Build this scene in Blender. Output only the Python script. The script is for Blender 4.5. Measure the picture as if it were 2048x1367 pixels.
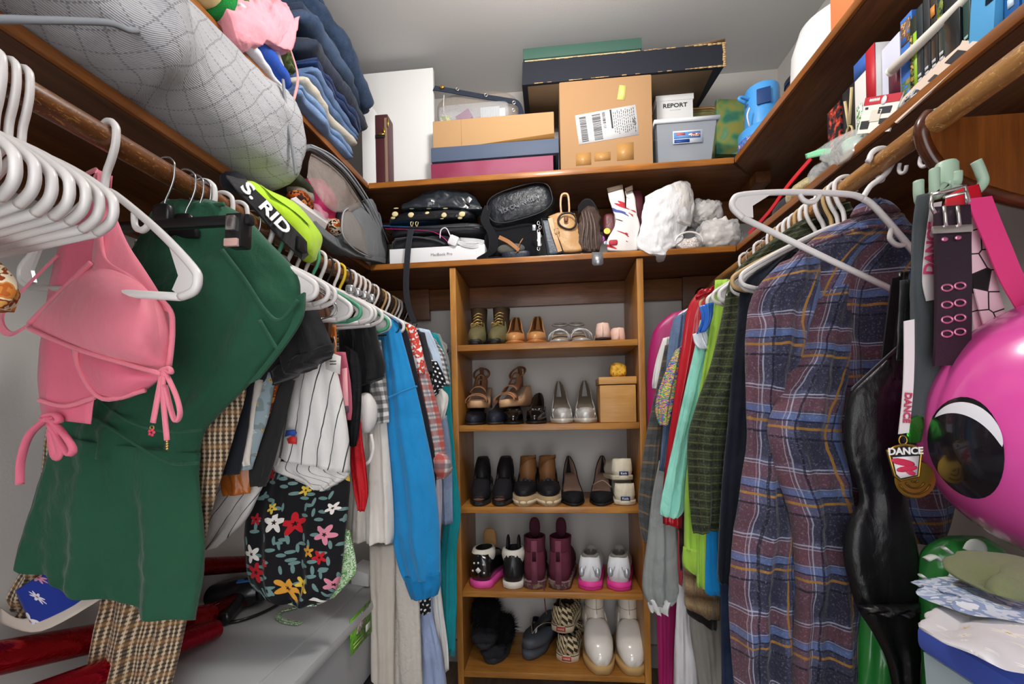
import bpy, bmesh, math, random
from mathutils import Vector, Matrix, noise
for o in list(bpy.data.objects): bpy.data.objects.remove(o)
SC = bpy.context.scene
COL = SC.collection
# ---------------------------------------------------------------- camera
F, PX, PY = 905.0, 1024.0, 822.0
YAW, ROLL, CZ = math.radians(5.43), math.radians(1.2), 1.05
cam_d = bpy.data.cameras.new('camera'); cam = bpy.data.objects.new('camera', cam_d); COL.objects.link(cam)
cam_d.sensor_width = 36.0; cam_d.sensor_fit = 'HORIZONTAL'; cam_d.lens = F/2048*36.0
cam_d.shift_y = (PY-683.5)/2048; cam_d.clip_start = 0.01
cam.location = (0, 0, CZ)
cam.rotation_mode = 'QUATERNION'
cam.rotation_quaternion = (Matrix.Rotation(YAW, 4, 'Z') @ Matrix.Rotation(math.pi/2, 4, 'X') @ Matrix.Rotation(-ROLL, 4, 'Z')).to_quaternion()
SC.camera = cam
SC.view_settings.view_transform = 'Standard'; SC.view_settings.look = 'None'
SC.view_settings.gamma = 1; SC.view_settings.use_curve_mapping = False
SC.view_settings.exposure = 0.0
# ---------------------------------------------------------------- world and lamp
W = bpy.data.worlds.new('world'); SC.world = W; W.use_nodes = True
W.node_tree.nodes['Background'].inputs[0].default_value = (0.98, 0.985, 1.0, 1)
W.node_tree.nodes['Background'].inputs[1].default_value = 4.0
ld = bpy.data.lights.new("ceiling_bulb", "POINT"); ld.shadow_soft_size = 0.08; ld.energy = 26.0; ld.color = (1.0, 0.965, 0.925)
bulb = bpy.data.objects.new('ceiling_bulb', ld); COL.objects.link(bulb); bulb.location = (0.0, 0.92, 2.2)

# ---------------------------------------------------------------- pixel <-> place
def ray(u, v):
    a = u-PX; b = -(v-PY); c, s = math.cos(ROLL), math.sin(ROLL)
    r = c*a+s*b; up = -s*a+c*b
    return (r*math.cos(YAW)-F*math.sin(YAW), r*math.sin(YAW)+F*math.cos(YAW), up)
def at(u, v, Y): x, y, z = ray(u, v); k = Y/y; return Vector((x*k, Y, CZ+z*k))
def atX(u, v, X): x, y, z = ray(u, v); k = X/x; return Vector((X, y*k, CZ+z*k))
def atZ(u, v, Z): x, y, z = ray(u, v); k = (Z-CZ)/z; return Vector((x*k, y*k, Z))
def V(*a): return Vector(a)
R = math.radians
# ---------------------------------------------------------------- materials
def C(h, k=1.0):
    if not isinstance(h, str): return (h[0], h[1], h[2], 1)
    h = h.lstrip('#'); out = []
    for i in (0, 2, 4):
        c = int(h[i:i+2], 16)/255
        out.append((c/12.92 if c <= .04045 else ((c+.055)/1.055)**2.4)*k)
    return (*out, 1)
MC = {}
class NT:
    def __init__(s, name):
        s.m = bpy.data.materials.new(name); s.m.use_nodes = True; s.t = s.m.node_tree; s.n = s.t.nodes; s.l = s.t.links
        s.b = s.n['Principled BSDF']
    def new(s, ty, **kw):
        n = s.n.new(ty)
        for k, v in kw.items(): setattr(n, k, v)
        return n
    def link(s, a, b): s.l.new(a, b)
    def val(s, sock, v):
        if isinstance(v, (int, float)): sock.default_value = v
        elif isinstance(v, tuple): sock.default_value = v
        else: s.link(v, sock)
    def math(s, op, a, b=None, c=None, clamp=False):
        n = s.new('ShaderNodeMath', operation=op); n.use_clamp = clamp
        s.val(n.inputs[0], a)
        if b is not None: s.val(n.inputs[1], b)
        if c is not None: s.val(n.inputs[2], c)
        return n.outputs[0]
    def mix(s, fac, a, b, mode='MIX'):
        n = s.new('ShaderNodeMix', data_type='RGBA', blend_type=mode)
        s.val(n.inputs[0], fac); s.val(n.inputs[6], a); s.val(n.inputs[7], b)
        return n.outputs[2]
    def coord(s, kind='UV'):
        return s.new('ShaderNodeTexCoord').outputs[kind]
    def mapping(s, vec, scale=(1, 1, 1), rot=(0, 0, 0), loc=(0, 0, 0)):
        n = s.new('ShaderNodeMapping'); s.link(vec, n.inputs[0])
        n.inputs['Scale'].default_value = scale; n.inputs['Rotation'].default_value = rot; n.inputs['Location'].default_value = loc
        return n.outputs[0]
    def noise(s, vec, scale, detail=3, rough=.55, dist=0):
        n = s.new('ShaderNodeTexNoise'); s.link(vec, n.inputs['Vector'])
        n.inputs['Scale'].default_value = scale; n.inputs['Detail'].default_value = detail; n.inputs['Roughness'].default_value = rough; n.inputs['Distortion'].default_value = dist
        return n.outputs[0]
    def ramp(s, fac, stops):
        n = s.new('ShaderNodeValToRGB'); s.link(fac, n.inputs[0]); r = n.color_ramp
        while len(r.elements) < len(stops): r.elements.new(.5)
        for e, (p, c) in zip(r.elements, stops): e.position = p; e.color = c
        return n.outputs[0]
    def bump(s, h, strength=.3, dist=.002):
        n = s.new('ShaderNodeBump'); s.link(h, n.inputs['Height']); n.inputs['Strength'].default_value = strength; n.inputs['Distance'].default_value = dist
        s.link(n.outputs[0], s.b.inputs['Normal'])
    def base(s, c): s.val(s.b.inputs['Base Color'], c)
    def set(s, rough=.8, metal=0, spec=.3, sheen=0, coat=0, trans=0, alpha=1, ior=1.45, sub=0):
        b = s.b.inputs
        b['Roughness'].default_value = rough; b['Metallic'].default_value = metal; b['Specular IOR Level'].default_value = spec
        b['Sheen Weight'].default_value = sheen; b['Coat Weight'].default_value = coat; b['Coat Roughness'].default_value = .08
        b['Transmission Weight'].default_value = trans; b['Alpha'].default_value = alpha; b['IOR'].default_value = ior
        return s.m
    def sepuv(s, vec=None):
        n = s.new('ShaderNodeSeparateXYZ'); s.link(vec or s.coord('UV'), n.inputs[0]); return n.outputs[0], n.outputs[1]
def cached(fn):
    def w(*a, **k):
        key = (fn.__name__, repr(a), repr(sorted(k.items())))
        if key not in MC: MC[key] = fn(*a, **k)
        return MC[key]
    return w
@cached
def plain(c, rough=.5, metal=0, spec=.4, coat=0, var=0.0, sheen=0, bump=0, bscale=60, emit=0):
    t = NT('paint_'+(c if isinstance(c, str) else 'x').lstrip('#')); col = C(c)
    if var or bump:
        g = t.noise(t.coord('Object'), bscale if bump else 6, 4)
        if var: t.base(t.mix(g, tuple(x*(1-var) for x in col[:3])+(1,), tuple(min(1, x*(1+var)) for x in col[:3])+(1,)))
        else: t.base(col)
        if bump: t.bump(g, bump, .003)
    else: t.base(col)
    return t.set(rough, metal, spec, sheen, coat)
@cached
def cloth(c, rough=.92, var=.14, weave=900, bump=.25, sheen=.15, wrinkle=.35, wscale=9, spec=.15):
    t = NT('cloth_'+(c if isinstance(c, str) else 'x').lstrip('#')); col = C(c); ob = t.coord('Object')
    g = t.noise(ob, 14, 5, .6)
    t.base(t.mix(g, tuple(x*(1-var) for x in col[:3])+(1,), tuple(min(1, x*(1+var)) for x in col[:3])+(1,)))
    h = t.math('ADD', t.math('MULTIPLY', t.noise(ob, weave, 1), bump*.25), t.math('ADD', t.math('MULTIPLY', t.noise(ob, wscale, 3, .5, .8), wrinkle*4), t.math('MULTIPLY', t.noise(t.mapping(ob, scale=(1.6, 1.6, .7)), wscale*3, 3, .5, .3), wrinkle*1.8)))
    t.bump(h, .9, .005)
    return t.set(rough, 0, spec, sheen)
def frac_stripe(t, coord, period, off, width, soft=.15):
    f = t.math('FRACT', t.math('ADD', t.math('DIVIDE', coord, period), off))
    d = t.math('ABSOLUTE', t.math('SUBTRACT', f, .5))
    h = width/2
    return t.math('SUBTRACT', 1.0, t.math('MULTIPLY', t.math('SUBTRACT', d, h*(1-soft)), 1/(2*h*soft), clamp=True))
@cached
def pattern(c, stripes, rough=.92, fuzz=.0, weave=900, rot=0, warp=.004, wrinkle=.35, sheen=.15, var=.12):
    """stripes: (axis, period, offset, width(fraction), colour, strength)"""
    t = NT('woven'); uv = t.coord('UV')
    if rot: uv = t.mapping(uv, rot=(0, 0, rot))
    ob = t.coord('Object')
    u, v = t.sepuv(uv)
    if warp:
        w = t.math('MULTIPLY', t.math('SUBTRACT', t.noise(ob, 8, 2), .5), warp*2)
        u = t.math('ADD', u, w); v = t.math('ADD', v, w)
    col = C(c)
    for ax, per, off, wd, sc, st in stripes:
        k = frac_stripe(t, u if ax == 'u' else v, per, off, wd)
        col = t.mix(t.math('MULTIPLY', k, st), col, C(sc))
    if fuzz:
        n = t.noise(ob, 260, 2, .7)
        col = t.mix(t.math('MULTIPLY', t.math('SUBTRACT', n, .55, clamp=True), fuzz*6, clamp=True), col, C('#c9c9d2'))
    g = t.noise(ob, 14, 4)
    col = t.mix(t.math('MULTIPLY', g, var*2), col, (0, 0, 0, 1))
    t.base(col)
    h = t.math('ADD', t.math('MULTIPLY', t.noise(ob, weave, 1), .06), t.math('ADD', t.math('MULTIPLY', t.noise(ob, 9, 3, .5, .8), wrinkle*4), t.math('MULTIPLY', t.noise(t.mapping(ob, scale=(1.6, 1.6, .7)), 27, 3, .5, .3), wrinkle*1.8)))
    t.bump(h, .9, .005)
    return t.set(rough, 0, .15, sheen)
@cached
def dots(c, dc, period=.02, rad=.22, rough=.85):
    t = NT('dotted'); u, v = t.sepuv()
    row = t.math('FLOOR', t.math('DIVIDE', v, period))
    u2 = t.math('ADD', u, t.math('MULTIPLY', t.math('MODULO', row, 2.0), period*.5))
    fu = t.math('SUBTRACT', t.math('FRACT', t.math('DIVIDE', u2, period)), .5); fv = t.math('SUBTRACT', t.math('FRACT', t.math('DIVIDE', v, period)), .5)
    d = t.math('SQRT', t.math('ADD', t.math('MULTIPLY', fu, fu), t.math('MULTIPLY', fv, fv)))
    k = t.math('LESS_THAN', d, rad)
    t.base(t.mix(k, C(c), C(dc)))
    t.bump(t.noise(t.coord('Object'), 9, 3), .5, .004)
    return t.set(rough, 0, .2, .1)
@cached
def floral(c, petals, leaf=None, scale=16, rad=.30, npet=5, leafscale=22, rough=.8, centre='#2a1010', leafden=.5):
    t = NT('floral'); uv = t.coord('UV')
    vn = t.new('ShaderNodeTexVoronoi', voronoi_dimensions='2D', feature='F1'); t.link(uv, vn.inputs['Vector']); vn.inputs['Scale'].default_value = scale; vn.inputs['Randomness'].default_value = .75
    sub = t.new('ShaderNodeVectorMath', operation='SUBTRACT'); t.link(uv, sub.inputs[0]); t.link(vn.outputs['Position'], sub.inputs[1])
    sx = t.new('ShaderNodeSeparateXYZ'); t.link(sub.outputs[0], sx.inputs[0])
    cs = t.new('ShaderNodeSeparateColor'); t.link(vn.outputs['Color'], cs.inputs[0])
    ang = t.math('ARCTAN2', sx.outputs[1], sx.outputs[0])
    lob = t.math('COSINE', t.math('ADD', t.math('MULTIPLY', ang, float(npet)), t.math('MULTIPLY', cs.outputs[1], 6.28)))
    r = t.math('MULTIPLY', t.math('ADD', t.math('MULTIPLY', lob, .28), .72), t.math('MULTIPLY', t.math('ADD', t.math('MULTIPLY', cs.outputs[2], .7), .45), rad))
    dist = vn.outputs['Distance']
    k = t.math('LESS_THAN', dist, r); kc = t.math('LESS_THAN', dist, t.math('MULTIPLY', r, .22))
    col = C(c)
    if leaf:
        m = t.mapping(uv, scale=(1.0, 2.6, 1), rot=(0, 0, .6))
        w = t.new('ShaderNodeTexVoronoi', voronoi_dimensions='2D'); t.link(m, w.inputs['Vector']); w.inputs['Scale'].default_value = leafscale
        ws = t.new('ShaderNodeSeparateColor'); t.link(w.outputs['Color'], ws.inputs[0])
        kl = t.math('MULTIPLY', t.math('LESS_THAN', w.outputs['Distance'], .27), t.math('LESS_THAN', ws.outputs[0], leafden))
        m2 = t.mapping(uv, scale=(2.8, 1.0, 1), rot=(0, 0, .35), loc=(.37, .1, 0))
        w2 = t.new('ShaderNodeTexVoronoi', voronoi_dimensions='2D'); t.link(m2, w2.inputs['Vector']); w2.inputs['Scale'].default_value = leafscale
        ws2 = t.new('ShaderNodeSeparateColor'); t.link(w2.outputs['Color'], ws2.inputs[0])
        kl2 = t.math('MULTIPLY', t.math('LESS_THAN', w2.outputs['Distance'], .25), t.math('LESS_THAN', ws2.outputs[0], leafden))
        col = t.mix(t.math('MAXIMUM', kl, kl2), col, C(leaf))
    n = len(petals)
    rp = t.new('ShaderNodeValToRGB'); rp.color_ramp.interpolation = 'CONSTANT'; t.link(cs.outputs[0], rp.inputs[0])
    while len(rp.color_ramp.elements) < n: rp.color_ramp.elements.new(.5)
    for i, (e, pc) in enumerate(zip(rp.color_ramp.elements, petals)): e.position = i/n; e.color = C(pc)
    col = t.mix(k, col, rp.outputs[0]); col = t.mix(kc, col, C(centre))
    t.base(col); t.bump(t.noise(t.coord('Object'), 9, 3), .5, .005)
    return t.set(rough, 0, .2, .1)
@cached
def wood(c1, c2, axis='X', rough=.38, scale=1.0, knots=False, coat=.15, spec=.4):
    t = NT('wood'); ob = t.coord('Object')
    s = {'X': (1.2, 16, 16), 'Y': (16, 1.2, 16), 'Z': (16, 16, 1.2)}[axis]
    m = t.mapping(ob, scale=tuple(k*scale for k in s))
    g = t.noise(m, 1.6, 6, .62, 1.2); fine = t.noise(t.mapping(ob, scale=tuple(k*9*scale for k in s)), 1.4, 3, .6)
    blot = t.noise(ob, 3.0, 3, .6)
    k = t.math('ADD', t.math('MULTIPLY', g, .7), t.math('MULTIPLY', fine, .3))
    col = t.ramp(k, [(.33, C(c2)), (.66, C(c1))])
    col = t.mix(t.math('MULTIPLY', t.math('SUBTRACT', .58, blot, clamp=True), 2.2, clamp=True), col, tuple(x*.55 for x in C(c2)[:3])+(1,))
    if knots:
        vn = t.new('ShaderNodeTexVoronoi'); t.link(t.mapping(ob, scale={'X': (1.3, 4, 4), 'Y': (4, 1.3, 4), 'Z': (4, 4, 1.3)}[axis]), vn.inputs['Vector']); vn.inputs['Scale'].default_value = 1.4
        kk = t.math('SUBTRACT', 1.0, t.math('MULTIPLY', vn.outputs['Distance'], 9.0), clamp=True)
        col = t.mix(t.math('MULTIPLY', kk, .8), col, C('#120804'))
    t.base(col); t.bump(k, .12, .002)
    return t.set(rough, 0, spec, 0, coat)
@cached
def rodwood(c1, c2, sc):
    t = NT('scratched_rod'); ob = t.coord('Object')
    g = t.noise(t.mapping(ob, scale=(30, 2, 30)), 1.6, 5, .6, 1.0); col = t.ramp(g, [(.3, C(c2)), (.7, C(c1))])
    a = t.noise(t.mapping(ob, scale=(60, 22, 60), rot=(.5, 0, .6)), 2.2, 3, .6, 1.5); b = t.noise(t.mapping(ob, scale=(40, 30, 70), rot=(-.7, .4, 0)), 2.4, 3, .6, 2.0)
    k = t.math('MULTIPLY', t.math('SUBTRACT', t.math('MAXIMUM', a, b), .60, clamp=True), 9.0, clamp=True)
    t.base(t.mix(t.math('MULTIPLY', k, .7), col, C(sc))); t.bump(a, .1, .002)
    return t.set(.35, 0, .45, 0, .2)
@cached
def glassy(c, rough=.15, alpha=.35, spec=.5, bump=0):
    t = NT('clear_plastic'); t.base(C(c))
    if bump: t.bump(t.noise(t.coord('Object'), 45, 3, .6, .8), bump, .006)
    return t.set(rough, 0, spec, alpha=alpha)
@cached
def denim(c, rough=.9, fade=.5):
    t = NT('denim'); ob = t.coord('Object'); col = C(c)
    g = t.noise(ob, 11, 5, .65); f = t.noise(ob, 500, 1)
    lt = tuple(min(1, x*(1+fade)+.05*fade) for x in col[:3])+(1,); dk = tuple(x*(1-fade*.5) for x in col[:3])+(1,)
    k = t.math('ADD', t.math('MULTIPLY', g, .75), t.math('MULTIPLY', f, .25))
    t.base(t.ramp(k, [(.35, dk), (.65, lt)]))
    t.bump(t.math('ADD', t.math('MULTIPLY', f, .05), t.math('MULTIPLY', t.noise(ob, 13, 4, .55, .9), 1.5)), .8, .004)
    return t.set(rough, 0, .15, .1)
@cached
def knit(c1, c2, period=.012, rough=.95, rowper=.05):
    t = NT('knit'); u, v = t.sepuv(); ob = t.coord('Object')
    n = t.noise(ob, 30, 3)
    k = frac_stripe(t, t.math('ADD', v, t.math('MULTIPLY', n, .012)), rowper, .2, .5, .9)
    col = t.mix(k, C(c1), C(c2)); col = t.mix(t.math('MULTIPLY', t.noise(ob, 220, 2), .6), col, (0, 0, 0, 1))
    t.base(col)
    h = t.math('ADD', frac_stripe(t, u, period, 0, .6, .9), t.noise(ob, 150, 2)); t.bump(h, .5, .003)
    return t.set(rough, 0, .1, .25)
@cached
def multi(cols, scale=30, rough=.9, stretch=(1, 1, 1), bump=.3, uv=False, detail=2, lin=False):
    """blotchy print in several colours"""
    t = NT('print'); ob = t.coord('UV' if uv else 'Object')
    n = t.noise(t.mapping(ob, scale=stretch), scale, detail, .6)
    rp = t.new('ShaderNodeValToRGB'); rp.color_ramp.interpolation = 'LINEAR' if lin else 'CONSTANT'; t.link(n, rp.inputs[0])
    while len(rp.color_ramp.elements) < len(cols): rp.color_ramp.elements.new(.5)
    N = len(cols)
    for i, (e, pc) in enumerate(zip(rp.color_ramp.elements, cols)): e.position = .0 if i == 0 else .3+.4*i/N; e.color = C(pc)
    t.base(rp.outputs[0]); t.bump(t.noise(t.coord('Object'), 25, 3), bump, .004)
    return t.set(rough, 0, .25)
@cached
def leather(c, rough=.35, bump=.35, scale=40, coat=0, spec=.5):
    t = NT('leather_'+c.lstrip('#')); ob = t.coord('Object'); t.base(C(c))
    h = t.math('ADD', t.math('MULTIPLY', t.noise(ob, scale, 4, .6, .6), 1.0), t.math('MULTIPLY', t.noise(ob, 12, 3, .5, .8), 1.5)); t.bump(h, bump, .005)
    return t.set(rough, 0, spec, 0, coat)
@cached
def foil(c, rough=.22):
    t = NT('foil'); t.base(C(c)); t.bump(t.noise(t.coord('Object'), 18, 4, .6, 1.0), .5, .01)
    return t.set(rough, .75, .5)
@cached
def fur(c):
    t = NT('plush'); t.base(C(c)); t.bump(t.noise(t.coord('Object'), 220, 3, .8), 1.0, .006)
    return t.set(1.0, 0, .05, .04)
@cached
def glitter(c):
    t = NT('glitter'); ob = t.coord('Object'); g = t.noise(ob, 500, 2)
    t.base(t.mix(g, C(c), C('#ffffff'))); t.bump(g, .9, .002)
    return t.set(.3, .6, .6)
# ---------------------------------------------------------------- meshes and things
ORG = {}
def setp(o, label=None, cat=None, group=None, kind=None):
    if label: o['label'] = label
    if cat: o['category'] = cat
    if group: o['group'] = group
    if kind: o['kind'] = kind
    return o
def thing(name, label, cat, loc, group=None, kind=None):
    o = bpy.data.objects.new(name, None); COL.objects.link(o); o.location = loc; o.empty_display_size = .02
    ORG[o.name] = Vector(loc)
    return setp(o, label, cat, group, kind)
XF = [Matrix.Identity(4)]
class xf:
    def __init__(s, m): s.m = m
    def __enter__(s): XF.append(XF[-1] @ s.m)
    def __exit__(s, *a): XF.pop()
def TR(loc, rz=0, rx=0, ry=0, sc=1):
    m = Matrix.Translation(Vector(loc)) @ Matrix.Rotation(rz, 4, 'Z') @ Matrix.Rotation(ry, 4, 'Y') @ Matrix.Rotation(rx, 4, 'X')
    if sc != 1: m = m @ Matrix.Diagonal((sc, sc, sc, 1) if not isinstance(sc, tuple) else (*sc, 1))
    return m
class MB:
    def __init__(s): s.v = []; s.f = []; s.uv = []; s.mi = []
    def add(s, verts, faces, uvs=None, mi=0):
        b = len(s.v); s.v += [Vector(p) for p in verts]
        for f in faces: s.f.append(tuple(b+i for i in f)); s.mi.append(mi)
        s.uv += list(uvs) if uvs else [(p[0], p[2]) for p in verts]
        return s
def obj(name, mb, mat, parent=None, smooth=True, origin=None, bevel=0, solid=0, subd=0, flip=False):
    M = XF[-1]; vs = [M @ p for p in mb.v]
    if parent is None:
        if origin is None:
            n = max(1, len(vs)); origin = Vector((sum(p.x for p in vs)/n, sum(p.y for p in vs)/n, min(p.z for p in vs)))
        og = Vector(origin)
    else: og = ORG[parent.name]
    me = bpy.data.meshes.new(name); me.from_pydata([p-og for p in vs], [], mb.f)
    uvl = me.uv_layers.new(name='UVMap')
    for lp in me.loops: uvl.data[lp.index].uv = mb.uv[lp.vertex_index]
    mats = mat if isinstance(mat, (list, tuple)) else [mat]
    for m in mats: me.materials.append(m)
    if len(mats) > 1:
        for p, i in zip(me.polygons, mb.mi): p.material_index = i
    bm = bmesh.new(); bm.from_mesh(me)
    bmesh.ops.recalc_face_normals(bm, faces=bm.faces)
    if bevel:
        bmesh.ops.bevel(bm, geom=[e for e in bm.edges if len(e.link_faces) == 2 and e.calc_face_angle(0) > .6], offset=bevel, segments=2, affect='EDGES', clamp_overlap=True, profile=.6)
    bm.to_mesh(me); bm.free()
    for p in me.polygons: p.use_smooth = smooth
    o = bpy.data.objects.new(name, me); COL.objects.link(o); ORG[o.name] = og
    if parent is None: o.location = og
    else: o.parent = parent
    if solid:
        md = o.modifiers.new('thickness', 'SOLIDIFY'); md.thickness = solid; md.offset = 0
    if subd:
        md = o.modifiers.new('smooth', 'SUBSURF'); md.levels = subd; md.render_levels = subd
    if bevel and smooth: sharpen(me)
    return o
def sharpen(me, ang=R(40)):
    bm = bmesh.new(); bm.from_mesh(me)
    for e in bm.edges:
        if len(e.link_faces) == 2 and e.calc_face_angle(0) > ang: e.smooth = False
    bm.to_mesh(me); bm.free()
CUBE = [(-1, -1, -1), (1, -1, -1), (1, 1, -1), (-1, 1, -1), (-1, -1, 1), (1, -1, 1), (1, 1, 1), (-1, 1, 1)]
CF = [(0, 3, 2, 1), (4, 5, 6, 7), (0, 1, 5, 4), (1, 2, 6, 5), (2, 3, 7, 6), (3, 0, 4, 7)]
def mbox(mb, c, s, rot=None, mi=0):
    vs = []
    for p in CUBE:
        q = Vector((p[0]*s[0]/2, p[1]*s[1]/2, p[2]*s[2]/2))
        if rot is not None: q = rot @ q
        vs.append(q+Vector(c))
    return mb.add(vs, CF, mi=mi)
def box(name, c, s, mat, parent=None, bevel=.0015, rot=None, smooth=True):
    return obj(name, mbox(MB(), c, s, rot), mat, parent, smooth=smooth, bevel=bevel)
def hexa(name, p8, mat, parent=None, bevel=.0015):
    return obj(name, MB().add(p8, CF), mat, parent, bevel=bevel)
def prism_xz(mb, pts, y0, y1, mi=0):
    n = len(pts); vs = [(x, y0, z) for x, z in pts]+[(x, y1, z) for x, z in pts]
    fs = [tuple(range(n)), tuple(range(2*n-1, n-1, -1))]+[(i, (i+1) % n+0, (i+1) % n+n, i+n) for i in range(n)]
    return mb.add(vs, fs, mi=mi)
def sm(pts, n=6, closed=False):
    """Catmull-Rom through points (any tuple length)"""
    P = [tuple(p) for p in pts]; out = []; L = len(P)
    if L < 3: 
        return [tuple(a+(b-a)*i/n for a, b in zip(P[0], P[1])) for i in range(n+1)]
    segs = L if closed else L-1
    for i in range(segs):
        if closed: p0, p1, p2, p3 = P[i-1], P[i], P[(i+1) % L], P[(i+2) % L]
        else: p0, p1, p2, p3 = P[max(i-1, 0)], P[i], P[i+1], P[min(i+2, L-1)]
        for k in range(n):
            t = k/n
            out.append(tuple(.5*((2*b)+(-a+c)*t+(2*a-5*b+4*c-d)*t*t+(-a+3*b-3*c+d)*t**3) for a, b, c, d in zip(p0, p1, p2, p3)))
    if not closed: out.append(P[-1])
    return out
def mtube(mb, pts, r, n=8, caps=True, closed=False, mi=0, flat=1.0):
    P = [Vector(p) for p in pts]; L = len(P)
    rr = r if isinstance(r, (list, tuple)) else [r]*L
    t0 = (P[1]-P[0]).normalized(); up = Vector((0, 0, 1)) if abs(t0.z) < .9 else Vector((0, 1, 0))
    vs = []; uv = []; acc = 0
    nrm = (up-t0*up.dot(t0)).normalized()
    for i in range(L):
        a = P[i-1] if (i or closed) else P[0]; b = P[(i+1) % L] if (i < L-1 or closed) else P[-1]
        t = (b-a).normalized() if (b-a).length > 1e-9 else t0
        nrm = nrm-t*nrm.dot(t)
        nrm = nrm.normalized() if nrm.length > 1e-6 else t.orthogonal().normalized()
        bn = t.cross(nrm)
        if i: acc += (P[i]-P[i-1]).length
        for k in range(n):
            an = 2*math.pi*k/n
            vs.append(P[i]+nrm*math.cos(an)*rr[i]*flat+bn*math.sin(an)*rr[i]); uv.append((k/n*6.28*rr[i], acc))
    fs = []
    for i in range(L if closed else L-1):
        j = (i+1) % L
        for k in range(n): fs.append((i*n+k, i*n+(k+1) % n, j*n+(k+1) % n, j*n+k))
    if caps and not closed: fs += [tuple(range(n-1, -1, -1)), tuple(range((L-1)*n, L*n))]
    return mb.add(vs, fs, uv, mi)
def tube(name, pts, r, mat, parent=None, n=8, closed=False, smooth_n=0, flat=1.0):
    if smooth_n: pts = sm(pts, smooth_n, closed)
    return obj(name, mtube(MB(), pts, r, n, closed=closed, flat=flat), mat, parent)
def mribbon(mb, pts, wids, th=.0015, mi=0, nor=None):
    """strap: pts centre points, wids width vectors; th thickness"""
    P = [Vector(p) for p in pts]; L = len(P)
    Wd = [Vector(w) for w in wids] if isinstance(wids[0], (tuple, list, Vector)) else [Vector(wids)]*L
    vs = []; uv = []; acc = 0
    for i in range(L):
        t = (P[min(i+1, L-1)]-P[max(i-1, 0)]).normalized(); n = t.cross(Wd[i]).normalized()*th/2
        if i: acc += (P[i]-P[i-1]).length
        h = Wd[i]/2; w = Wd[i].length
        vs += [P[i]-h+n, P[i]+h+n, P[i]+h-n, P[i]-h-n]; uv += [(0, acc), (w, acc), (w, acc), (0, acc)]
    fs = [(3, 2, 1, 0), (4*L-4, 4*L-3, 4*L-2, 4*L-1)]
    for i in range(L-1):
        a = 4*i
        for k in range(4): fs.append((a+k, a+(k+1) % 4, a+4+(k+1) % 4, a+4+k))
    return mb.add(vs, fs, uv, mi)
def ribbon(name, pts, wid, mat, parent=None, th=.0015, smooth_n=6):
    if isinstance(wid[0], (tuple, list, Vector)):
        q = [tuple(p)+tuple(w) for p, w in zip(pts, wid)]; s = sm(q, smooth_n) if smooth_n else q
        P = [k[:3] for k in s]; Wd = [k[3:] for k in s]
    else:
        P = sm([tuple(p) for p in pts], smooth_n) if smooth_n else pts; Wd = [wid]*len(P)
    o = obj(name, mribbon(MB(), P, Wd, th), mat, parent); sharpen(o.data, R(50)); return o
def msheet(mb, fn, nu=12, nv=12, closed_u=False, mi=0, us=1, vs_=1):
    vs = []; uv = []; fs = []
    for j in range(nv+1):
        for i in range(nu+(0 if closed_u else 1)):
            vs.append(Vector(fn(i/nu, j/nv))); uv.append((i/nu*us, j/nv*vs_))
    w = nu if closed_u else nu+1
    for j in range(nv):
        for i in range(nu):
            fs.append((j*w+i, j*w+(i+1) % w, (j+1)*w+(i+1) % w, (j+1)*w+i))
    return mb.add(vs, fs, uv, mi)
def nz(p, s=1.0, seed=0): return noise.noise(Vector(p)*s+Vector((seed*7.3, seed*3.1, seed*1.7)))
def mblob(mb, c, s, e=.6, seed=0, amp=.0, fs=12, nu=24, nv=14, rot=None, mi=0, flatb=0, fold=0, e2=None, crump=0):
    """soft block: superellipsoid with lumps"""
    e2 = e2 or e
    def pw(x, k): return math.copysign(abs(x)**k, x)
    vs = []; uv = []; faces = []
    for j in range(nv+1):
        ph = -math.pi/2+math.pi*j/nv
        for i in range(nu):
            th = 2*math.pi*i/nu
            p = Vector((pw(math.cos(ph), e2)*pw(math.cos(th), e), pw(math.cos(ph), e2)*pw(math.sin(th), e), pw(math.sin(ph), e2)))
            q = Vector((p.x*s[0]/2, p.y*s[1]/2, p.z*s[2]/2))
            if amp:
                d = nz(q, fs, seed)*amp+nz(q, fs*2.7, seed+5)*amp*.4
                if fold: d += math.sin(q.z*fold+nz(q, 9, seed)*4)*amp*.6
                q = q+p.normalized()*d
            if crump: q = q+p.normalized()*crump*(2.2*abs(nz(q, fs*1.3, seed+11))-.5+1.1*abs(nz(q, fs*3.1, seed+12))-.25)
            if flatb: q.z = max(q.z, -s[2]/2*flatb)
            if rot is not None: q = rot @ q
            vs.append(q+Vector(c)); uv.append((th/6.283*(s[0]+s[1]), ph/3.14*s[2]))
    for j in range(nv):
        for i in range(nu): faces.append((j*nu+i, j*nu+(i+1) % nu, (j+1)*nu+(i+1) % nu, (j+1)*nu+i))
    return mb.add(vs, faces, uv, mi)
def blob(name, c, s, mat, parent=None, **k):
    return obj(name, mblob(MB(), c, s, **k), mat, parent)
def mlathe(mb, prof, c=(0, 0, 0), n=24, mi=0, rot=None, caps=True):
    vs = []; uv = []; L = len(prof)
    for r, z in prof:
        for k in range(n):
            a = 2*math.pi*k/n; q = Vector((r*math.cos(a), r*math.sin(a), z))
            if rot is not None: q = rot @ q
            vs.append(q+Vector(c)); uv.append((a*r, z))
    fs = [(i*n+k, i*n+(k+1) % n, (i+1)*n+(k+1) % n, (i+1)*n+k) for i in range(L-1) for k in range(n)]
    if caps: fs += [tuple(range(n-1, -1, -1)), tuple(range((L-1)*n, L*n))]
    return mb.add(vs, fs, uv, mi)
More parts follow.
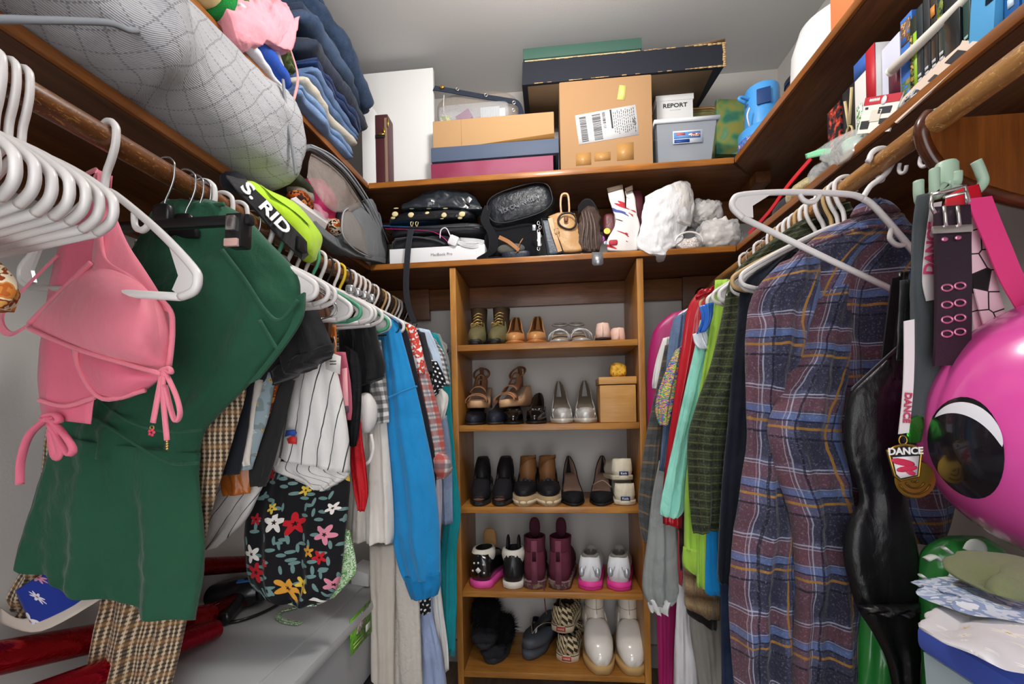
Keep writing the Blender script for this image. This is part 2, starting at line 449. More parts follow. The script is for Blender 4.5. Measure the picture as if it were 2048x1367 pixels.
def lathe(name, prof, c, mat, parent=None, n=24, rot=None, caps=True):
    o = obj(name, mlathe(MB(), prof, c, n, rot=rot, caps=caps), mat, parent); sharpen(o.data, R(45)); return o
def text(name, s, size, mat, parent, M, extrude=.0006, align='CENTER', sx=1.0, bold=0, shear=0):
    cu = bpy.data.curves.new('lettering', 'FONT'); cu.body = s; cu.size = size; cu.extrude = extrude; cu.align_x = align; cu.align_y = 'CENTER'; cu.resolution_u = 3; cu.offset = bold; cu.shear = shear
    t = bpy.data.objects.new('lettering', cu); COL.objects.link(t)
    dg = bpy.context.evaluated_depsgraph_get(); me = bpy.data.meshes.new_from_object(t.evaluated_get(dg))
    bpy.data.objects.remove(t); bpy.data.curves.remove(cu)
    me.transform(Matrix.Diagonal((sx, 1, 1, 1))); me.transform(XF[-1] @ M)
    og = ORG[parent.name]; me.transform(Matrix.Translation(-og)); me.name = name
    me.materials.clear(); me.materials.append(mat)
    o = bpy.data.objects.new(name, me); COL.objects.link(o); o.parent = parent; ORG[o.name] = og
    return o
def face_M(p, xdir, updir, off=.0008):
    """matrix for lettering: x along xdir, y along updir, sits off the surface"""
    x = Vector(xdir).normalized(); u = Vector(updir); u = (u-x*u.dot(x)).normalized(); n = x.cross(u)
    m = Matrix.Identity(4)
    for i in range(3): m[i][0] = x[i]; m[i][1] = u[i]; m[i][2] = n[i]; m[i][3] = Vector(p)[i]+n[i]*off
    return m
def dup(root, loc, rz=0, label=None, group=None):
    r = root.copy(); COL.objects.link(r); r.location = loc; ORG[r.name] = Vector(loc)
    r.rotation_euler = (0, 0, rz) if not isinstance(rz, tuple) else rz
    if label: r['label'] = label
    if group: r['group'] = group
    for ch in list(root.children):
        c = ch.copy(); COL.objects.link(c); c.parent = r
        for g in ch.children:
            d = g.copy(); COL.objects.link(d); d.parent = c
    return r
# ---------------------------------------------------------------- hanging cloth
def mdrape(mb, rows, Y, th=.02, fold=.006, nf=3, seed=0, nS=20, sub=5, hemgrow=1.0, Yr=None, mi=0, dY=None, edge=.6, wr=.006):
    """rows: (xL,yL,xR,yR) pixels of the outline, top to bottom, at depth Y (left side) / Yr (right side).
    A closed, thick, folded tube of cloth."""
    Yr = Y if Yr is None else Yr; rng = random.Random(seed); ph = rng.random()*6
    Rw = sm(rows, sub); n = len(Rw); vs = []; uv = []; acc = 0; prev = None
    for i, r in enumerate(Rw):
        t = i/(n-1); dy = 0 if dY is None else dY(t)
        Lp = at(r[0], r[1], Y+dy); Rp = at(r[2], r[3], Yr+dy); mid = (Lp+Rp)/2
        if prev is not None: acc += (mid-prev).length
        prev = mid; d = Rp-Lp; w = d.length
        nr = Vector((d.y, -d.x, 0)); nr = nr.normalized() if nr.length > 1e-6 else Vector((0, -1, 0))
        A = fold*(.25+.75*t*hemgrow); row_f = []; row_b = []
        tt = min(th, w*.45)
        for k in range(nS+1):
            s = k/nS; e = max(0, 1-(2*s-1)**2)**edge
            rip = A*math.sin(2*math.pi*nf*s+ph+1.3*math.sin(t*3+ph)+t*1.5)+A*.5*math.sin(2*math.pi*nf*2.3*s+ph*2-t*4)
            p = Lp+d*s
            rip += wr*nz((p.x*1.3, p.z, seed), 14, seed)+wr*.6*nz((p.x, p.z*1.4, seed+3), 34, seed)
            row_f.append(p+nr*(tt*e/2+rip*(.3+.7*e))); row_b.append(p-nr*(tt*e/2-rip*(.3+.7*e)))
        ring = row_f+row_b[nS-1:0:-1]
        vs += ring
        uv += [(k/nS*w, -acc) for k in range(nS+1)]+[(k/nS*w+.013, -acc) for k in range(nS-1, 0, -1)]
    N = 2*nS; fs = []
    for i in range(n-1):
        for k in range(N): fs.append((i*N+k, i*N+(k+1) % N, (i+1)*N+(k+1) % N, (i+1)*N+k))
    for b in (0, (n-1)*N):
        for k in range(1, nS): 
            q = (b+k, b+k+1, b+N-k-1, b+N-k) if k < nS-1 else (b+k, b+k+1, b+N-k)
            if len(set(q)) == len(q): fs.append(q)
        fs.append((b, b+1, b+N-1))
    return mb.add(vs, fs, uv, mi)
def drape(name, rows, Y, mat, parent=None, **k):
    return obj(name, mdrape(MB(), rows, Y, **k), mat, parent)
def garment(name, label, cat, Y, mat, body, sleeves=(), group=None, bodyname='body', **k):
    """body rows; sleeves: list of (partname, rows, mat, kwargs)"""
    if not sleeves:
        o = drape(name, body, Y, mat, **k); return setp(o, label, cat, group)
    r0 = body[0]; p = at((r0[0]+r0[2])/2, (r0[1]+r0[3])/2, Y)
    root = thing(name, label, cat, p, group)
    drape(bodyname, body, Y, mat, root, **k)
    for s in sleeves:
        kw = dict(k); kw.update(s[3] if len(s) > 3 else {}); yy = kw.pop('Y', Y)
        drape(s[0], s[1], yy, s[2] or mat, root, **kw)
    return root
def pxl(pts, Y): return [at(u, v, Y) for u, v in pts]
# ================================================================ ROOM
WALL = plain('#b7b3af', .9, spec=.15, bump=.12, bscale=180)
CEIL = plain('#c4c3c2', .75, spec=.25, bump=.08, bscale=120)
DKX = wood('#80502c', '#472713', 'X', .42, knots=True); DKY = wood('#80502c', '#472713', 'Y', .42, knots=True)
EDGEX = wood('#bb7832', '#7f491b', 'X', .35); EDGEY = wood('#a8672b', '#6b3b16', 'Y', .35)
PINEZ = wood('#c98f43', '#945c26', 'Z', .4); PINEX = wood('#c68c40', '#8f5824', 'X', .42)
BRKT = wood('#8f5120', '#582e0f', 'Z', .35); DKZ = wood('#4a2812', '#24120a', 'Z', .4)
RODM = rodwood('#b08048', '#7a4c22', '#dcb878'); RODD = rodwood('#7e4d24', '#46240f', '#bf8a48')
YB, YF, ZC = 1.89, 1.585, 2.385
def XL(Y): return -.657-.055*(YF-Y)      # room-side edge of left shelves
def XR(Y): return .617+.032*(YF-Y)
def WL(Y): return XL(Y)-.30
def WR(Y): return XR(Y)+.30
Y0 = -.45
def quadwall(name, pts, mat, th, nrm):
    p = [Vector(q) for q in pts]; n = Vector(nrm)*th
    o = obj(name, MB().add(p+[q+n for q in p], [(0, 1, 2, 3), (7, 6, 5, 4), (0, 4, 5, 1), (1, 5, 6, 2), (2, 6, 7, 3), (3, 7, 4, 0)]), mat, smooth=False)
    return setp(o, kind='structure')
FLOOR = wood('#8d7a66', '#5d4b3b', 'Y', .5, scale=.6)
quadwall('floor', [(WL(Y0)-.05, Y0, 0), (WR(Y0)+.05, Y0, 0), (WR(YB)+.05, YB, 0), (WL(YB)-.05, YB, 0)], FLOOR, .05, (0, 0, -1))
quadwall('ceiling', [(WL(Y0)-.05, Y0, ZC), (WR(Y0)+.05, Y0, ZC), (WR(YB)+.05, YB, ZC), (WL(YB)-.05, YB, ZC)], CEIL, .05, (0, 0, 1))
quadwall('wall_back', [(WL(YB)-.08, YB, 0), (WR(YB)+.08, YB, 0), (WR(YB)+.08, YB, ZC), (WL(YB)-.08, YB, ZC)], WALL, .08, (0, 1, 0))
quadwall('wall_left', [(WL(Y0), Y0, 0), (WL(YB), YB, 0), (WL(YB), YB, ZC), (WL(Y0), Y0, ZC)], WALL, .08, (-1, 0, 0))
quadwall('wall_right', [(WR(Y0), Y0, 0), (WR(YB), YB, 0), (WR(YB), YB, ZC), (WR(Y0), Y0, ZC)], WALL, .08, (1, 0, 0))
# entrance side: wall with an open doorway behind the viewer
mb = MB(); mbox(mb, ((WL(Y0)-.42)/2-.02, Y0-.05, ZC/2), (-.42-WL(Y0)+.04, .1, ZC)); mbox(mb, ((WR(Y0)+.42)/2+.02, Y0-.05, ZC/2), (WR(Y0)-.42+.04, .1, ZC)); mbox(mb, (0, Y0-.05, 2.05+(ZC-2.05)/2), (.84, .1, ZC-2.05))
setp(obj('wall_front', mb, WALL, smooth=False), kind='structure')
setp(box('baseboard_back', (0, YB-.008, .045), (1.9, .016, .09), plain('#8a8580', .5)), kind='structure')
# ceiling lamp (just above the top of the frame)
lp = thing('ceiling_lamp', 'small white ceiling lamp holder above the frame', 'lamp', (0, .92, ZC))
lathe('canopy', [(.0, ZC-.03), (.055, ZC-.03), (.06, ZC-.012), (.06, ZC)], (0, .92, 0), plain('#e8e8e6', .4), lp)
lathe('trim_ring', [(.02, ZC-.06), (.03, ZC-.055), (.03, ZC-.03), (.02, ZC-.03)], (0, .92, 0), plain('#c9c9c6', .25, .8), lp)
# ---------------------------------------------------------------- shelves
def board(name, label, p, z, th, mat, emat, ef=True):
    """p: four plan corners, first two = front edge"""
    root = thing(name, label, 'shelf', (*p[0], z))
    P = [Vector((*q, 0)) for q in p]; inn = ((P[3]-P[0]).normalized()+(P[2]-P[1]).normalized())*.5*.012
    vs = [(q.x, q.y, z-th) for q in (P[0]+inn, P[1]+inn, P[2], P[3])]+[(q.x, q.y, z) for q in (P[0]+inn, P[1]+inn, P[2], P[3])]
    obj('plank', MB().add(vs, CF), mat, root, smooth=False)
    vs = [(q.x, q.y, z-th) for q in (P[0], P[1], P[1]+inn, P[0]+inn)]+[(q.x, q.y, z) for q in (P[0], P[1], P[1]+inn, P[0]+inn)]
    obj('edge_strip', MB().add(vs, CF), emat, root, bevel=.004)
    return root
ZU, ZL, TH = 1.888, 1.592, .021
a = YF-.004
su = board('wall_shelf', 'upper brown plank shelf on the back wall carrying cardboard boxes', [(XL(a), YF), (XR(a), YF), (WR(YB), YB), (WL(YB), YB)], ZU, TH, DKX, EDGEX)
sl = board('wall_shelf', 'lower brown plank shelf on the back wall carrying handbags', [(XL(a), YF), (XR(a), YF), (WR(YB), YB), (WL(YB), YB)], ZL, TH, DKX, EDGEX)
NEAR = -.2
lu = board('wall_shelf', 'upper left dark wood shelf under the folded jeans', [(XL(NEAR), NEAR), (XL(YF), YF), (WL(YB), YB), (WL(NEAR), NEAR)], ZU, TH, DKY, EDGEY)
ll = board('wall_shelf', 'lower left dark wood shelf under the grey quilted bag', [(XL(NEAR), NEAR), (XL(YF), YF), (WL(YB), YB), (WL(NEAR), NEAR)], ZL, TH, DKY, EDGEY)
ru = board('wall_shelf', 'upper right dark wood shelf with the blue plastic tub on it', [(XR(YF), YF), (XR(NEAR), NEAR), (WR(NEAR), NEAR), (WR(YB), YB)], ZU, TH, DKY, EDGEY)
rl = board('wall_shelf', 'lower right dark wood shelf lined with boxed games and books', [(XR(YF), YF), (XR(NEAR), NEAR), (WR(NEAR), NEAR), (WR(YB), YB)], ZL, TH, DKY, EDGEY)
for root, z in ((su, ZU), (sl, ZL)):
    box('cleat', (0, YB-.012, z-TH-.045), (1.86, .022, .085), DKX, root)
for root, z, fn, sg in ((lu, ZU, WL, 1), (ll, ZL, WL, 1), (ru, ZU, WR, -1), (rl, ZL, WR, -1)):
    p = [(fn(NEAR), NEAR), (fn(YB-.03), YB-.03), (fn(YB-.03)+sg*.022, YB-.03), (fn(NEAR)+sg*.022, NEAR)]
    vs = [(x, y, z-TH-.09) for x, y in p]+[(x, y, z-TH) for x, y in p]
    obj('cleat', MB().add(vs, CF), DKY, root, smooth=False)
    if root in (ll, rl):
        x0 = fn(YB); xe = -.515 if sg > 0 else .515
        box('rod_end_board', ((x0+xe)/2, YB-.026, z-TH-.066), (abs(xe-x0), .022, .128), DKX, root)
    else:
        x0 = fn(YB)+sg*.12
        box('corner_block', (x0+sg*.05, YB-.13, z-TH-.02), (.05, .22, .038), DKY, root)
# ---------------------------------------------------------------- shoe tower
TXL, TXR = -.366, .312
tw = thing('shoe_rack', 'tall honey pine shoe rack with six open shelves against the back wall', 'shoe rack', ((TXL+TXR)/2, YF, 0))
for x in (TXL+.011, TXR-.011):
    sp = box('side_panel', (x, (YF+YB)/2+.004, (ZL-TH-.002)/2), (.022, YB-YF-.01, ZL-TH-.004), PINEZ, tw)
SHZ = [1.290, 1.003, .712, .413, .127]
for z in SHZ:
    sh = box('shelf', ((TXL+TXR)/2, (YF+YB)/2+.001, z-.011), (TXR-TXL-.046, YB-YF-.012, .022), PINEX, tw, bevel=.002)
# ---------------------------------------------------------------- hanging rods
def rod(name, label, pts, r, mat):
    P = [Vector(p) for p in pts]; root = thing(name, label, 'closet rod', P[0])
    obj('pole', mtube(MB(), [P[0]+(P[-1]-P[0])*i/14 for i in range(15)], r, 18), mat, root)
    d = (P[-1]-P[0]).normalized()
    obj('end_socket', mtube(MB(), [P[-1]-d*.018, P[-1]], r*1.5, 18), DKZ, root)
    return root
RLX, RRX = -.61, .585
RLz = lambda Y: 1.424+.03*(Y-.1)
RRz = lambda Y: 1.462+.02*(Y-.1)
YBR = .745
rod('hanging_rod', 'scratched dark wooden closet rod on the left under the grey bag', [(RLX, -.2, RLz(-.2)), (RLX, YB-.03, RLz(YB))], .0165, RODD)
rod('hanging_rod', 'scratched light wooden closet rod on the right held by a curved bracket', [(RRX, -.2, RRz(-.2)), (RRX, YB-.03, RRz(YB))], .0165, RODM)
# curved bracket on the right
def bracket(name, label, Y, wallx, ztop):
    root = thing(name, label, 'bracket', (wallx, Y, ztop-.3))
    cv = sm([(.583, 1.492), (.573, 1.478), (.572, 1.458), (.581, 1.433), (.596, 1.410), (.614, 1.392), (.634, 1.380), (.662, 1.368), (.705, 1.352), (.80, 1.326), (wallx, 1.30)], 5)
    poly = [(wallx, ztop), (.62, ztop), (.60, 1.50)]+[(p[0], p[1]) for p in cv]
    obj('panel', prism_xz(MB(), poly, Y, Y+.019), BRKT, root, smooth=False)
    obj('rounded_moulding', mtube(MB(), [(p[0], Y+.0095, p[1]) for p in cv], .0105, 12), wood('#6b3413', '#3c1a08', 'X', .25, coat=.4), root)
    return root
bracket('rod_bracket', 'curved varnished wooden bracket holding up the right rod beside the green hooks', YBR, WR(YBR), ZL-TH-.092)
# ================================================================ SHOES
def lerp(a, b, t): return a+(b-a)*t
def ss(a, b, x): t = min(1, max(0, (x-a)/(b-a))); return t*t*(3-2*t)
class Shoe:
    """last runs along +y: toe at y=0, heel at y=L"""
    def __init__(s, L=.24, W=.078, toe=.5, H=0.0, plat=.0, throat=.3, hv=.05, hs=.045, hh=.055, ht=.035, waist=.25, soleth=.006, collar=None, flare=0, hn=0):
        s.__dict__.update(locals()); del s.__dict__['s']
    def w(s, t):
        k = min(1, max(.02, t/.28))**s.toe
        k *= (1-s.waist*ss(.35, .62, t)*(1-.25*ss(.75, .95, t)))*(1-s.hn*ss(.6, .95, t))
        if t > .9: k *= math.sqrt(max(.05, 1-((t-.9)/.102)**2))
        return s.W/2*k
    def zs(s, t): return s.soleth+s.plat+s.H*ss(.30, .86, t)
    def top(s, t):
        if t <= s.throat: return lerp(s.ht*.55, s.ht, ss(0, .12, t))+(s.hv-s.ht)*ss(.1, s.throat, t)
        a = lerp(s.hs, s.hh, ss(.6, .97, t)); return lerp(s.hv*.92, a, ss(s.throat, s.throat+.12, t))
    def upper(s, mb, bot=0):
        ts = [0, .02, .05, .1, .16, .22]+[x for x in (.3, .38, .46) if x < s.throat-.02]+[s.throat-.004, s.throat+.008]+[x for x in (.4, .5, .6, .7, .8, .88, .93, .965, .975, .985, 1.0) if x > s.throat+.03]
        vs = []; uv = []; mi_op = []
        for t in ts:
            w = s.w(t); z0 = s.zs(t); h = s.top(t); y = t*s.L; op = 1 if t > s.throat else 0
            wt = w*(.9 if h < .06 else .8)*(1-s.hn*1.1*ss(.7, 1, t))
            P = [(0, 0), (-.86*w, 0), (-w, .3*h), (-.97*w, .6*h)]
            if t > .98: P += [(-wt*.9, h), (-.5*wt, h*1.01), (-.25*wt, h*1.015), (0, h*1.02)]
            elif op: P += [(-wt, h), (-wt+.0035, h-.001), (-w*.82, .008), (0, .006)]
            else: P += [(-.80*w, .84*h), (-.56*w, .955*h), (-.3*w, .99*h), (0, h)]
            full = P+[(-x, z) for x, z in P[-2:0:-1]]
            vs += [(x, y, z0+z) for x, z in full]; 
            acc = 0; last = full[0]; au = []
            for q in full:
                acc += math.hypot(q[0]-last[0], q[1]-last[1]); last = q; au.append(acc)
            uv += [(a_, y) for a_ in au]; mi_op.append(op if t < .98 else 0)
        n = 14; fo = []; fi = []
        for i in range(len(ts)-1):
            for k in range(n):
                f = (i*n+k, i*n+(k+1) % n, (i+1)*n+(k+1) % n, (i+1)*n+k)
                (fi if (mi_op[i] and mi_op[i+1] and 5 <= k <= 8) else fo).append(f)
        b = len(mb.v); mb.add(vs, fo+[tuple(range(n-1, -1, -1)), tuple(range((len(ts)-1)*n, len(ts)*n))], uv, 0)
        for f in fi: mb.f.append(tuple(b+i for i in f)); mb.mi.append(1)
        return mb
    def sole(s, mb, th=None, grow=.002, zoff=0, flatb=False, t0=0, t1=1):
        th = th or s.soleth; ts = [t0+(t1-t0)*k/18 for k in range(19)]; vs = []
        for t in ts:
            w = s.w(t)+grow; y = t*s.L+(-grow if t < .02 else grow if t > .98 else 0); zt = s.zs(t)+.001+zoff
            zb = 0 if flatb else max(0, zt-th-s.plat)
            vs += [(-w, y, zt), (-w, y, (zt+zb)/2), (-w*.97, y, zb), (w*.97, y, zb), (w, y, (zt+zb)/2), (w, y, zt)]
        fs = []
        for i in range(18):
            for k in range(6): fs.append((i*6+k, i*6+(k+1) % 6, (i+1)*6+(k+1) % 6, (i+1)*6+k))
        fs += [(5, 4, 3, 2, 1, 0), tuple(range(18*6, 19*6))]
        return mb.add(vs, fs)
    def heel(s, mb, t=.9, wt=.032, wb=.012, kind='stiletto'):
        y = s.L*t; zt = s.zs(t)+.004; prof = [(1, 1.0), (.72, .8), (.5, .5), (.4, .25), (.42, 0)] if kind == 'stiletto' else [(1, 1), (.95, .6), (.92, .3), (.95, 0)]
        vs = []; n = 10
        for k, q in prof:
            for i in range(n):
                a = 2*math.pi*i/n; r = wt*k if kind != 'stiletto' else max(wb, wt*k)
                vs.append((r*math.cos(a)*.9, y+r*math.sin(a)+(.008*(1-q) if kind == 'stiletto' else 0), zt*q))
        fs = [(i*n+k, i*n+(k+1) % n, (i+1)*n+(k+1) % n, (i+1)*n+k) for i in range(len(prof)-1) for k in range(n)]+[tuple(range(n)), tuple(range((len(prof)-1)*n, len(prof)*n))]
        return mb.add(vs, fs)
def shaft(mb, c, rings, n=20, th=.0035, mi=0, mi_in=1):
    """ankle / boot leg; rings (z, rx, ry, dy)"""
    R_ = sm(rings, 4); vs = []; L = len(R_)
    outer = [(c[0]+rx*math.cos(2*math.pi*k/n), c[1]+dy+ry*math.sin(2*math.pi*k/n), c[2]+z) for z, rx, ry, dy in R_ for k in range(n)]
    inner = [(c[0]+(rx-th)*math.cos(2*math.pi*k/n), c[1]+dy+(ry-th)*math.sin(2*math.pi*k/n), c[2]+z) for z, rx, ry, dy in R_[::-1] for k in range(n)]
    vs = outer+inner; f1 = []; f2 = []
    for i in range(2*L-1):
        for k in range(n): (f1 if i < L else f2).append((i*n+k, i*n+(k+1) % n, (i+1)*n+(k+1) % n, (i+1)*n+k))
    b = len(mb.v); mb.add(vs, f1, mi=mi)
    for f in f2: mb.f.append(tuple(b+i for i in f)); mb.mi.append(mi_in)
    return mb
def bar(pts, r=.0016, n=6): return mtube(MB(), pts, r, n)
def shoe_at(u, shelf, Yt=1.605, z=None): p = at(u, 1000, Yt); return (p.x, Yt, (SHZ[shelf] if z is None else z)+.0006)
def strap_over(mb, y0, y1, w, z0, h, wid=.012, mi=0, n=9, th=.002, yb=None):
    pts = []
    for i in range(n):
        a = math.pi*i/(n-1); pts.append((-w*math.cos(a), lerp(y0, y1, i/(n-1)), z0+h*math.sin(a)**.8))
    return mribbon(mb, pts, [(0, wid, .003)]*n, th, mi)
def turn(u, shelf, L, Yh=1.612, rz=math.pi): p = at(u, 1150, Yh); return (p.x+math.sin(rz)*L, Yh-math.cos(rz)*L, SHZ[shelf]+.001)
LIN = plain('#7d5a44', .7)
# --- shelf 1
def olive_boot(loc, rz, label):
    root = thing('ankle_boot', label, 'shoe', loc, 'olive ankle boots')
    S = Shoe(L=.235, W=.069, H=.035, throat=.42, hv=.075, hs=.085, hh=.085, ht=.045, toe=.42, soleth=.008)
    su_ = leather('#6b6546', .85, .2, 90, spec=.15); dk = leather('#3a2f22', .85, .2, 90, spec=.15); gold = plain('#c9a765', .35, .6)
    with xf(TR(loc, rz)):
        up = obj('upper', S.upper(MB()), [su_, dk], root)
        obj('sole', S.sole(MB()), plain('#1d1a18', .7), root)
        obj('heel', S.heel(MB(), .86, .03, kind='block'), plain('#241c17', .6), root)
        obj('shaft', shaft(MB(), (0, .150, .06), [(0, .031, .056, 0), (.05, .030, .048, .01), (.085, .032, .048, .015), (.1, .033, .048, .016)]), [dk, dk], root)
        obj('toe_cap', mblob(MB(), (0, .012, .013), (.05, .03, .022), e=.9, nu=14, nv=8), plain('#1b1a18', .5), root)
        for k in range(5):
            y = .085+.012*k; z = .088+.014*k
            tube('lace', [(-.017, y, z-.004), (0, y-.006, z+.006), (.017, y+.002, z+.002)], .0022, gold, root, n=6, smooth_n=3)
        tube('bow_loop', [(0, .075, .086), (-.018, .062, .088), (-.02, .07, .078), (0, .075, .086), (.02, .06, .09), (.018, .072, .08), (0, .075, .086)], .0017, gold, root, n=6, smooth_n=4)
    return root
olive_boot(shoe_at(956, 0, 1.598), R(3), 'olive suede lace-up ankle boot, left one at the end of the top rack shelf')
olive_boot(shoe_at(994, 0, 1.598), R(-4), 'olive suede lace-up ankle boot beside the tan pumps')
def pump(name, label, loc, rz, S, mats, group, heelmat=None, solemat=None, kind='stiletto', extra=None, tilt=0, cat='shoe'):
    root = thing(name, label, cat, loc, group)
    with xf(TR(loc, rz, tilt)):
        obj('upper', S.upper(MB()), mats, root)
        obj('sole', S.sole(MB()), solemat or mats[0], root)
        if kind: obj('heel', S.heel(MB(), .9, .026 if kind == 'stiletto' else .03, kind=kind), heelmat or mats[0], root)
        ins = Shoe(**{k: getattr(S, k) for k in ('L', 'W', 'toe', 'H', 'plat', 'throat', 'hv', 'hs', 'hh', 'ht', 'waist', 'soleth')})
        mb = MB(); ts = [S.throat+.01+(.96-S.throat)*k/8 for k in range(9)]
        vs = []
        for t in ts: w = S.w(t)*.8; vs += [(-w, t*S.L, S.zs(t)+.0085), (w, t*S.L, S.zs(t)+.0085)]
        mb.add(vs, [(2*i, 2*i+1, 2*i+3, 2*i+2) for i in range(8)]); obj('insole', mb, mats[1], root)
        if extra: extra(root, S)
    return root
TAN = leather('#c98f57', .3, .12, 90, coat=.4); TANI = plain('#6b4024', .5)
Stan = Shoe(hn=.35, L=.225, W=.073, H=.06, throat=.30, hv=.040, hs=.036, hh=.066, ht=.034, toe=.45, soleth=.011)
for u, rz, lb in ((1035, 2, 'tan leather round-toe pump beside the olive boots'), (1077, -1, 'tan leather round-toe pump beside the silver sandals')):
    pump('pump', lb, shoe_at(u, 0, 1.60), R(rz), Stan, [TAN, TANI], 'tan pumps', kind='block', solemat=plain('#b5753d', .45))
# silver strappy sandals
SIL = glitter('#b9bcc2')
def silver_sandal(root, S):
    for y0, y1, w, h in ((.03, .05, .038, .036), (.05, .03, .038, .038), (.065, .09, .036, .045), (.09, .065, .036, .046), (.11, .13, .032, .055)):
        obj('strap', strap_over(MB(), y0, y1, w, .012, h, .018), SIL, root)
    obj('ankle_strap', mtube(MB(), [(.028*math.cos(a), .165+.03*math.sin(a), .09+.01*math.sin(a)) for a in [6.283*k/18 for k in range(18)]], .004, 6, closed=True), plain('#8f8b86', .5, .3), root)
def sandal(name, label, loc, rz, S, mat, group, fn, inm=None, kind='block', tilt=0, ry=0):
    root = thing(name, label, 'shoe', loc, group)
    with xf(TR(loc, rz, tilt, ry)):
        obj('sole', S.sole(MB(), flatb=(kind == 'wedge')), inm or mat, root)
        mb = MB(); ts = [k/10 for k in range(11)]; vs = []
        for t in ts: w = S.w(t)*.93; vs += [(-w, t*S.L, S.zs(t)+.0022), (w, t*S.L, S.zs(t)+.0022)]
        obj('insole', mb.add(vs, [(2*i, 2*i+1, 2*i+3, 2*i+2) for i in range(10)]), mat if inm is None else plain('#a58f78', .6), root)
        if kind not in ('wedge', None): obj('heel', S.heel(MB(), .88, .028, kind=kind), inm or mat, root)
        fn(root, S)
    return root
Sil = Shoe(L=.23, W=.082, H=.05, soleth=.009, toe=.45)
for u, rz, lb in ((1124, -3, 'silver strappy heeled sandal next to the tan pumps'), (1172, 4, 'silver strappy heeled sandal next to the pale pink flats')):
    sandal('strappy_sandal', lb, shoe_at(u, 0, 1.60), R(rz), Sil, SIL, 'silver sandals', silver_sandal, plain('#b3b0ac', .4, .3))
# blush flats, heels to the front, one on top of the other
Sfl = Shoe(hn=.1, L=.22, W=.072, H=.004, throat=.28, hv=.03, hs=.03, hh=.052, ht=.028, toe=.42, soleth=.006)
BL = leather('#e4bfae', .5, .15, 120)
def flat_trim(root, S):
    tube('back_seam', [(0, S.L-.0005, .012), (0, S.L+.001, .035), (0, S.L-.001, .056)], .0014, plain('#c79c8a', .6), root, n=6)
pump('ballet_flat', 'blush pink ballet flat standing with its heel outward by the silver sandals', turn(1216, 0, .22, 1.606, R(180-6)), R(180-6), Sfl, [BL, plain('#4a362c', .6)], 'blush flats', kind=None, extra=flat_trim, solemat=plain('#3b2d27', .6))
pump('ballet_flat', 'blush pink ballet flat tipped up against the right side of the rack', turn(1248, 0, .22, 1.632, R(180+4)), R(180+4), Sfl, [BL, plain('#4a362c', .6)], 'blush flats', kind=None, extra=flat_trim, solemat=plain('#3b2d27', .6), tilt=R(-4))
# --- shelf 2
BK = leather('#17161a', .55, .2, 100, spec=.35); BKI = plain('#4a3a32', .7); PAT = leather('#0d0d10', .1, .06, 30, coat=1.0); NAVY = leather('#1d2130', .6, .15, 90)
Sbk = Shoe(hn=.3, L=.225, W=.072, H=.03, throat=.34, hv=.045, hs=.038, hh=.052, ht=.038, toe=.42, soleth=.007)
pump('court_shoe', 'black matte low pump under the tan slingback wedge at the rack side', shoe_at(948, 1, 1.60), R(2), Sbk, [NAVY, BKI], None, kind='block', solemat=plain('#2c2826', .6))
pump('court_shoe', 'black matte low pump leaning on its neighbour under the tan wedges', shoe_at(990, 1, 1.605), R(-4), Sbk, [NAVY, BKI], None, kind='block', solemat=plain('#3a342f', .6))
def toe_bow(root, S):
    with xf(TR((0, .055, .05))):
        obj('bow', mblob(mblob(mblob(MB(), (-.012, 0, 0), (.024, .012, .014), e=.9, nu=12, nv=8), (.012, 0, 0), (.024, .012, .014), e=.9, nu=12, nv=8), (0, -.003, 0), (.009, .01, .01), e=.9, nu=10, nv=6), PAT, root)
Spat = Shoe(hn=.35, L=.23, W=.073, H=.05, throat=.26, hv=.045, hs=.04, hh=.06, ht=.04, toe=.42, soleth=.008)
pump('patent_pump', 'glossy black patent pump with a bow beside the matte black pumps', shoe_at(1030, 1, 1.597), R(5), Spat, [PAT, BKI], 'patent pumps', kind='block', extra=toe_bow, solemat=plain('#1a1817', .6))
pump('patent_pump', 'glossy black patent pump with a bow, nearest to the silver glitter pumps', shoe_at(1072, 1, 1.60), R(-3), Spat, [PAT, BKI], 'patent pumps', kind='block', extra=toe_bow, solemat=plain('#1a1817', .6))
BRW = leather('#8a5f43', .6, .2, 90); BRD = leather('#6d4832', .65, .2, 90)
def wedge_straps(root, S):
    obj('vamp_band', strap_over(strap_over(MB(), .012, .012, .039, .018, .028, .03), .03, .03, .039, .018, .034, .03), leather('#a5714e', .5, .2, 90), root)
    mb = MB(); vs = []
    for i in range(9):
        a = math.pi*(.12+.76*i/8); t = [.3, .42, .55, .68, .8, .9, .97]
        for tt in t:
            vs.append((-.034*math.cos(a)*(1-.2*tt), tt*S.L*.62+.02, S.zs(tt*.7)+.02+.045*math.sin(a)*(.6+.5*tt)))
    fs = [(i*7+k, (i+1)*7+k, (i+1)*7+k+1, i*7+k+1) for i in range(8) for k in range(6) if not (3 <= i <= 4 and 2 <= k <= 4)]
    o = obj('cutout_upper', mb.add(vs, fs), BRW, root, solid=.003)
    pts = [(.03*math.cos(a), .175+.035*math.sin(a), S.zs(.85)+.055+.025*math.sin(a)) for a in [6.283*k/16 for k in range(16)]]
    obj('ankle_strap', mtube(MB(), pts, .0055, 6, closed=True, flat=.45), BRD, root)
    box('buckle', (.028, .165, S.zs(.85)+.05), (.003, .014, .016), plain('#8b7a5c', .35, .8), root)
    obj('heel_tab', mribbon(MB(), [(-.004, .212, S.zs(.9)+.0), (-.004, .222, S.zs(.9)+.05), (-.004, .215, S.zs(.9)+.085)], [(.016, 0, 0)]*3, .004), BRD, root)
Sw = Shoe(L=.23, W=.082, H=.055, plat=.012, soleth=.012, toe=.35, waist=.15)
zst = SHZ[1]+.062
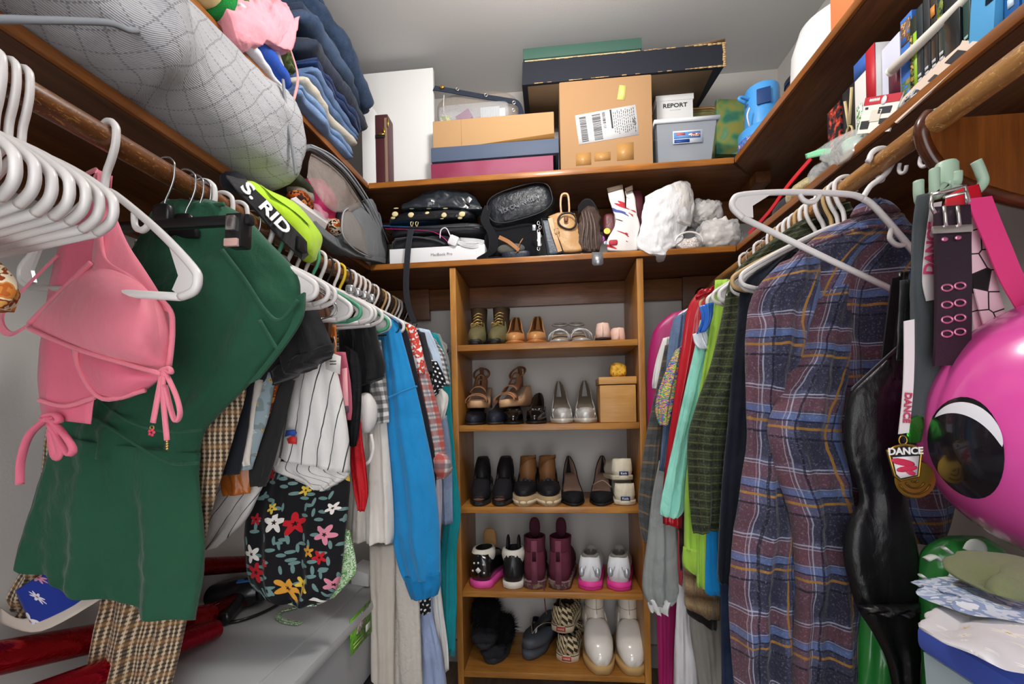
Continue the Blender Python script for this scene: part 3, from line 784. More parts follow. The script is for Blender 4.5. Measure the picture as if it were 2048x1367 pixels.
sandal('wedge_sandal', 'tan slingback wedge sandal stacked on the black pump by the rack side', shoe_at(956, 1, 1.598, zst), R(2), Sw, BRW, 'tan wedge sandals', wedge_straps, plain('#c59a75', .5), 'wedge')
sandal('wedge_sandal', 'tan slingback wedge sandal stacked crookedly across the patent pump', shoe_at(1013, 1, 1.605, zst+.002), R(-16), Sw, BRW, 'tan wedge sandals', wedge_straps, plain('#c59a75', .5), 'wedge', ry=R(-6))
GL = glitter('#b5b5ae'); SILL = plain('#8b8172', .45, .35)
Sgl = Shoe(hn=.4, L=.235, W=.08, H=.075, plat=.008, throat=.22, hv=.04, hs=.035, hh=.072, ht=.04, toe=.45, soleth=.008)
for u, rz, lb in ((1130, 3, 'silver glitter platform pump next to the patent pumps'), (1175, -3, 'silver glitter platform pump next to the bamboo box')):
    pump('glitter_pump', lb, shoe_at(u, 1, 1.597), R(rz), Sgl, [GL, SILL], 'silver glitter pumps', solemat=plain('#c7beb2', .4, .2), heelmat=GL)
bx = thing('bamboo_box', 'square bamboo box with a lid on the second rack shelf', 'box', (at(1237, 830, 1.60).x, 1.60, SHZ[1]))
BAM = wood('#d6a465', '#b9833f', 'X', .45, scale=.7, coat=.1, spec=.25); bxx = at(1237, 830, 1.60).x
box('body', (bxx, 1.665, SHZ[1]+.066), (.124, .12, .131), BAM, bx, .003)
box('lid', (bxx, 1.665, SHZ[1]+.147), (.130, .126, .026), BAM, bx, .003)
YEL = multi(('#c08a1e', '#d9a93a', '#e3b64c', '#b3781a'), 40, .6)
o = blob('amber_lump', (at(1235, 700, 1.66).x, 1.66, SHZ[1]+.1605+.026), (.058, .05, .052), YEL, e=.62, seed=3, amp=.004, fs=40); setp(o, 'yellow amber-coloured rounded lump on top of the bamboo box', 'ornament')
# --- shelf 3
def peep(root, S):
    obj('toe_opening', mblob(MB(), (0, .004, .027), (.042, .018, .017), e=.9, nu=16, nv=8), plain('#7a5242', .7), root)
    obj('peep_edge', mtube(MB(), [(-.022, .004, .018), (-.02, -.002, .03), (0, -.005, .034), (.02, -.002, .03), (.022, .004, .018), (0, -.002, .014)], .003, 6, closed=True), BK, root)
    obj('shaft', shaft(MB(), (0, .150, .075), [(0, .032, .055, 0), (.04, .032, .05, .005), (.075, .024, .04, .02), (.085, .020, .032, .03)]), [BK, BKI], root)
    for k in range(2): tube('side_lace', [(.03, .13, .1), (.043, .12, .075-.02*k), (.036+.006*k, .125, .05-.01*k)], .0012, plain('#101010', .7), root, n=5, smooth_n=4)
Spp = Shoe(L=.22, W=.074, H=.05, plat=.006, throat=.42, hv=.07, hs=.075, hh=.085, ht=.036, toe=.38, soleth=.008)
for u, rz, lb in ((957, 3, 'black peep-toe ankle bootie at the left end of the third rack shelf'), (999, -2, 'black peep-toe ankle bootie beside the espadrille wedges')):
    pump('peep_toe_bootie', lb, shoe_at(u, 2, 1.60), R(rz), Spp, [leather('#1c1b1f', .7, .2, 90, spec=.25), plain('#6b4f42', .6)], 'peep-toe booties', kind='block', extra=peep, solemat=plain('#2a2725', .6))
ROPE = pattern('#b79a72', (('v', .006, 0, .35, '#7d6443', .6), ('u', .004, 0, .4, '#cdb48c', .6)), .9)
def esp(root, S):
    # scalloped vamp edge
    for i in range(7):
        a = math.pi*(.08+.84*i/6); blob('scallop', (-.036*math.cos(a), .076, S.zs(.3)+.004+.042*math.sin(a)), (.018, .006, .02), BK, root, e=1, nu=10, nv=6)
    obj('heel_cup', shaft(MB(), (0, .175, S.zs(.85)-.01), [(0, .034, .05, 0), (.05, .033, .046, .006), (.085, .03, .044, .012)], th=.003), [leather('#8a5d36', .6, .15, 90), leather('#9a6b3f', .6, .15, 90)], root)
    ribbon('ankle_tie', [(-.03, .15, S.zs(.8)+.03), (-.01, .13, S.zs(.8)+.065), (.03, .15, S.zs(.8)+.08), (.03, .18, S.zs(.8)+.07)], (0, .006, .010), leather('#7a4f2c', .6, .15, 90), root, .002)
Sep = Shoe(L=.235, W=.086, H=.05, plat=.022, throat=.33, hv=.045, hs=.02, hh=.03, ht=.036, toe=.36, soleth=.012, waist=.12)
for u, rz, lb in ((1046, -3, 'black scalloped espadrille wedge with a jute sole, left of the pair'), (1099, 3, 'black scalloped espadrille wedge with a jute sole beside the black pumps')):
    root = thing('espadrille_wedge', lb, 'shoe', shoe_at(u, 2, 1.597), 'espadrille wedges')
    with xf(TR(shoe_at(u, 2, 1.597), R(rz))):
        obj('upper', Sep.upper(MB()), [BK, leather('#8a5d36', .6, .15, 90)], root)
        obj('jute_wedge', Sep.sole(MB(), flatb=True, grow=.003), ROPE, root)
        obj('toe_welt', mtube(MB(), [(Sep.w(t)*sg, t*Sep.L-.002, .014) for sg, t in [(-1, .3), (-1, .2), (-1, .1), (-1, .04), (0, 0), (1, .04), (1, .1), (1, .2), (1, .3)]], .006, 8), plain('#d9c6a8', .7), root)
        esp(root, Sep)
Sbp = Shoe(hn=.45, L=.235, W=.082, H=.07, throat=.27, hv=.036, hs=.034, hh=.075, ht=.036, toe=.42, soleth=.008)
for u, rz, lb, ex in ((1149, 3, 'black suede stiletto pump beside the espadrille wedges', None), (1201, -8, 'black suede stiletto pump with a clear strap beside the cream sneakers', lambda r, S: ribbon('elastic_strap', [(.036, .10, .05), (.005, .10, .075), (-.034, .11, .055)], (0, .004, .002), plain('#b59a86', .5), r, .001))):
    pump('suede_pump', lb, shoe_at(u, 2, 1.60), R(rz), Sbp, [leather('#1a1a1d', .8, .15, 120, spec=.2), plain('#8a6f60', .75)], 'black suede pumps', extra=ex, solemat=plain('#151413', .6))
# cream canvas sneakers, heels outward, stacked
CAN = cloth('#d9d0b8', var=.06); NAVYL = plain('#27406b', .5)
def keds(root, S):
    with xf(TR((0, S.L+.0012, .024), math.pi)):
        obj('heel_label', mbox(MB(), (0, 0, 0), (.032, .002, .014)), NAVYL, root)
        text('lettering', 'Keds', .011, plain('#f2f2ee', .5), root, face_M((0, -.0014, 0), (1, 0, 0), (0, 0, 1)), .0003)
    tube('foxing_line', [(S.w(t)*sg, t*S.L+(.002 if t > .99 else 0), .012) for sg, t in [(-1, .6), (-1, .8), (-1, .93), (-1, .985), (1, .985), (1, .93), (1, .8), (1, .6)]], .002, plain('#c9bda2', .6), root, n=6)
Skd = Shoe(L=.225, W=.08, throat=.40, hv=.06, hs=.05, hh=.06, ht=.036, toe=.42, soleth=.016, waist=.12)
xk = at(1250, 960, 1.60).x
pump('canvas_sneaker', 'cream canvas sneaker with a navy heel label, lower of the stacked two', turn(1254, 2, .225, 1.612, R(180-3)), R(180-3), Skd, [CAN, plain('#8d8674', .8)], 'cream sneakers', kind=None, extra=keds, solemat=plain('#d2c8b1', .6))
pump('canvas_sneaker', 'cream canvas sneaker with a navy heel label, upper of the stacked two', tuple(Vector(turn(1252, 2, .225, 1.626, R(180+5)))+Vector((0, 0, .066))), R(180+5), Skd, [CAN, plain('#8d8674', .8)], 'cream sneakers', kind=None, extra=keds, solemat=plain('#d2c8b1', .6), tilt=R(5))
# --- shelf 4 : heels outward
def hightop(root, S, body, cuff, dots_=None, slot=False):
    obj('collar', shaft(MB(), (0, S.L-.052, .085), [(0, .036, .045, 0), (.02, .042, .05, 0), (.035, .043, .052, 0), (.05, .037, .05, -.004)], th=.008), [cuff, plain('#1d1b19', .8)], root)
    if slot:
        for sx in (-1, 1): obj('tongue_wing', mblob(MB(), (sx*.02, S.L-.06, .15), (.013, .05, .06), e=.9, nu=12, nv=8), plain('#141414', .7), root)
    else: obj('tongue', mblob(MB(), (.0, S.L-.115, .145), (.055, .02, .09), e=.7, nu=14, nv=10), leather('#8f6c40', .8, .2, 60), root)
    for sx in (-1, 1): obj('side_panel', mblob(MB(), (sx*.033, S.L-.1, .06), (.012, .12, .07), e=.8, nu=12, nv=8), body, root)
Sht = Shoe(L=.25, W=.092, throat=.46, hv=.085, hs=.09, hh=.095, ht=.05, toe=.4, soleth=.026, waist=.1)
BLKP = leather('#141416', .18, .08, 40, coat=.7)
def ht1(r, S):
    hightop(r, S, BLKP, plain('#d8d3c8', .5))
    with xf(TR((0, S.L+.0025, .066), math.pi)):
        obj('heel_emblem', mbox(MB(), (0, 0, 0), (.016, .002, .016), Matrix.Rotation(R(45), 3, 'Y')), plain('#e9e7e2', .5), r)
        for sx, sz in ((-.022, -.004), (.022, -.008), (0, .026), (-.016, .024), (.02, .022)): obj('stud', mblob(MB(), (sx, .002, sz), (.008, .005, .008), e=1, nu=8, nv=6), plain('#d9d8d4', .4), r)
pump('high_top_sneaker', 'black and white patent high-top sneaker with a hot pink sole', turn(957, 3, .25, 1.612, R(180-14)), R(180-14), Sht, [BLKP, plain('#1a1817', .8)], 'black high-top sneakers', kind=None, extra=ht1, solemat=plain('#e552a4', .5))
pump('high_top_sneaker', 'black and white high-top sneaker with a white sole beside the burgundy boots', turn(1024, 3, .25, 1.61, R(180-2)), R(180-2), Shoe(L=.25, W=.076, throat=.46, hv=.085, hs=.09, hh=.095, ht=.05, toe=.4, soleth=.024, waist=.05), [leather('#1a1a1b', .35, .2, 60), plain('#1a1817', .8)], 'black high-top sneakers', kind=None, extra=lambda r, S: hightop(r, S, leather('#1a1a1b', .35, .2, 60), plain('#d8d3c8', .5), slot=True), solemat=plain('#d9d2c8', .7))
BUR = leather('#5c2a38', .85, .15, 100, spec=.15); BURD = leather('#3d1a25', .85, .15, 100, spec=.15)
Sbu = Shoe(L=.255, W=.084, throat=.5, hv=.1, hs=.1, hh=.1, ht=.055, toe=.4, soleth=.03, waist=.08)
def burg(r, S):
    obj('shaft', shaft(MB(), (0, S.L-.055, .10), [(0, .04, .05, 0), (.03, .038, .048, -.002), (.06, .039, .05, -.006), (.075, .040, .05, -.01)], th=.006), [BUR, BURD], r)
    obj('tongue', mblob(MB(), (0, S.L-.085, .20), (.04, .014, .075), e=.8, nu=14, nv=10), BURD, r)
    obj('heel_pull', mribbon(MB(), [(0, S.L+.0028, .02), (0, S.L+.003, .08), (0, S.L+.001, .13), (0, S.L-.004, .172)], [(.022, 0, 0)]*4, .003), leather('#774153', .8, .15, 100, spec=.15), r)
    obj('loop_window', mbox(MB(), (0, S.L+.0055, .118), (.014, .002, .034)), BURD, r)
    tube('sole_line', [(S.w(t)*sg*1.03, t*S.L+(.004 if t > .98 else 0), .028) for sg, t in [(-1, .5), (-1, .7), (-1, .85), (-1, .94), (-1, .985), (1, .985), (1, .94), (1, .85), (1, .7), (1, .5)]], .0022, plain('#8c6a72', .8), r, n=6)
DIRT = multi(('#6a4a50', '#5b3b44', '#77645a', '#857a58'), 60, .9)
pump('suede_boot', 'burgundy suede ankle boot with a grimy sole beside the high-tops', turn(1069, 3, .255, 1.612, R(180)), R(180), Sbu, [BUR, BURD], 'burgundy boots', kind=None, extra=burg, solemat=DIRT)
def burg2(r, S):
    burg(r, S)
    tube('trailing_lace', [(.05, .262, .03), (.050, .27, -.004), (.048, .275, -.03), (.046, .268, -.07), (.044, .266, -.085)], .0022, plain('#5b2b36', .8), r, n=6, smooth_n=5)
pump('suede_boot', 'burgundy suede ankle boot with a lace trailing over the shelf edge', turn(1117, 3, .255, 1.612, R(180-9)), R(180-9), Sbu, [BUR, BURD], 'burgundy boots', kind=None, extra=burg2, solemat=DIRT)
WHT = leather('#dcdde0', .45, .1, 120); GRY = cloth('#8c8983', var=.1)
def runner(r, S):
    obj('collar', shaft(MB(), (0, S.L-.06, .07), [(0, .036, .05, 0), (.03, .034, .048, -.004), (.045, .03, .044, -.01)], th=.007), [GRY, cloth('#6b6863')], r)
    obj('mesh_vamp', mblob(MB(), (0, .105, .065), (.06, .13, .075), e=.8, nu=16, nv=10), GRY, r)
    obj('tongue', mblob(MB(), (0, S.L-.115, .105), (.04, .02, .05), e=.8, nu=12, nv=8), GRY, r)
    for sx in (-1, 1):
        obj('reflector', mblob(MB(), (sx*.026, S.L-.008, .062), (.022, .018, .034), e=.8, nu=12, nv=8, rot=Matrix.Rotation(sx*R(20), 3, 'Z')), plain('#b9bcc2', .3, .5), r)
        tube('overlay_seam', [(sx*.012, S.L+.003, .086), (sx*.02, S.L+.001, .064), (sx*.034, S.L-.01, .04)], .0012, plain('#9b9ca0', .5), r, n=6, smooth_n=4)
    mb = MB(); S2 = Shoe(L=S.L, W=S.W, throat=.4, toe=.4, soleth=.013, waist=.1)
    obj('sole_groove', S2.sole(MB(), th=.003, grow=.0035), plain('#b82d78', .5), r)
Srn = Shoe(L=.25, W=.088, throat=.48, hv=.075, hs=.072, hh=.085, ht=.048, toe=.42, soleth=.03, waist=.1)
for u, rz, lb in ((1183, 8, 'white and grey running shoe with a hot pink sole beside the burgundy boots'), (1241, 10, 'white and grey running shoe with a hot pink sole at the right end')):
    pump('running_shoe', lb, turn(u-4, 3, .25, 1.61, R(180-rz)), R(180-rz), Srn, [WHT, cloth('#6b6863')], 'white running shoes', kind=None, extra=runner, solemat=plain('#e23f95', .5))
# --- shelf 5
z5 = SHZ[4]
FUR = fur('#0a0a0c'); FURG = fur('#2a2b30')
def hairy(name, c, s, mat, parent, seed, n=900, ln=.02, e=.8):
    rng = random.Random(seed); mb = MB(); mblob(mb, c, s, e=e, seed=seed, amp=.008, fs=30, nu=26, nv=16)
    for _ in range(n):
        a = rng.uniform(0, 6.283); ph = math.asin(rng.uniform(-.75, 1)); d = Vector((math.cos(ph)*math.cos(a), math.cos(ph)*math.sin(a), math.sin(ph)))
        p = Vector(c)+Vector((d.x*s[0]/2, d.y*s[1]/2, d.z*s[2]/2)); q = p+(d+Vector((rng.uniform(-.7, .7), rng.uniform(-.7, .7), rng.uniform(-.7, .4))))*ln*rng.uniform(.5, 1.2)
        w = d.cross(Vector((rng.random(), rng.random(), rng.random()))).normalized()*.0022
        mb.add([p-w, p+w, q], [(0, 1, 2)])
    return obj(name, mb, mat, parent)
def slipper(loc, rz, label, tilt, seed):
    root = thing('fluffy_slipper', label, 'slipper', loc, 'fluffy slippers')
    S = Shoe(L=.245, W=.1, soleth=.02, toe=.4, waist=.1)
    with xf(TR(loc, rz, tilt)):
        obj('sole', S.sole(MB()), plain('#2b2c30', .9), root)
        hairy('plush_strap', (0, .145, .06), (.112, .16, .095), FUR, root, seed)
        hairy('plush_footbed', (0, .04, .03), (.092, .085, .035), FURG, root, seed+1, 260, .009)
    return root
p = atZ(983, 1325, z5)
slipper((p.x, p.y-.01, z5+.001), R(-6), 'fluffy black slipper, lower of the stacked pair on the bottom shelf', 0, 5)
slipper((p.x-.025, p.y-.005, z5+.05), R(6), 'fluffy black slipper, upper of the stacked pair on the bottom shelf', R(8), 9)
def flipflop(loc, rz, label, ry=0, rx=0):
    root = thing('wedge_flip_flop', label, 'sandal', loc, 'wedge flip-flops')
    S = Shoe(L=.24, W=.088, H=.02, plat=.022, soleth=.01, toe=.38, waist=.15)
    dk = plain('#26272b', .5)
    with xf(TR(loc, rz, rx, ry)):
        obj('footbed', S.sole(MB(), th=.008, zoff=.001, grow=.003), plain('#4b4f57', .6), root)
        obj('wedge_sole', S.sole(MB(), flatb=True, grow=-.002, zoff=-.009), dk, root)
        for sx in (-1, 1): ribbon('thong_strap', [(0, .045, .036), (sx*.012, .06, .055), (sx*.032, .095, .066), (sx*.043, .15, .042)], (0, .008, .018), leather('#15151a', .15, .1, 60, coat=.6), root, .003)
        for sx in (-1, 1): tube('strap_piping', [(0, .04, .040), (sx*.012, .054, .062), (sx*.034, .085, .074), (sx*.046, .14, .05)], .0016, plain('#9c8b7c', .4, .3), root, n=6, smooth_n=4)
        box('buckle', (-.042, .12, .056), (.004, .02, .016), plain('#a8a49c', .3, .8), root)
    return root
p = atZ(1057, 1318, z5)
flipflop((p.x-.005, p.y-.005, z5+.001), R(-22), 'black wedge flip-flop lying flat under its mate', 0)
flipflop((p.x-.005, p.y-.012, z5+.044), R(-30), 'black wedge flip-flop lying on top of its mate', 0)
CHK = None
def check_mat():
    t = NT('checker_canvas')
    ch = t.new('ShaderNodeTexChecker'); t.link(t.coord('UV'), ch.inputs['Vector']); ch.inputs['Scale'].default_value = 75
    ch.inputs['Color1'].default_value = C('#d0bd98'); ch.inputs['Color2'].default_value = C('#3b332c'); t.base(ch.outputs[0]); return t.set(.85)
CHK = check_mat()
def vans(r, S):
    with xf(TR((0, S.L+.004, .016), math.pi)):
        obj('heel_patch', mbox(MB(), (0, 0, 0), (.034, .002, .016)), plain('#b5443f', .6), r)
        text('lettering', 'VANS', .010, plain('#e7d8d0', .6), r, face_M((0, -.0012, 0), (1, 0, 0), (0, 0, 1)), .0003)
    tube('foxing_stripe', [((S.w(t)+.002)*sg, t*S.L+(.003 if t > .98 else 0), .025) for sg, t in [(-1, .1), (-1, .3), (-1, .5), (-1, .7), (-1, .85), (-1, .94), (-1, .985), (1, .985), (1, .94), (1, .85), (1, .7), (1, .5), (1, .3), (1, .1)]], .0016, plain('#2f2a27', .7), r, n=6)
    obj('elastic_gusset', mblob(MB(), (0, .115, .068), (.062, .03, .02), e=.8, nu=12, nv=8), plain('#2b2623', .9), r)
Sva = Shoe(L=.245, W=.09, throat=.5, hv=.066, hs=.056, hh=.07, ht=.045, toe=.4, soleth=.026, waist=.1)
p = atZ(1131, 1322, z5)
pump('checkered_slip_on', 'black and cream checkered slip-on sneaker standing on the bottom shelf', turn(1130, 4, .245, p.y-.01, R(180-9)), R(180-9), Sva, [CHK, plain('#2b2623', .9)], 'checkered slip-ons', kind=None, extra=vans, solemat=plain('#cfc0a4', .7))
pump('checkered_slip_on', 'black and cream checkered slip-on sneaker resting on top of its mate', tuple(Vector(turn(1120, 4, .245, p.y+.01, R(180-13)))+Vector((0, 0, .098))), R(180-13), Sva, [CHK, plain('#2b2623', .9)], 'checkered slip-ons', kind=None, extra=vans, solemat=plain('#cfc0a4', .7), tilt=R(0))
# white rain boots
IV = leather('#e7e2da', .12, .03, 20, coat=.8); IVS = plain('#cfc4b4', .5)
def rainboot(u, rz, label):
    p = atZ(u, 1338, z5); loc = (p.x, 1.595, z5+.001)
    root = thing('rain_boot', label, 'boot', loc, 'ivory rain boots')
    S = Shoe(L=.255, W=.106, throat=.5, hv=.115, hs=.12, hh=.12, ht=.068, toe=.3, soleth=.028, waist=.12)
    with xf(TR(loc, rz)):
        obj('foot', S.upper(MB()), [IV, IVS], root)
        obj('sole', S.sole(MB(), grow=.004), plain('#c09a63', .6), root)
        obj('shaft', shaft(MB(), (0, .175, .10), [(-.02, .040, .075, -.01), (.03, .038, .06, 0), (.07, .036, .054, .005), (.12, .039, .056, .006), (.17, .042, .058, .006)], th=.004), [leather('#d8cfc2', .3, .05, 30), IVS], root)
        tube('shaft_seam', [(.0365*math.cos(a), .180+.056*math.sin(a), .172) for a in [6.283*k/24 for k in range(24)]], .0012, plain('#b5aa9b', .5), root, n=5, closed=True)
        tube('front_seam', [(0, .112, .16), (0, .123, .2), (0, .125, .265)], .001, plain('#b5aa9b', .5), root, n=5)
        ribbon('pull_loop', [(.036, .2, .262), (.05, .195, .225), (.042, .2, .18)], (0, .012, 0), plain('#b9b2a7', .6), root, .0015)
    return root
rainboot(1203, R(3), 'ivory rubber rain boot beside the checkered slip-ons')
rainboot(1264, R(-3), 'ivory rubber rain boot at the right end of the bottom shelf')
# ================================================================ THINGS ON THE SHELVES
def boxf(name, u0, u1, vb, Y, depth, zb, zt, mat, parent=None, bevel=.002, tilt=0):
    """box whose front face spans pixel columns u0..u1 at depth Y"""
    x0 = at(u0, vb, Y).x; x1 = at(u1, vb, Y).x
    rot = Matrix.Rotation(tilt, 3, 'Y') if tilt else None
    return box(name, ((x0+x1)/2, Y+depth/2, (zb+zt)/2), (x1-x0, depth, zt-zb), mat, parent, bevel, rot)
U = ZU+.0005
PAPER = plain('#dedddb', .8, spec=.2); KRAFT = plain('#ab8661', .85, spec=.2, var=.06); KRAFT2 = plain('#b79268', .85, spec=.2, var=.05)
setp(boxf('foam_board', 726, 869, 300, 1.665, .02, U, 2.345, PAPER, bevel=.001), 'large white foam board standing against the back wall beside the jeans', 'board')
r = thing('slim_white_box', 'slim white cardboard box with a chipped edge beside the burgundy album', 'box', at(737, 360, 1.60))
boxf('carton', 725, 751, 330, 1.602, .055, U, 2.165, PAPER, r); boxf('end_flap', 727, 745, 330, 1.61, .045, 2.165, 2.185, plain('#d4d3d0', .8), r)
r = thing('photo_album', 'burgundy leather album with a brass clasp between the white boards', 'album', at(764, 358, 1.60))
boxf('cover', 751.5, 777, 330, 1.604, .058, U, 2.145, leather('#4a2327', .45, .2, 70), r, .004)
boxf('page_edges', 770, 775.5, 330, 1.602, .05, U+.004, 2.13, plain('#8a6f5d', .8), r, .001)
zc = at(765, 268, 1.60).z
boxf('clasp_band', 751.5, 771, 330, 1.6005, .004, zc-.012, zc, plain('#1d1719', .5), r, .001)
mb = MB(); x0 = at(757, 268, 1.60).x; mbox(mb, (x0+.012, 1.599, zc), (.024, .003, .007)); mbox(mb, (x0+.021, 1.599, zc+.01), (.007, .003, .02)); obj('brass_corner', mb, plain('#c9a24a', .3, .9), r)
mb = MB(); x1 = at(775, 220, 1.60).x; mbox(mb, (x1, 1.601, 2.11), (.006, .003, .03)); obj('brass_corner', mb, plain('#c9a24a', .3, .9), r)
# flat boxes
setp(boxf('flat_gift_box', 862, 1107, 345, 1.602, .24, U, 1.9485, multi(('#7e2c48', '#86324c', '#8f3f58', '#985068'), 4, .55, (1, 1, 1), .05, lin=True)), 'flat burgundy gift box at the bottom of the box pile', 'box')
r = thing('flat_navy_box', 'flat slate blue box sandwiched between the kraft box and the burgundy box', 'box', at(990, 325, 1.60))
zz = 1.9492
boxf('lid', 862, 1118, 315, 1.598, .25, zz+.004, zz+.055, plain('#4e5a70', .6, var=.08), r); boxf('tray', 870, 1112, 315, 1.606, .235, zz, zz+.02, plain('#262a33', .6), r)
r = thing('flat_kraft_box', 'long flat kraft cardboard box on top of the slate blue box', 'box', at(990, 300, 1.60))
zk = zz+.0556; x0 = at(866, 290, 1.602).x; x1 = at(1109, 290, 1.602).x
boxf('carton', 866, 1109, 290, 1.603, .22, zk, zk+.098, KRAFT2, r, .003)
obj('flap_edge', MB().add([(x0-.001, 1.6015, zk+.001), (x0+.16, 1.6015, zk), (x1, 1.6015, zk+.02), (x1, 1.6015, zk+.003), (x0+.16, 1.6015, zk-.0005)], [(0, 1, 2, 3, 4)]), plain('#8c6430', .9), r, solid=.0008)
box('seam', (x0+.105, 1.6025, zk+.05), (.0015, .001, .09), plain('#b98f5e', .9), r, 0)
# clear vinyl case with contents, on the kraft box
zt = zk+.0985; xc = at(955, 230, 1.70).x
r = thing('clear_vinyl_bag', 'clear vinyl zip bag with a navy grommet band lying on the kraft box', 'bag', (xc, 1.72, zt))
blob('clear_body', (xc, 1.725, zt+.078), (.31, .11, .155), glassy('#a89b8e', .12, .38, bump=.4), r, e=.45, e2=.6, seed=4, amp=.006)
P = [at(u, v, 1.665) for u, v in ((868, 176), (905, 182), (960, 192), (1010, 200), (1036, 207), (1043, 230), (1046, 240))]
ribbon('grommet_band', P, [(.006, .01, .022)]*5+[(.022, .01, .004)]*2, cloth('#2a3240'), r, .003)
for u, v in ((915, 178), (972, 190), (1028, 205), (1027, 220)):
    p = at(u, v, 1.660); obj('grommet', mtube(MB(), [p+Vector((.0055*math.cos(a), 0, .0055*math.sin(a))) for a in [6.283*k/12 for k in range(12)]], .0016, 6, closed=True), plain('#d8d6d0', .25, .9), r)
blob('zip_pull', at(884, 174, 1.66), (.018, .01, .014), plain('#b98f45', .35, .8), r, e=.8, nu=10, nv=6)
tube('zip_cord', [at(888, 190, 1.655), at(887, 210, 1.655), at(888, 228, 1.655)], .0015, plain('#e6dfd2', .5), r, n=6)
xb = at(950, 235, 1.66).x; r = thing('clear_tray', 'small clear plastic tray of odds and ends inside the pile on the kraft box', 'tray', (xb, 1.66, zt))
mb = MB(); n_ = 16
with xf(TR((xb, 1.64, zt+.001))):
    obj('tub', mblob(MB(), (0, 0, .033), (.262, .05, .064), e=.3, nu=28, nv=10), glassy('#c9cbd0', .1, .3), r)
    box('green_packet', (-.105, -.005, .017), (.035, .012, .03), multi(('#9fae4c', '#d2d089', '#7d8b45'), 60, .5), r)
    box('purple_packet', (-.035, -.006, .024), (.055, .01, .036), plain('#7a2f5f', .5), r, rot=Matrix.Rotation(R(-30), 3, 'Y'))
    box('white_packet', (.06, -.006, .026), (.07, .012, .05), pattern('#cdd0d2', (('u', .006, 0, .4, '#a6abb0', .7),)), r)
    box('paper_box', (.1, .004, .03), (.03, .012, .04), plain('#e6e3dc', .6), r)
# big carton
r = thing('shipping_carton', 'big brown shipping carton with a white address label', 'box', at(1215, 330, 1.60))
x0 = at(1121, 325, 1.60).x; x1 = at(1307, 325, 1.60).x; ztop = 2.202
box('carton', ((x0+x1)/2, 1.60+.12, (U+ztop)/2), (x1-x0, .24, ztop-U), KRAFT, r, .006)
Q = [at(u, v, 1.5992) for u, v in ((1150, 231), (1271, 209), (1278, 269), (1158, 289))]
obj('address_label', MB().add([Q[3], Q[2], Q[1], Q[0]], [(0, 1, 2, 3)]), plain('#e4e4e4', .6), r, solid=.0006)
def onlab(a, b): return Q[3].lerp(Q[2], a).lerp(Q[0].lerp(Q[1], a), b)+Vector((0, -.0009, 0))
rng = random.Random(2); mb = MB()
def lrect(a0, a1, b0, b1): mb.add([onlab(a0, b0), onlab(a1, b0), onlab(a1, b1), onlab(a0, b1)], [(0, 1, 2, 3)])
for a0, a1, b0, b1 in ((.06, .17, .06, .92), (.27, .41, .05, .92), (.44, .49, .4, .95)):
    b = b0
    while b < b1: h = rng.uniform(.008, .028); lrect(a0, a1, b, min(b1, b+h)); b += h+rng.uniform(.008, .024)
for a0, a1 in ((.57, .60),): lrect(a0, a1, .35, .98)
for k in range(11):
    a = .62+.033*k; b = .1+rng.uniform(0, .15)
    while b < .9: h = rng.uniform(.04, .12); lrect(a, a+.010, b, min(.93, b+h)); b += h+.03
obj('label_print', mb, plain('#3a3a3d', .7), r)['kind'] = 'stuff'
text('lettering', 'UPS', .014, plain('#2a2a2c', .7), r, face_M(onlab(.955, .45)+Vector((0, -.0004, 0)), Q[0]-Q[3], Q[3]-Q[2], .0), .0002)
for u0, u1, v0, v1 in ((1152, 1182, 304, 331), (1189, 1221, 303, 322), (1234, 1267, 284, 321)):
    p0 = at(u0, v1, 1.599); p1 = at(u1, v0, 1.599); box('packing_tape', ((p0.x+p1.x)/2, 1.5994, (p0.z+p1.z)/2), (p1.x-p0.x, .0008, p1.z-p0.z), plain('#b98a50', .35, var=.1), r, 0)
Q2 = [at(u, v, 1.599) for u, v in ((1234, 199), (1249, 200), (1253, 171), (1239, 170))]; obj('yellow_sticker', MB().add(Q2, [(0, 1, 2, 3)]), plain('#dfd77a', .6), r, solid=.0006)
# big black flat box across the top, green box on it
r = thing('large_flat_box', 'large battered black flat box lying across the top of the carton', 'box', at(1250, 200, 1.62))
xa = at(1044, 180, 1.60).x; xb = at(1452, 150, 1.60).x; zb0 = ztop+.0008
BLK = plain('#2a2c34', .75, spec=.2, var=.12)
hexa('carton', [(xa, 1.60, zb0), (xb-.004, 1.60, zb0+.003), (xb-.03, 1.85, zb0+.003), (xa, 1.85, zb0), (xa+.004, 1.60, zb0+.082), (xb, 1.60, zb0+.082), (xb-.03, 1.85, zb0+.08), (xa, 1.85, zb0+.08)], BLK, r, .002)
box('underside_board', ((xa+xb)/2-.01, 1.728, zb0+.0005), (xb-xa-.06, .236, .002), plain('#5e4a35', .9, var=.15), r, 0)
mb = MB(); rng = random.Random(5)
for k in range(46):
    t = k/45; x = lerp(xa+.006, xb-.004, t); w = rng.uniform(.002, .007)*(2.2 if t > .88 else 1)
    if t > .86 or rng.random() < .55: mbox(mb, (x, 1.5992, zb0+.082-rng.uniform(0, .002)), (.016, .002, w*.5))
    if t > .8 or rng.random() < .4: mbox(mb, (x, 1.5992, zb0+.003*t+.001), (.016, .002, w*.4))
for k in range(9): mbox(mb, (xb-.003-rng.random()*.003, 1.5992, zb0+.01+.008*k), (rng.uniform(.004, .012), .002, .009))
obj('torn_edge', mb, plain('#c2a273', .9), r)['kind'] = 'stuff'
obj('loose_flap', MB().add([(xb-.13, 1.6, zb0+.083), (xb, 1.6, zb0+.096), (xb+.004, 1.615, zb0+.093), (xb-.13, 1.63, zb0+.083)], [(0, 1, 2, 3)]), plain('#8c7350', .9), r, solid=.0015)
zg = zb0+.0826
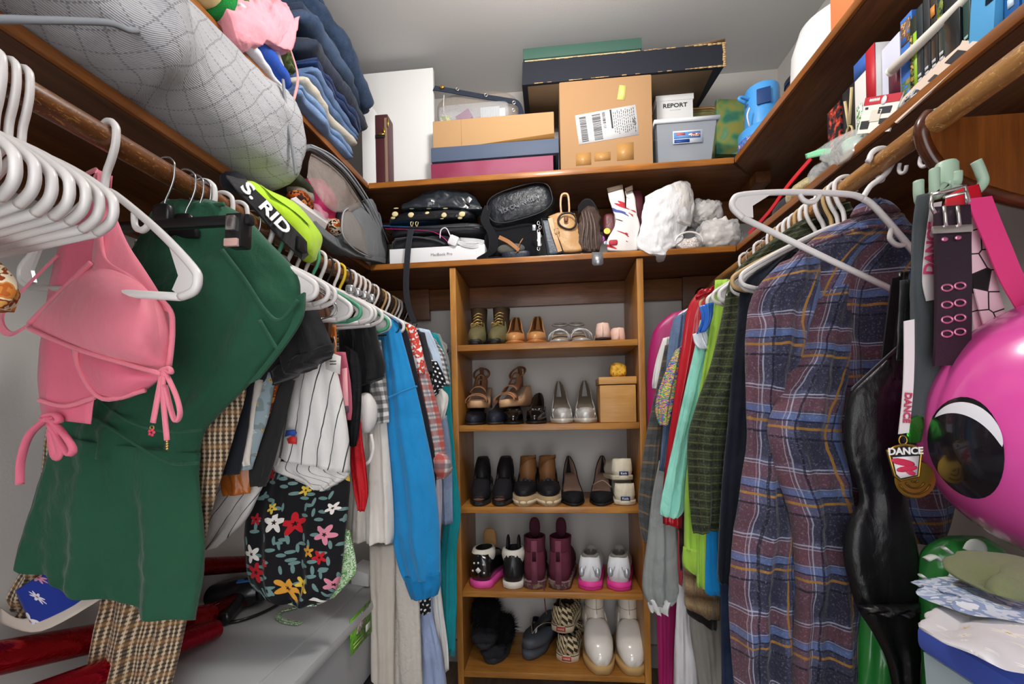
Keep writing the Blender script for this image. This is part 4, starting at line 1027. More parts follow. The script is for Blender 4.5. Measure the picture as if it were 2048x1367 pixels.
r = thing('flat_green_box', 'flat dark green box lying on top of the black box under the ceiling', 'box', at(1160, 110, 1.60))
boxf('base', 1049, 1281, 110, 1.612, .2, zg, zg+.012, plain('#cdbd98', .8), r, .001); boxf('lid', 1046, 1284, 110, 1.606, .21, zg+.0122, zg+.05, plain('#3b5c50', .6, var=.08), r)
# serving tray with gilt rim, report box, clear bin
def rrect(x0, x1, z0, z1, rad, n=5):
    out = []
    for cx, cz, a0 in ((x1-rad, z1-rad, 0), (x0+rad, z1-rad, 90), (x0+rad, z0+rad, 180), (x1-rad, z0+rad, 270)):
        for k in range(n+1): a = R(a0+90*k/n); out.append((cx+rad*math.cos(a), cz+rad*math.sin(a)))
    return out
p0 = at(1322, 240, 1.80); p1 = at(1432, 155, 1.80)
r = thing('serving_tray', 'olive serving tray with a gilt rounded rim standing behind the report box', 'tray', (p0.x, 1.80, U))
rr_ = rrect(p0.x, p1.x+.02, U, min(2.195, p1.z), .045)
obj('tray_base', prism_xz(MB(), rr_, 1.80, 1.804), multi(('#6e6a45', '#7d7a52', '#8f8d63', '#5d5838'), 6, .3, bump=.02), r, smooth=False)
obj('gilt_rim', mtube(MB(), [(x, 1.798, z) for x, z in rr_], .005, 8, closed=True), plain('#b58c5c', .3, .6), r)
obj('inner_rim', mtube(MB(), [(x*.93+.07*(p0.x+p1.x+.02)/2, 1.7985, z*.93+.07*(U+2.19)/2) for x, z in rr_], .002, 6, closed=True), plain('#8c7a4e', .3, .6), r)
r = thing('report_box', 'tall white card box printed REPORT with a lift-off lid', 'box', at(1349, 240, 1.70))
WH = plain('#e3e3e2', .6); x0 = at(1312, 230, 1.72).x; x1 = at(1388, 230, 1.72).x
zr0 = U; zr1 = at(1349, 188, 1.72).z; box('body', ((x0+x1)/2, 1.755, (zr0+zr1)/2), (x1-x0-.006, .07, zr1-zr0), WH, r)
box('lid', ((x0+x1)/2, 1.755, zr1-.002), (x1-x0, .076, .044), WH, r)
p = at(1350, 211, 1.7195); text('lettering', 'REPORT', .021, plain('#222222', .6), r, face_M((p.x, 1.7198, p.z), (1, 0, .0), (0, 0, 1)), .0003, sx=1.15, bold=.0004)
box('underline', (p.x, 1.7196, p.z-.016), (.04, .0006, .001), plain('#aaaaaa', .6), r, 0)
r = thing('clear_shoe_bin', 'clear plastic shoebox bin with a printed label in front of the report box', 'bin', at(1370, 315, 1.60))
xa = at(1319, 315, 1.60).x; xb = at(1424, 308, 1.60).x; ta = at(1309, 240, 1.60).x; tb = at(1438, 230, 1.60).x; zt0 = U; zt1 = 2.035
def tub(name, mat, r, a, b, c, d, z0, z1, y0, y1, ins=.003):
    p8 = [(a, y0+.012, z0), (b, y0+.012, z0), (b, y1-.01, z0), (a, y1-.01, z0), (c, y0, z1), (d, y0, z1), (d, y1, z1), (c, y1, z1)]
    mb = MB().add(p8, [CF[0], CF[2], CF[3], CF[4], CF[5]]); return obj(name, mb, mat, r, solid=ins, smooth=False)
tub('tub', glassy('#a9b0b9', .2, .5), r, xa, xb, ta+.008, tb-.008, zt0+.001, zt1, 1.603, 1.71)
obj('rim', mtube(MB(), [(ta, 1.600, zt1), (tb, 1.600, zt1), (tb, 1.713, zt1), (ta, 1.713, zt1)], .006, 8, closed=True, flat=1.3), plain('#dfe1e4', .4), r)
box('lid', ((ta+tb)/2, 1.657, zt1+.004), (tb-ta-.01, .108, .007), glassy('#d9dce0', .2, .6), r, .002)
p0 = at(1347, 286, 1.598); p1 = at(1406, 256, 1.598); lc = ((p0.x+p1.x)/2, 1.604, (p0.z+p1.z)/2); lw = p1.x-p0.x; lh = p1.z-p0.z
lab = box('label', lc, (lw, .001, lh), plain('#dfe6ef', .4), r, 0)
box('blue_field', (lc[0]-.002, 1.6032, lc[2]+lh*.12), (lw*.9, .0008, lh*.5), plain('#5f8fca', .4), lab, 0); box('navy_field', (lc[0]-lw*.2, 1.6030, lc[2]-lh*.32), (lw*.52, .0008, lh*.26), plain('#22478f', .4), lab, 0)
box('red_badge', (lc[0]-lw*.24, 1.6024, lc[2]+lh*.22), (lw*.3, .0008, lh*.16), plain('#cf6a66', .4), lab, 0); blob('shoe_picture', (lc[0]+lw*.22, 1.6028, lc[2]+lh*.12), (lw*.42, .002, lh*.26), multi(('#e9e4de', '#a2533b', '#f2efe9'), 90, .5), lab, e=.9, nu=14, nv=8)
for sx, hh in ((-.03, .06), (.01, .045)): box('wrapped_item', ((ta+tb)/2+sx, 1.655, zt0+.006+hh/2), (.035, .06, hh), plain('#c9c6c0', .7), r)
# green picture canvas in the corner
r = setp(obj('painted_canvas', MB().add([at(1433, 308, 1.74), at(1505, 308, 1.74), at(1512, 200, 1.78), at(1433, 198, 1.78)]+[v+Vector((0, .02, 0)) for v in (at(1433, 308, 1.74), at(1505, 308, 1.74), at(1512, 200, 1.78), at(1433, 198, 1.78))], [(0, 1, 2, 3), (7, 6, 5, 4), (0, 4, 5, 1), (1, 5, 6, 2), (2, 6, 7, 3), (3, 7, 4, 0)]), multi(('#2f6b62', '#356f5c', '#5f8a5a', '#8f8a44', '#5f8f6a', '#9ab98a'), 9, .6, bump=.1, lin=True), smooth=False), 'green and ochre painted canvas leaning in the back right corner', 'painting')
# ------------------------------------------------ upper right shelf
r = thing('blue_plastic_tub', 'bright blue plastic toy tub with a handle slot at the shelf corner', 'tub', (.70, 1.565, U))
BLU = plain('#4a9be0', .3, coat=.3); 
lathe('base_ring', [(.0, U), (.072, U), (.074, U+.02), (.074, U+.058), (.068, U+.064), (.0, U+.064)], (.70, 1.565, 0), BLU, r, 32)
lathe('print_band', [(.0745, U+.002), (.0752, U+.004), (.0752, U+.03), (.0745, U+.032)], (.70, 1.565, 0), multi(('#2f55a8', '#6f86c9', '#3b63b5', '#d5b9b0'), 70, .4), r, 32, caps=False)
lathe('drum', [(.052, U+.064), (.052, U+.19), (.050, U+.2), (.044, U+.2), (.044, U+.066)], (.70, 1.565, 0), BLU, r, 32)
box('handle_slot', (.683, 1.5135, U+.15), (.04, .006, .05), plain('#1d3f74', .5), r, .004, Matrix.Rotation(R(-18), 3, 'Z'))
tube('side_handle', [(.655, 1.55, U+.165), (.625, 1.54, U+.168), (.617, 1.538, U+.160), (.64, 1.545, U+.15)], .005, BLU, r, smooth_n=3)
tube('white_wire', [(.645, 1.53, U+.064), (.632, 1.515, U+.09), (.64, 1.515, U+.115)], .0025, plain('#e6e3de', .5), r, smooth_n=4)
setp(lathe('white_round_tub', [(.0, U+.2), (.05, U+.195), (.088, U+.165), (.106, U+.11), (.110, U+.04), (.112, U), (.107, U), (.1, U+.11), (.08, U+.155), (.0, U+.185)], (.765, 1.275, 0), plain('#dcdcdc', .35), None, 36, caps=False), 'white rounded plastic bowl upside down on the upper right shelf', 'bowl')
r = thing('dark_round_tin', 'dark round tin behind the blue tub on the upper right shelf', 'tin', (.775, 1.46, U))
lathe('tin_body', [(.0, U), (.048, U), (.048, U+.14), (.0, U+.14)], (.775, 1.46, 0), plain('#2b2b33', .5), r); lathe('tin_lid', [(.0, U+.14), (.051, U+.14), (.051, U+.155), (.045, U+.162), (.0, U+.164)], (.775, 1.46, 0), plain('#25252c', .4), r)
r = thing('orange_carton', 'orange and white carton at the front of the upper right shelf', 'box', (.70, 1.055, U))
box('carton', (.715, 1.06, U+.045), (.14, .08, .09), plain('#e0794a', .6, var=.1), r); box('white_top', (.716, 1.055, U+.1), (.135, .08, .02), plain('#dddbe6', .6), r)
# ------------------------------------------------ upper left shelf : folded clothes
def folded(name, label, x0, x1, y0, y1, z0, z1, mat, seed, layers=2, lean=0.0, slope=0.0, group='clothes piled on the upper left shelf', cat='clothes', parts=()):
    """folded garment: rounded front edge towards the room at x1, notched between layers; thing with parts"""
    h = z1-z0; prof = []
    for L in range(layers):
        a = z0+h*L/layers; b = z0+h*(L+1)/layers; c = (a+b)/2; rr = (b-a)/2
        for k in range(7):
            an = -math.pi/2+math.pi*k/6; prof.append((x1-rr*1.2+rr*1.25*math.cos(an), c+rr*.97*math.sin(an)))
    prof = [(x0, z0)]+[(x0+(x1-h/layers-x0)*k/5, z0) for k in range(1, 5)]+prof+[(x0+(x1-h/layers-x0)*k/5, z1) for k in range(4, 0, -1)]+[(x0, z1)]
    nY = 22; vs = []; uv = []; n = len(prof)
    for j in range(nY+1):
        t = j/nY; y = y0+(y1-y0)*t; edge = (1-(2*t-1)**8)
        for x, z in prof:
            q = Vector((x, y, z)); f = (z-z0)/h
            d = nz(q, 11, seed)*.014+nz(q, 27, seed+3)*.007
            zz = z0+(z-z0)*(.55+.45*edge)+(d*.6*(.15+f))+slope*(t-.5)*f; xx = x+(d*1.1+lean*f+.004*math.sin(t*9+seed))*(1 if x > x0+.02 else 0)
            vs.append((xx, y+nz(q, 20, seed+8)*.008, max(zz, z0+.0003) if f > .02 else z0+.0003)); uv.append((y, x+z))
    fs = [(j*n+k, j*n+(k+1) % n, (j+1)*n+(k+1) % n, (j+1)*n+k) for j in range(nY) for k in range(n)]+[tuple(range(n)), tuple(range(nY*n, (nY+1)*n))]
    o = obj(name, MB().add(vs, fs, uv), mat)
    return setp(o, label, cat, group)
LX0 = -.945
st = [  # x1, y0,y1, thickness, material, layers, label, name
 (-.652, 1.13, 1.435, .040, denim('#6b86ab', fade=.4), 2, 'light blue washed jeans at the bottom of the tall jeans pile', 'folded_jeans'),
 (-.645, 1.14, 1.44, .026, cloth('#c3bdae'), 1, 'off-white folded trousers between two pairs of blue jeans', 'folded_trousers'),
 (-.640, 1.16, 1.45, .044, denim('#4f688c', fade=.45), 2, 'mid blue folded jeans in the middle of the jeans pile', 'folded_jeans'),
 (-.628, 1.17, 1.48, .030, cloth('#20335a'), 2, 'royal navy folded polo in the jeans pile', 'folded_polo'),
 (-.618, 1.16, 1.52, .062, cloth('#2c3342'), 1, 'slate navy folded sweatpants under the dark jeans', 'folded_sweatpants'),
 (-.625, 1.14, 1.53, .05, denim('#22364f', fade=.55), 1, 'dark wash jeans crumpled on top of the tall pile', 'crumpled_jeans'),
 (-.655, 1.17, 1.45, .045, denim('#16243a', fade=.55), 1, 'darkest blue jeans heaped highest under the ceiling', 'crumpled_jeans'),
]
z = U+.0005
for i, (x1, y0, y1, h, m, ly, lb, nm) in enumerate(st):
    folded(nm, lb, LX0, x1, y0, y1, z, z+h, m, 11+i, ly, lean=.006, slope=.0); z += h+.001
# crumpled waistband rolls over the top pile
r = thing('rolled_jeans', 'dark rolled jeans slumping over the front of the tall pile', 'clothes', (-.62, 1.4, 2.13), 'clothes piled on the upper left shelf')
DJ = denim('#1e3048', fade=.55)
for k, (pts, rad) in enumerate(([[(-.80, 1.20, 2.235), (-.70, 1.25, 2.24), (-.655, 1.34, 2.215), (-.640, 1.42, 2.17), (-.632, 1.52, 2.125)], .034], [[(-.85, 1.16, 2.26), (-.76, 1.19, 2.275), (-.70, 1.27, 2.255), (-.685, 1.36, 2.225), (-.68, 1.46, 2.19)], .032])):
    P = sm(pts, 7); mb = MB(); mtube(mb, P, [rad*(1+.7*nz(p, 16, k)+.3*nz(p, 40, k+4)) for i, p in enumerate(P)], 14); obj('leg_roll', mb, DJ, r)
tube('waistband', [(-.77, 1.17, 2.305), (-.71, 1.20, 2.308), (-.675, 1.26, 2.285), (-.665, 1.3, 2.262)], .011, denim('#1d2f49', fade=.5), r, smooth_n=5)
# second pile, nearer
z = U+.0005
for i, (x1, y0, y1, h, m, ly, lb, nm) in enumerate([
 (-.672, .93, 1.15, .016, cloth('#dfe2ea'), 1, 'white folded T-shirt at the bottom of the nearer pile', 'folded_shirt'),
 (-.667, .92, 1.14, .036, cloth('#2450b0'), 1, 'bright blue folded jersey just above the shelf edge', 'folded_jersey'),
 (-.668, .93, 1.10, .020, cloth('#d8d3da'), 1, 'pale lilac folded top under the camouflage shorts', 'folded_blouse'),
 (-.672, .94, 1.15, .055, multi(('#4b5a2e', '#5f6b3c', '#3a4526', '#6d7350'), 22, .9), 2, 'camouflage green folded shorts under the pink hoodie', 'folded_shorts')]):
    folded(nm, lb, LX0, x1, y0, y1, z, z+h, m, 31+i, ly, lean=.004); z += h+.001
PNK = cloth('#e79aa6', wrinkle=.6); r = thing('pink_hoodie', 'soft pink hoodie bundled on the camouflage shorts', 'clothes', (-.68, .98, z), 'clothes piled on the upper left shelf')
blob('bundle', (-.80, .985, z+.062), (.27, .30, .12), PNK, r, e=.7, seed=8, amp=.02, fs=13, nu=64, nv=36, crump=.02)
PINKFRONT = True
ribbon('drawstring', [(-.650, 1.085, U+.10), (-.648, 1.12, U+.05), (-.652, 1.115, U-.005), (-.656, 1.09, U-.07)], (0, .008, 0), cloth('#e6a3a3'), r, .002)
setp(blob('heather_sock', (-.76, 1.05, z+.135), (.09, .11, .06), multi(('#4e5254', '#7d8284', '#5f6466'), 200, .95), e=.8, seed=2, amp=.008, fs=20), 'grey flecked knit bundle above the pink hoodie', 'clothes', 'clothes piled on the upper left shelf')
setp(blob('grey_beanie', (-.77, 1.13, z+.128), (.11, .10, .09), cloth('#4f5157'), e=.8, seed=6, amp=.01, fs=18), 'charcoal grey knit bundle beside the dark jeans', 'clothes', 'clothes piled on the upper left shelf')
r = thing('plush_pillow', 'yellow and green plush pillow at the front end of the upper left shelf', 'pillow', (-.72, .82, U))
blob('yellow_face', (-.765, .825, U+.062), (.22, .15, .12), cloth('#e4cf92'), r, e=.6, seed=1, amp=.006); blob('green_trim', (-.758, .895, U+.06), (.215, .04, .118), fur('#2f9a4a'), r, e=.6, seed=2, amp=.004)
# ================================================================ LOWER SHELVES: BAGS
D0 = ZL+.0006
def gsurf(mb, rows, back, ns=4, nt=4, amp=.0, fs=15, seed=0, mi=0, ridge=0):
    """closed soft sheet from a grid of 3-D points; back = offset vector of its rear side"""
    G = [sm([tuple(p) for p in r], nt) for r in rows]; G = list(zip(*[sm(list(c), ns) for c in zip(*G)]))
    nr, nc = len(G), len(G[0]); bk = Vector(back); vs = []; uv = []
    for i in range(nr):
        for j in range(nc):
            p = Vector(G[i][j]); p = p+Vector((1, -.4, .2))*nz(p, fs, seed)*amp+Vector((.6, -.8, 0))*nz(p, fs*2.3, seed+2)*amp*.45; 
            if ridge: p = p+Vector((.2, -1, .2))*ridge*(2.2*abs(nz(p, fs*1.2, seed+21))+1.0*abs(nz(p, fs*2.9, seed+22))-.7)
            vs.append(p); uv.append((p.y+p.x*.3, p.z+p.x*.5))
    for i in range(nr):
        for j in range(nc):
            e = (math.sin(math.pi*i/(nr-1))*math.sin(math.pi*j/(nc-1)))**.4; vs.append(vs[i*nc+j]+bk*(.12+.88*e)); uv.append(uv[i*nc+j])
    N = nr*nc; f = []
    for i in range(nr-1):
        for j in range(nc-1):
            a = i*nc+j; f.append((a, a+1, a+nc+1, a+nc)); f.append((N+a, N+a+nc, N+a+nc+1, N+a+1))
    for j in range(nc-1): f.append((j, N+j, N+j+1, j+1)); a = (nr-1)*nc+j; f.append((a, a+1, N+a+1, N+a))
    for i in range(nr-1): a = i*nc; f.append((a, a+nc, N+a+nc, N+a)); a = i*nc+nc-1; f.append((a, N+a, N+a+nc, a+nc))
    return mb.add(vs, f, uv, mi)
def gx(rows): return [[atX(u, v, X) for u, v, X in r] for r in rows]
def gy(rows): return [[at(u, v, Y) for u, v, Y in r] for r in rows]
def quilt_mat():
    t = NT('quilted_knit'); u, v = t.sepuv(t.mapping(t.coord('UV'), rot=(0, 0, R(38)))); ob = t.coord('Object')
    w = t.math('MULTIPLY', t.math('SUBTRACT', t.noise(ob, 9, 2), .5), .02); u = t.math('ADD', u, w); v = t.math('SUBTRACT', v, w)
    a = frac_stripe(t, u, .034, 0, .07); b = frac_stripe(t, v, .034, 0, .07)
    da = t.math('LESS_THAN', t.math('FRACT', t.math('DIVIDE', v, .006)), .6); db = t.math('LESS_THAN', t.math('FRACT', t.math('DIVIDE', u, .006)), .6)
    k = t.math('MAXIMUM', t.math('MULTIPLY', a, da), t.math('MULTIPLY', b, db))
    g = t.noise(ob, 5, 4); col = t.mix(g, C('#96969a'), C('#b4b5b9')); col = t.mix(t.math('MULTIPLY', k, .5), col, C('#54565b')); t.base(col)
    rib = frac_stripe(t, t.math('ADD', u, v), .0045, 0, .5, .9)
    h = t.math('ADD', t.math('MULTIPLY', t.noise(ob, 11, 4, .55, .8), 3.0), t.math('SUBTRACT', t.math('MULTIPLY', rib, .18), k)); t.bump(h, .9, .004)
    return t.set(.9, 0, .15, .15)
_h = bpy.data.objects['pink_hoodie']
obj('draped_front', gsurf(MB(), gx([[(430, -30, -.72), (480, -30, -.70), (530, -20, -.69), (575, 5, -.69)], [(446, 8, -.675), (490, 12, -.655), (540, 25, -.65), (584, 34, -.66)], [(462, 45, -.665), (500, 50, -.645), (545, 58, -.64), (588, 66, -.65)], [(474, 78, -.665), (506, 84, -.65), (545, 84, -.645), (580, 98, -.65)], [(486, 94, -.67), (508, 92, -.66), (540, 90, -.655), (572, 106, -.655)]]), (-.09, .02, .0), 9, 9, amp=.010, fs=16, seed=4, ridge=.010), PNK, _h)
obj('sleeve_end', gsurf(MB(), gx([[(584, 40, -.65), (600, 36, -.648)], [(572, 70, -.645), (594, 70, -.64)], [(556, 92, -.645), (582, 104, -.642)]]), (-.03, 0, 0), 6, 6, amp=.004, ridge=.004), PNK, _h)
QM = quilt_mat(); GREYF = cloth('#6c6f73', wrinkle=.6); GREYL = cloth('#8f9499')
r = thing('quilted_bag', 'huge light grey quilted bedding bag bulging off the lower left shelf', 'bag', (-.70, .7, D0))
st_ = [(.10, .03), (.18, .0), (.35, .0), (.5, .005), (.62, .0), (.68, .02), (.74, -.004), (.85, .008), (.97, .018), (1.045, .022), (1.075, .0)]
mb = MB(); rows = []
for i, (y, b) in enumerate(st_):
    e = .35 if i in (0, len(st_)-1) else 1
    pr = [(-.925, 1.60), (-.925, 1.74), (-.91, 1.855), (-.80, 1.862), (-.715, 1.858), (-.655, 1.825), (-.622, 1.76), (-.612, 1.69), (-.632, 1.63), (-.69, 1.597), (-.80, 1.5945), (-.9, 1.5945)]
    yy = y
    row = []
    for x, z in pr:
        k = (x+.93)/.32; row.append(Vector((-.93+(x+.93)*(e if e < 1 else 1)+b*k, yy+(.02*(z-1.7) if i > 7 else 0), 1.73+(z-1.73)*(.8 if e < 1 else 1) if e == 1 else 1.70+(z-1.70)*.75)))
    rows.append(row)
G = list(zip(*[sm([tuple(p) for p in c], 6) for c in zip(*rows)])); G = [sm(list(rw), 4, True) for rw in G]
nr, nc = len(G), len(G[0]); vs = []; uv = []
for i, rw in enumerate(G):
    acc = 0; last = None
    for j, p in enumerate(rw):
        p = Vector(p); 
        if last is not None: acc += (p-last).length
        last = p.copy(); k = max(0, (p.x+.80)/.2)
        d = nz(p, 7, 3)*.022+nz(p, 17, 4)*.010+nz(p, 40, 6)*.003
        p = p+Vector((d, 0, -d*.3))*min(1, k); p.z = min(max(p.z, D0 if p.x < XL(p.y)+.004 else 1.565), 1.864); vs.append(p); uv.append((acc, p.y))
fs = [(i*nc+j, i*nc+(j+1) % nc, (i+1)*nc+(j+1) % nc, (i+1)*nc+j) for i in range(nr-1) for j in range(nc)]+[tuple(range(nc)), tuple(range((nr-1)*nc, nr*nc))]
obj('quilted_cover', MB().add(vs, fs, uv), QM, r)
tube('side_piping', [atX(-20, 38, -.588), atX(60, 40, -.588), atX(150, 42, -.59), atX(220, 46, -.59), atX(258, 60, -.612), atX(300, 58, -.625)], .0042, plain('#7d8288', .85), r, smooth_n=5)
tube('end_piping', [atX(566, 160, -.615), atX(574, 230, -.595), atX(585, 300, -.588), atX(592, 350, -.59)], .0035, plain('#84888e', .8), r, smooth_n=5)
# open bag with a clear window
r = thing('window_bag', 'grey zippered storage bag with a clear window spilling open on the left shelf', 'bag', (-.70, 1.35, D0))
ribbon('zip_band', [atX(u, v, X) for u, v, X in ((588, 322, -.66), (600, 305, -.655), (622, 294, -.65), (655, 312, -.645), (692, 345, -.64), (728, 395, -.635), (752, 445, -.635), (768, 488, -.64))], [(.008, -.012, -.018)]*8, GREYF, r, .006)
tube('zip_teeth', [atX(u, v, X) for u, v, X in ((596, 318, -.652), (618, 300, -.645), (652, 320, -.64), (690, 355, -.634), (722, 402, -.63), (745, 440, -.63))], .0025, plain('#2c2e31', .5), r, smooth_n=5)
tube('edge_piping', [atX(u, v, X) for u, v, X in ((622, 290, -.648), (660, 308, -.642), (698, 342, -.636), (735, 395, -.63), (760, 445, -.632), (777, 485, -.64))], .0022, plain('#a3a8ad', .7), r, smooth_n=5)
obj('clear_window', gsurf(MB(), gx([[(622, 305, -.66), (660, 325, -.65), (700, 362, -.645), (724, 408, -.645)], [(616, 332, -.64), (646, 360, -.635), (684, 392, -.63), (716, 416, -.635)], [(612, 356, -.63), (630, 386, -.625), (662, 420, -.62), (694, 424, -.63)]]), (-.002, 0, 0), amp=.006), glassy('#b5a8a0', .08, .34, bump=.6), r)
obj('grey_side', gsurf(MB(), gx([[(690, 418, -.645), (722, 404, -.645), (742, 398, -.64), (750, 410, -.65)], [(700, 445, -.63), (725, 440, -.625), (755, 445, -.63), (772, 470, -.65)], [(690, 475, -.62), (720, 490, -.61), (752, 500, -.62), (778, 500, -.645)], [(672, 478, -.63), (712, 506, -.62), (748, 520, -.63), (776, 524, -.65)]]), (-.12, .02, .0), amp=.008, seed=3), GREYF, r)
obj('mesh_pocket', gsurf(MB(), gx([[(696, 416, -.64), (710, 430, -.632)], [(684, 430, -.615), (728, 462, -.61)], [(686, 462, -.605), (734, 488, -.60)], [(690, 484, -.605), (738, 512, -.605)]]), (-.004, 0, 0), amp=.004), cloth('#77736f'), r)
obj('bottom_lip', gsurf(MB(), gx([[(632, 442, -.64), (668, 472, -.63), (706, 494, -.62), (740, 508, -.625), (774, 518, -.64)], [(636, 462, -.63), (668, 490, -.62), (704, 508, -.61), (740, 520, -.62), (774, 528, -.64)]]), (-.06, 0, .002), amp=.006, seed=5), cloth('#5c6063', wrinkle=.6), r)
tube('pocket_piping', [atX(u, v, X) for u, v, X in ((697, 416, -.635), (686, 428, -.61), (686, 470, -.6), (712, 500, -.598), (738, 513, -.6))], .002, plain('#9ba0a5', .7), r, smooth_n=5)
tube('carry_handle', [atX(u, v, X) for u, v, X in ((745, 425, -.66), (758, 428, -.65), (765, 455, -.645), (780, 470, -.645), (785, 460, -.65))], .004, plain('#6a6e73', .8), r, smooth_n=5)
for nm, lb, c, s, m, kw in (
  ('pink_satin_bundle', 'hot pink satin bundle behind the clear window of the grey bag', (636, 408, -.70), (.10, .13, .13), plain('#d63c74', .35, var=.2, bump=.5, bscale=25), dict(seed=2, amp=.014, fs=22)),
  ('pink_swirl_pouch', 'pale pink swirled pouch in front of the hot pink bundle', (638, 432, -.675), (.045, .06, .06), plain('#ec9db4', .35, bump=.6, bscale=30), dict(seed=3, amp=.007, fs=30)),
  ('white_fur_trim', 'fluffy white trim tucked beside the hot pink bundle', (600, 384, -.68), (.05, .09, .05), fur('#d9d4c6'), dict(seed=4, amp=.008, fs=30)),
  ('orange_print_scarf', 'orange printed scarf at the bottom of the open grey bag', (672, 458, -.665), (.05, .10, .06), multi(('#d9772f', '#c65f22', '#f2e2c8', '#3a2a22'), 55, .6), dict(seed=5, amp=.008, fs=25)),
  ('brown_print_cloth', 'orange and brown printed cloth by the white tray edge', (603, 404, -.67), (.05, .08, .04), multi(('#7a3a1c', '#c9622a', '#3b1f14', '#e08a4a'), 45, .7), dict(seed=6, amp=.008, fs=25)),
  ('teal_cloth_bundle', 'dark teal cloth bundle at the far side of the window bag', (682, 428, -.69), (.06, .10, .06), multi(('#1d3b3f', '#28605a', '#22304a'), 40, .8), dict(seed=7, amp=.008, fs=25))):
    p = atX(*c); setp(blob(nm, (p.x, p.y, max(p.z, D0+s[2]*.52)), s, m, None, e=.8, nu=30, nv=18, **kw), lb, 'clothes', 'things spilling from the window bag')
setp(obj('white_tray', MB().add([tuple(q) for q in (atX(582, 397, -.64), atX(592, 393, -.66), atX(660, 438, -.66), atX(655, 447, -.64))]+[tuple(q+Vector((-.01, 0, -.02))) for q in (atX(582, 397, -.64), atX(592, 393, -.66), atX(660, 438, -.66), atX(655, 447, -.64))], [(0, 1, 2, 3), (7, 6, 5, 4), (0, 4, 5, 1), (1, 5, 6, 2), (2, 6, 7, 3), (3, 7, 4, 0)]), plain('#dcd9d8', .4), smooth=False), 'white plastic tray edge under the pink bundle', 'tray')
# lime cap bag and black lettered strap
LIME = cloth('#b4dc2f', var=.07, wrinkle=.5)
r = thing('lime_bag', 'lime green drawstring bag drooping over the left shelf edge', 'bag', atX(600, 500, -.58))
obj('pouch', gsurf(MB(), gx([[(484, 362, -.665), (505, 364, -.655), (530, 378, -.64)], [(508, 392, -.63), (545, 395, -.605), (572, 395, -.63)], [(545, 432, -.60), (590, 425, -.575), (612, 425, -.62)], [(575, 478, -.59), (615, 462, -.565), (642, 468, -.61)], [(600, 508, -.585), (625, 502, -.57), (641, 495, -.60)], [(615, 524, -.59), (624, 525, -.585), (633, 520, -.595)]]), (-.035, .02, .01), 5, 5, amp=.006, seed=2), LIME, r)
obj('brim_fold', gsurf(MB(), gx([[(520, 368, -.64), (545, 392, -.60)], [(552, 392, -.62), (592, 424, -.57)], [(582, 412, -.62), (622, 452, -.57)]]), (-.008, .0, .004), 4, 4, amp=.004), LIME, r)
r = thing('lettered_strap', 'wide black strap with bold white letters beside the lime bag', 'strap', atX(500, 420, -.6))
path = [(452, 352, -.68), (478, 385, -.615), (515, 425, -.59), (552, 468, -.575), (588, 503, -.575), (604, 520, -.58)]
P = [atX(*q) for q in path]; q2 = [atX(*q) for q in ((488, 358, -.675), (506, 376, -.61), (540, 408, -.585), (576, 445, -.57), (610, 480, -.57), (624, 500, -.575))]
wd = [b-a for a, b in zip(P, q2)]; cn = [(a+b)/2 for a, b in zip(P, q2)]
ribbon('webbing', cn, wd, cloth('#242426'), r, .004)
d = (cn[3]-cn[1]).normalized(); wv = -wd[2]
text('lettering', 'S. RID', .046, plain('#ececec', .7), r, face_M(cn[2]+d*.004, d, -wv, .0045), .0008, sx=.95, bold=.0012)
box('strap_buckle', cn[4]+Vector((.006, -.004, 0)), (.012, .035, .03), plain('#1c1c1e', .4), r, .004)
blob('black_pouch_end', atX(470, 366, -.69), (.05, .06, .04), cloth('#23262e'), r, e=.7, seed=3, amp=.006)
setp(blob('olive_hat', atX(545, 372, -.70)+Vector((0, .05, .04)), (.10, .20, .035), cloth('#39422c'), e=.7, seed=4, amp=.006), 'dark olive cloth cap flattened between the quilted bag and the lime bag', 'hat')
# ------------------------------------------------ back shelf
def pb(name, u0, v0, u1, v1, Y, dep, mat, parent=None, zb=None, **k):
    a = at(u0, v1, Y); b = at(u1, v0, Y); z0 = zb if zb is not None else a.z
    return blob(name, ((a.x+b.x)/2, Y+dep/2, (z0+b.z)/2), (b.x-a.x, dep, b.z-z0), mat, parent, **k)
r = thing('laptop_box', 'slim white laptop carton lettered MacBook Pro on the back shelf', 'box', at(874, 525, 1.60))
zmt = D0+.056
boxf('carton', 779, 970, 510, 1.60, .25, D0, zmt, plain('#e2e2e4', .5), r, .002)
p = at(883, 508, 1.5997); text('lettering', 'MacBook Pro', .0145, plain('#77777b', .5), r, face_M((p.x, 1.5998, D0+.027), (1, 0, 0), (0, 0, 1)), .0002)
BLKN = cloth('#26272b', wrinkle=.7, spec=.3); BLKG = leather('#15171b', .22, .5, 22, coat=.3)
r = thing('folded_pouch', 'black nylon pouch folded on the white laptop carton', 'pouch', at(840, 495, 1.62))
pb('pouch', 776, 465, 905, 497, 1.612, .15, BLKN, r, zb=zmt+.001, e=.5, seed=3, amp=.008, fs=22, nu=40, nv=16)
ribbon('mouth_fold', [at(790, 478, 1.607), at(830, 474, 1.605), at(870, 480, 1.606), at(890, 488, 1.608)], (0, .012, .008), cloth('#3b3d42'), r, .003)
r = thing('laptop_charger', 'white laptop charger with its cable coiled on the laptop carton', 'charger', at(925, 495, 1.61))
WPL = plain('#dfe0e2', .35); p = at(908, 486, 1.605); box('power_brick', p+Vector((.0, .0, .006)), (.034, .03, .036), WPL, r, .006, Matrix.Rotation(R(25), 3, 'Y'))
for k in range(4): tube('cable', [at(904+3*k, 478+2*k, 1.60), at(925, 484+2.5*k, 1.598), at(948, 486+3*k, 1.598), at(968, 482+3*k, 1.61), at(950, 478+2*k, 1.63), at(920, 476+3*k, 1.63)], .0022, WPL, r, smooth_n=6)
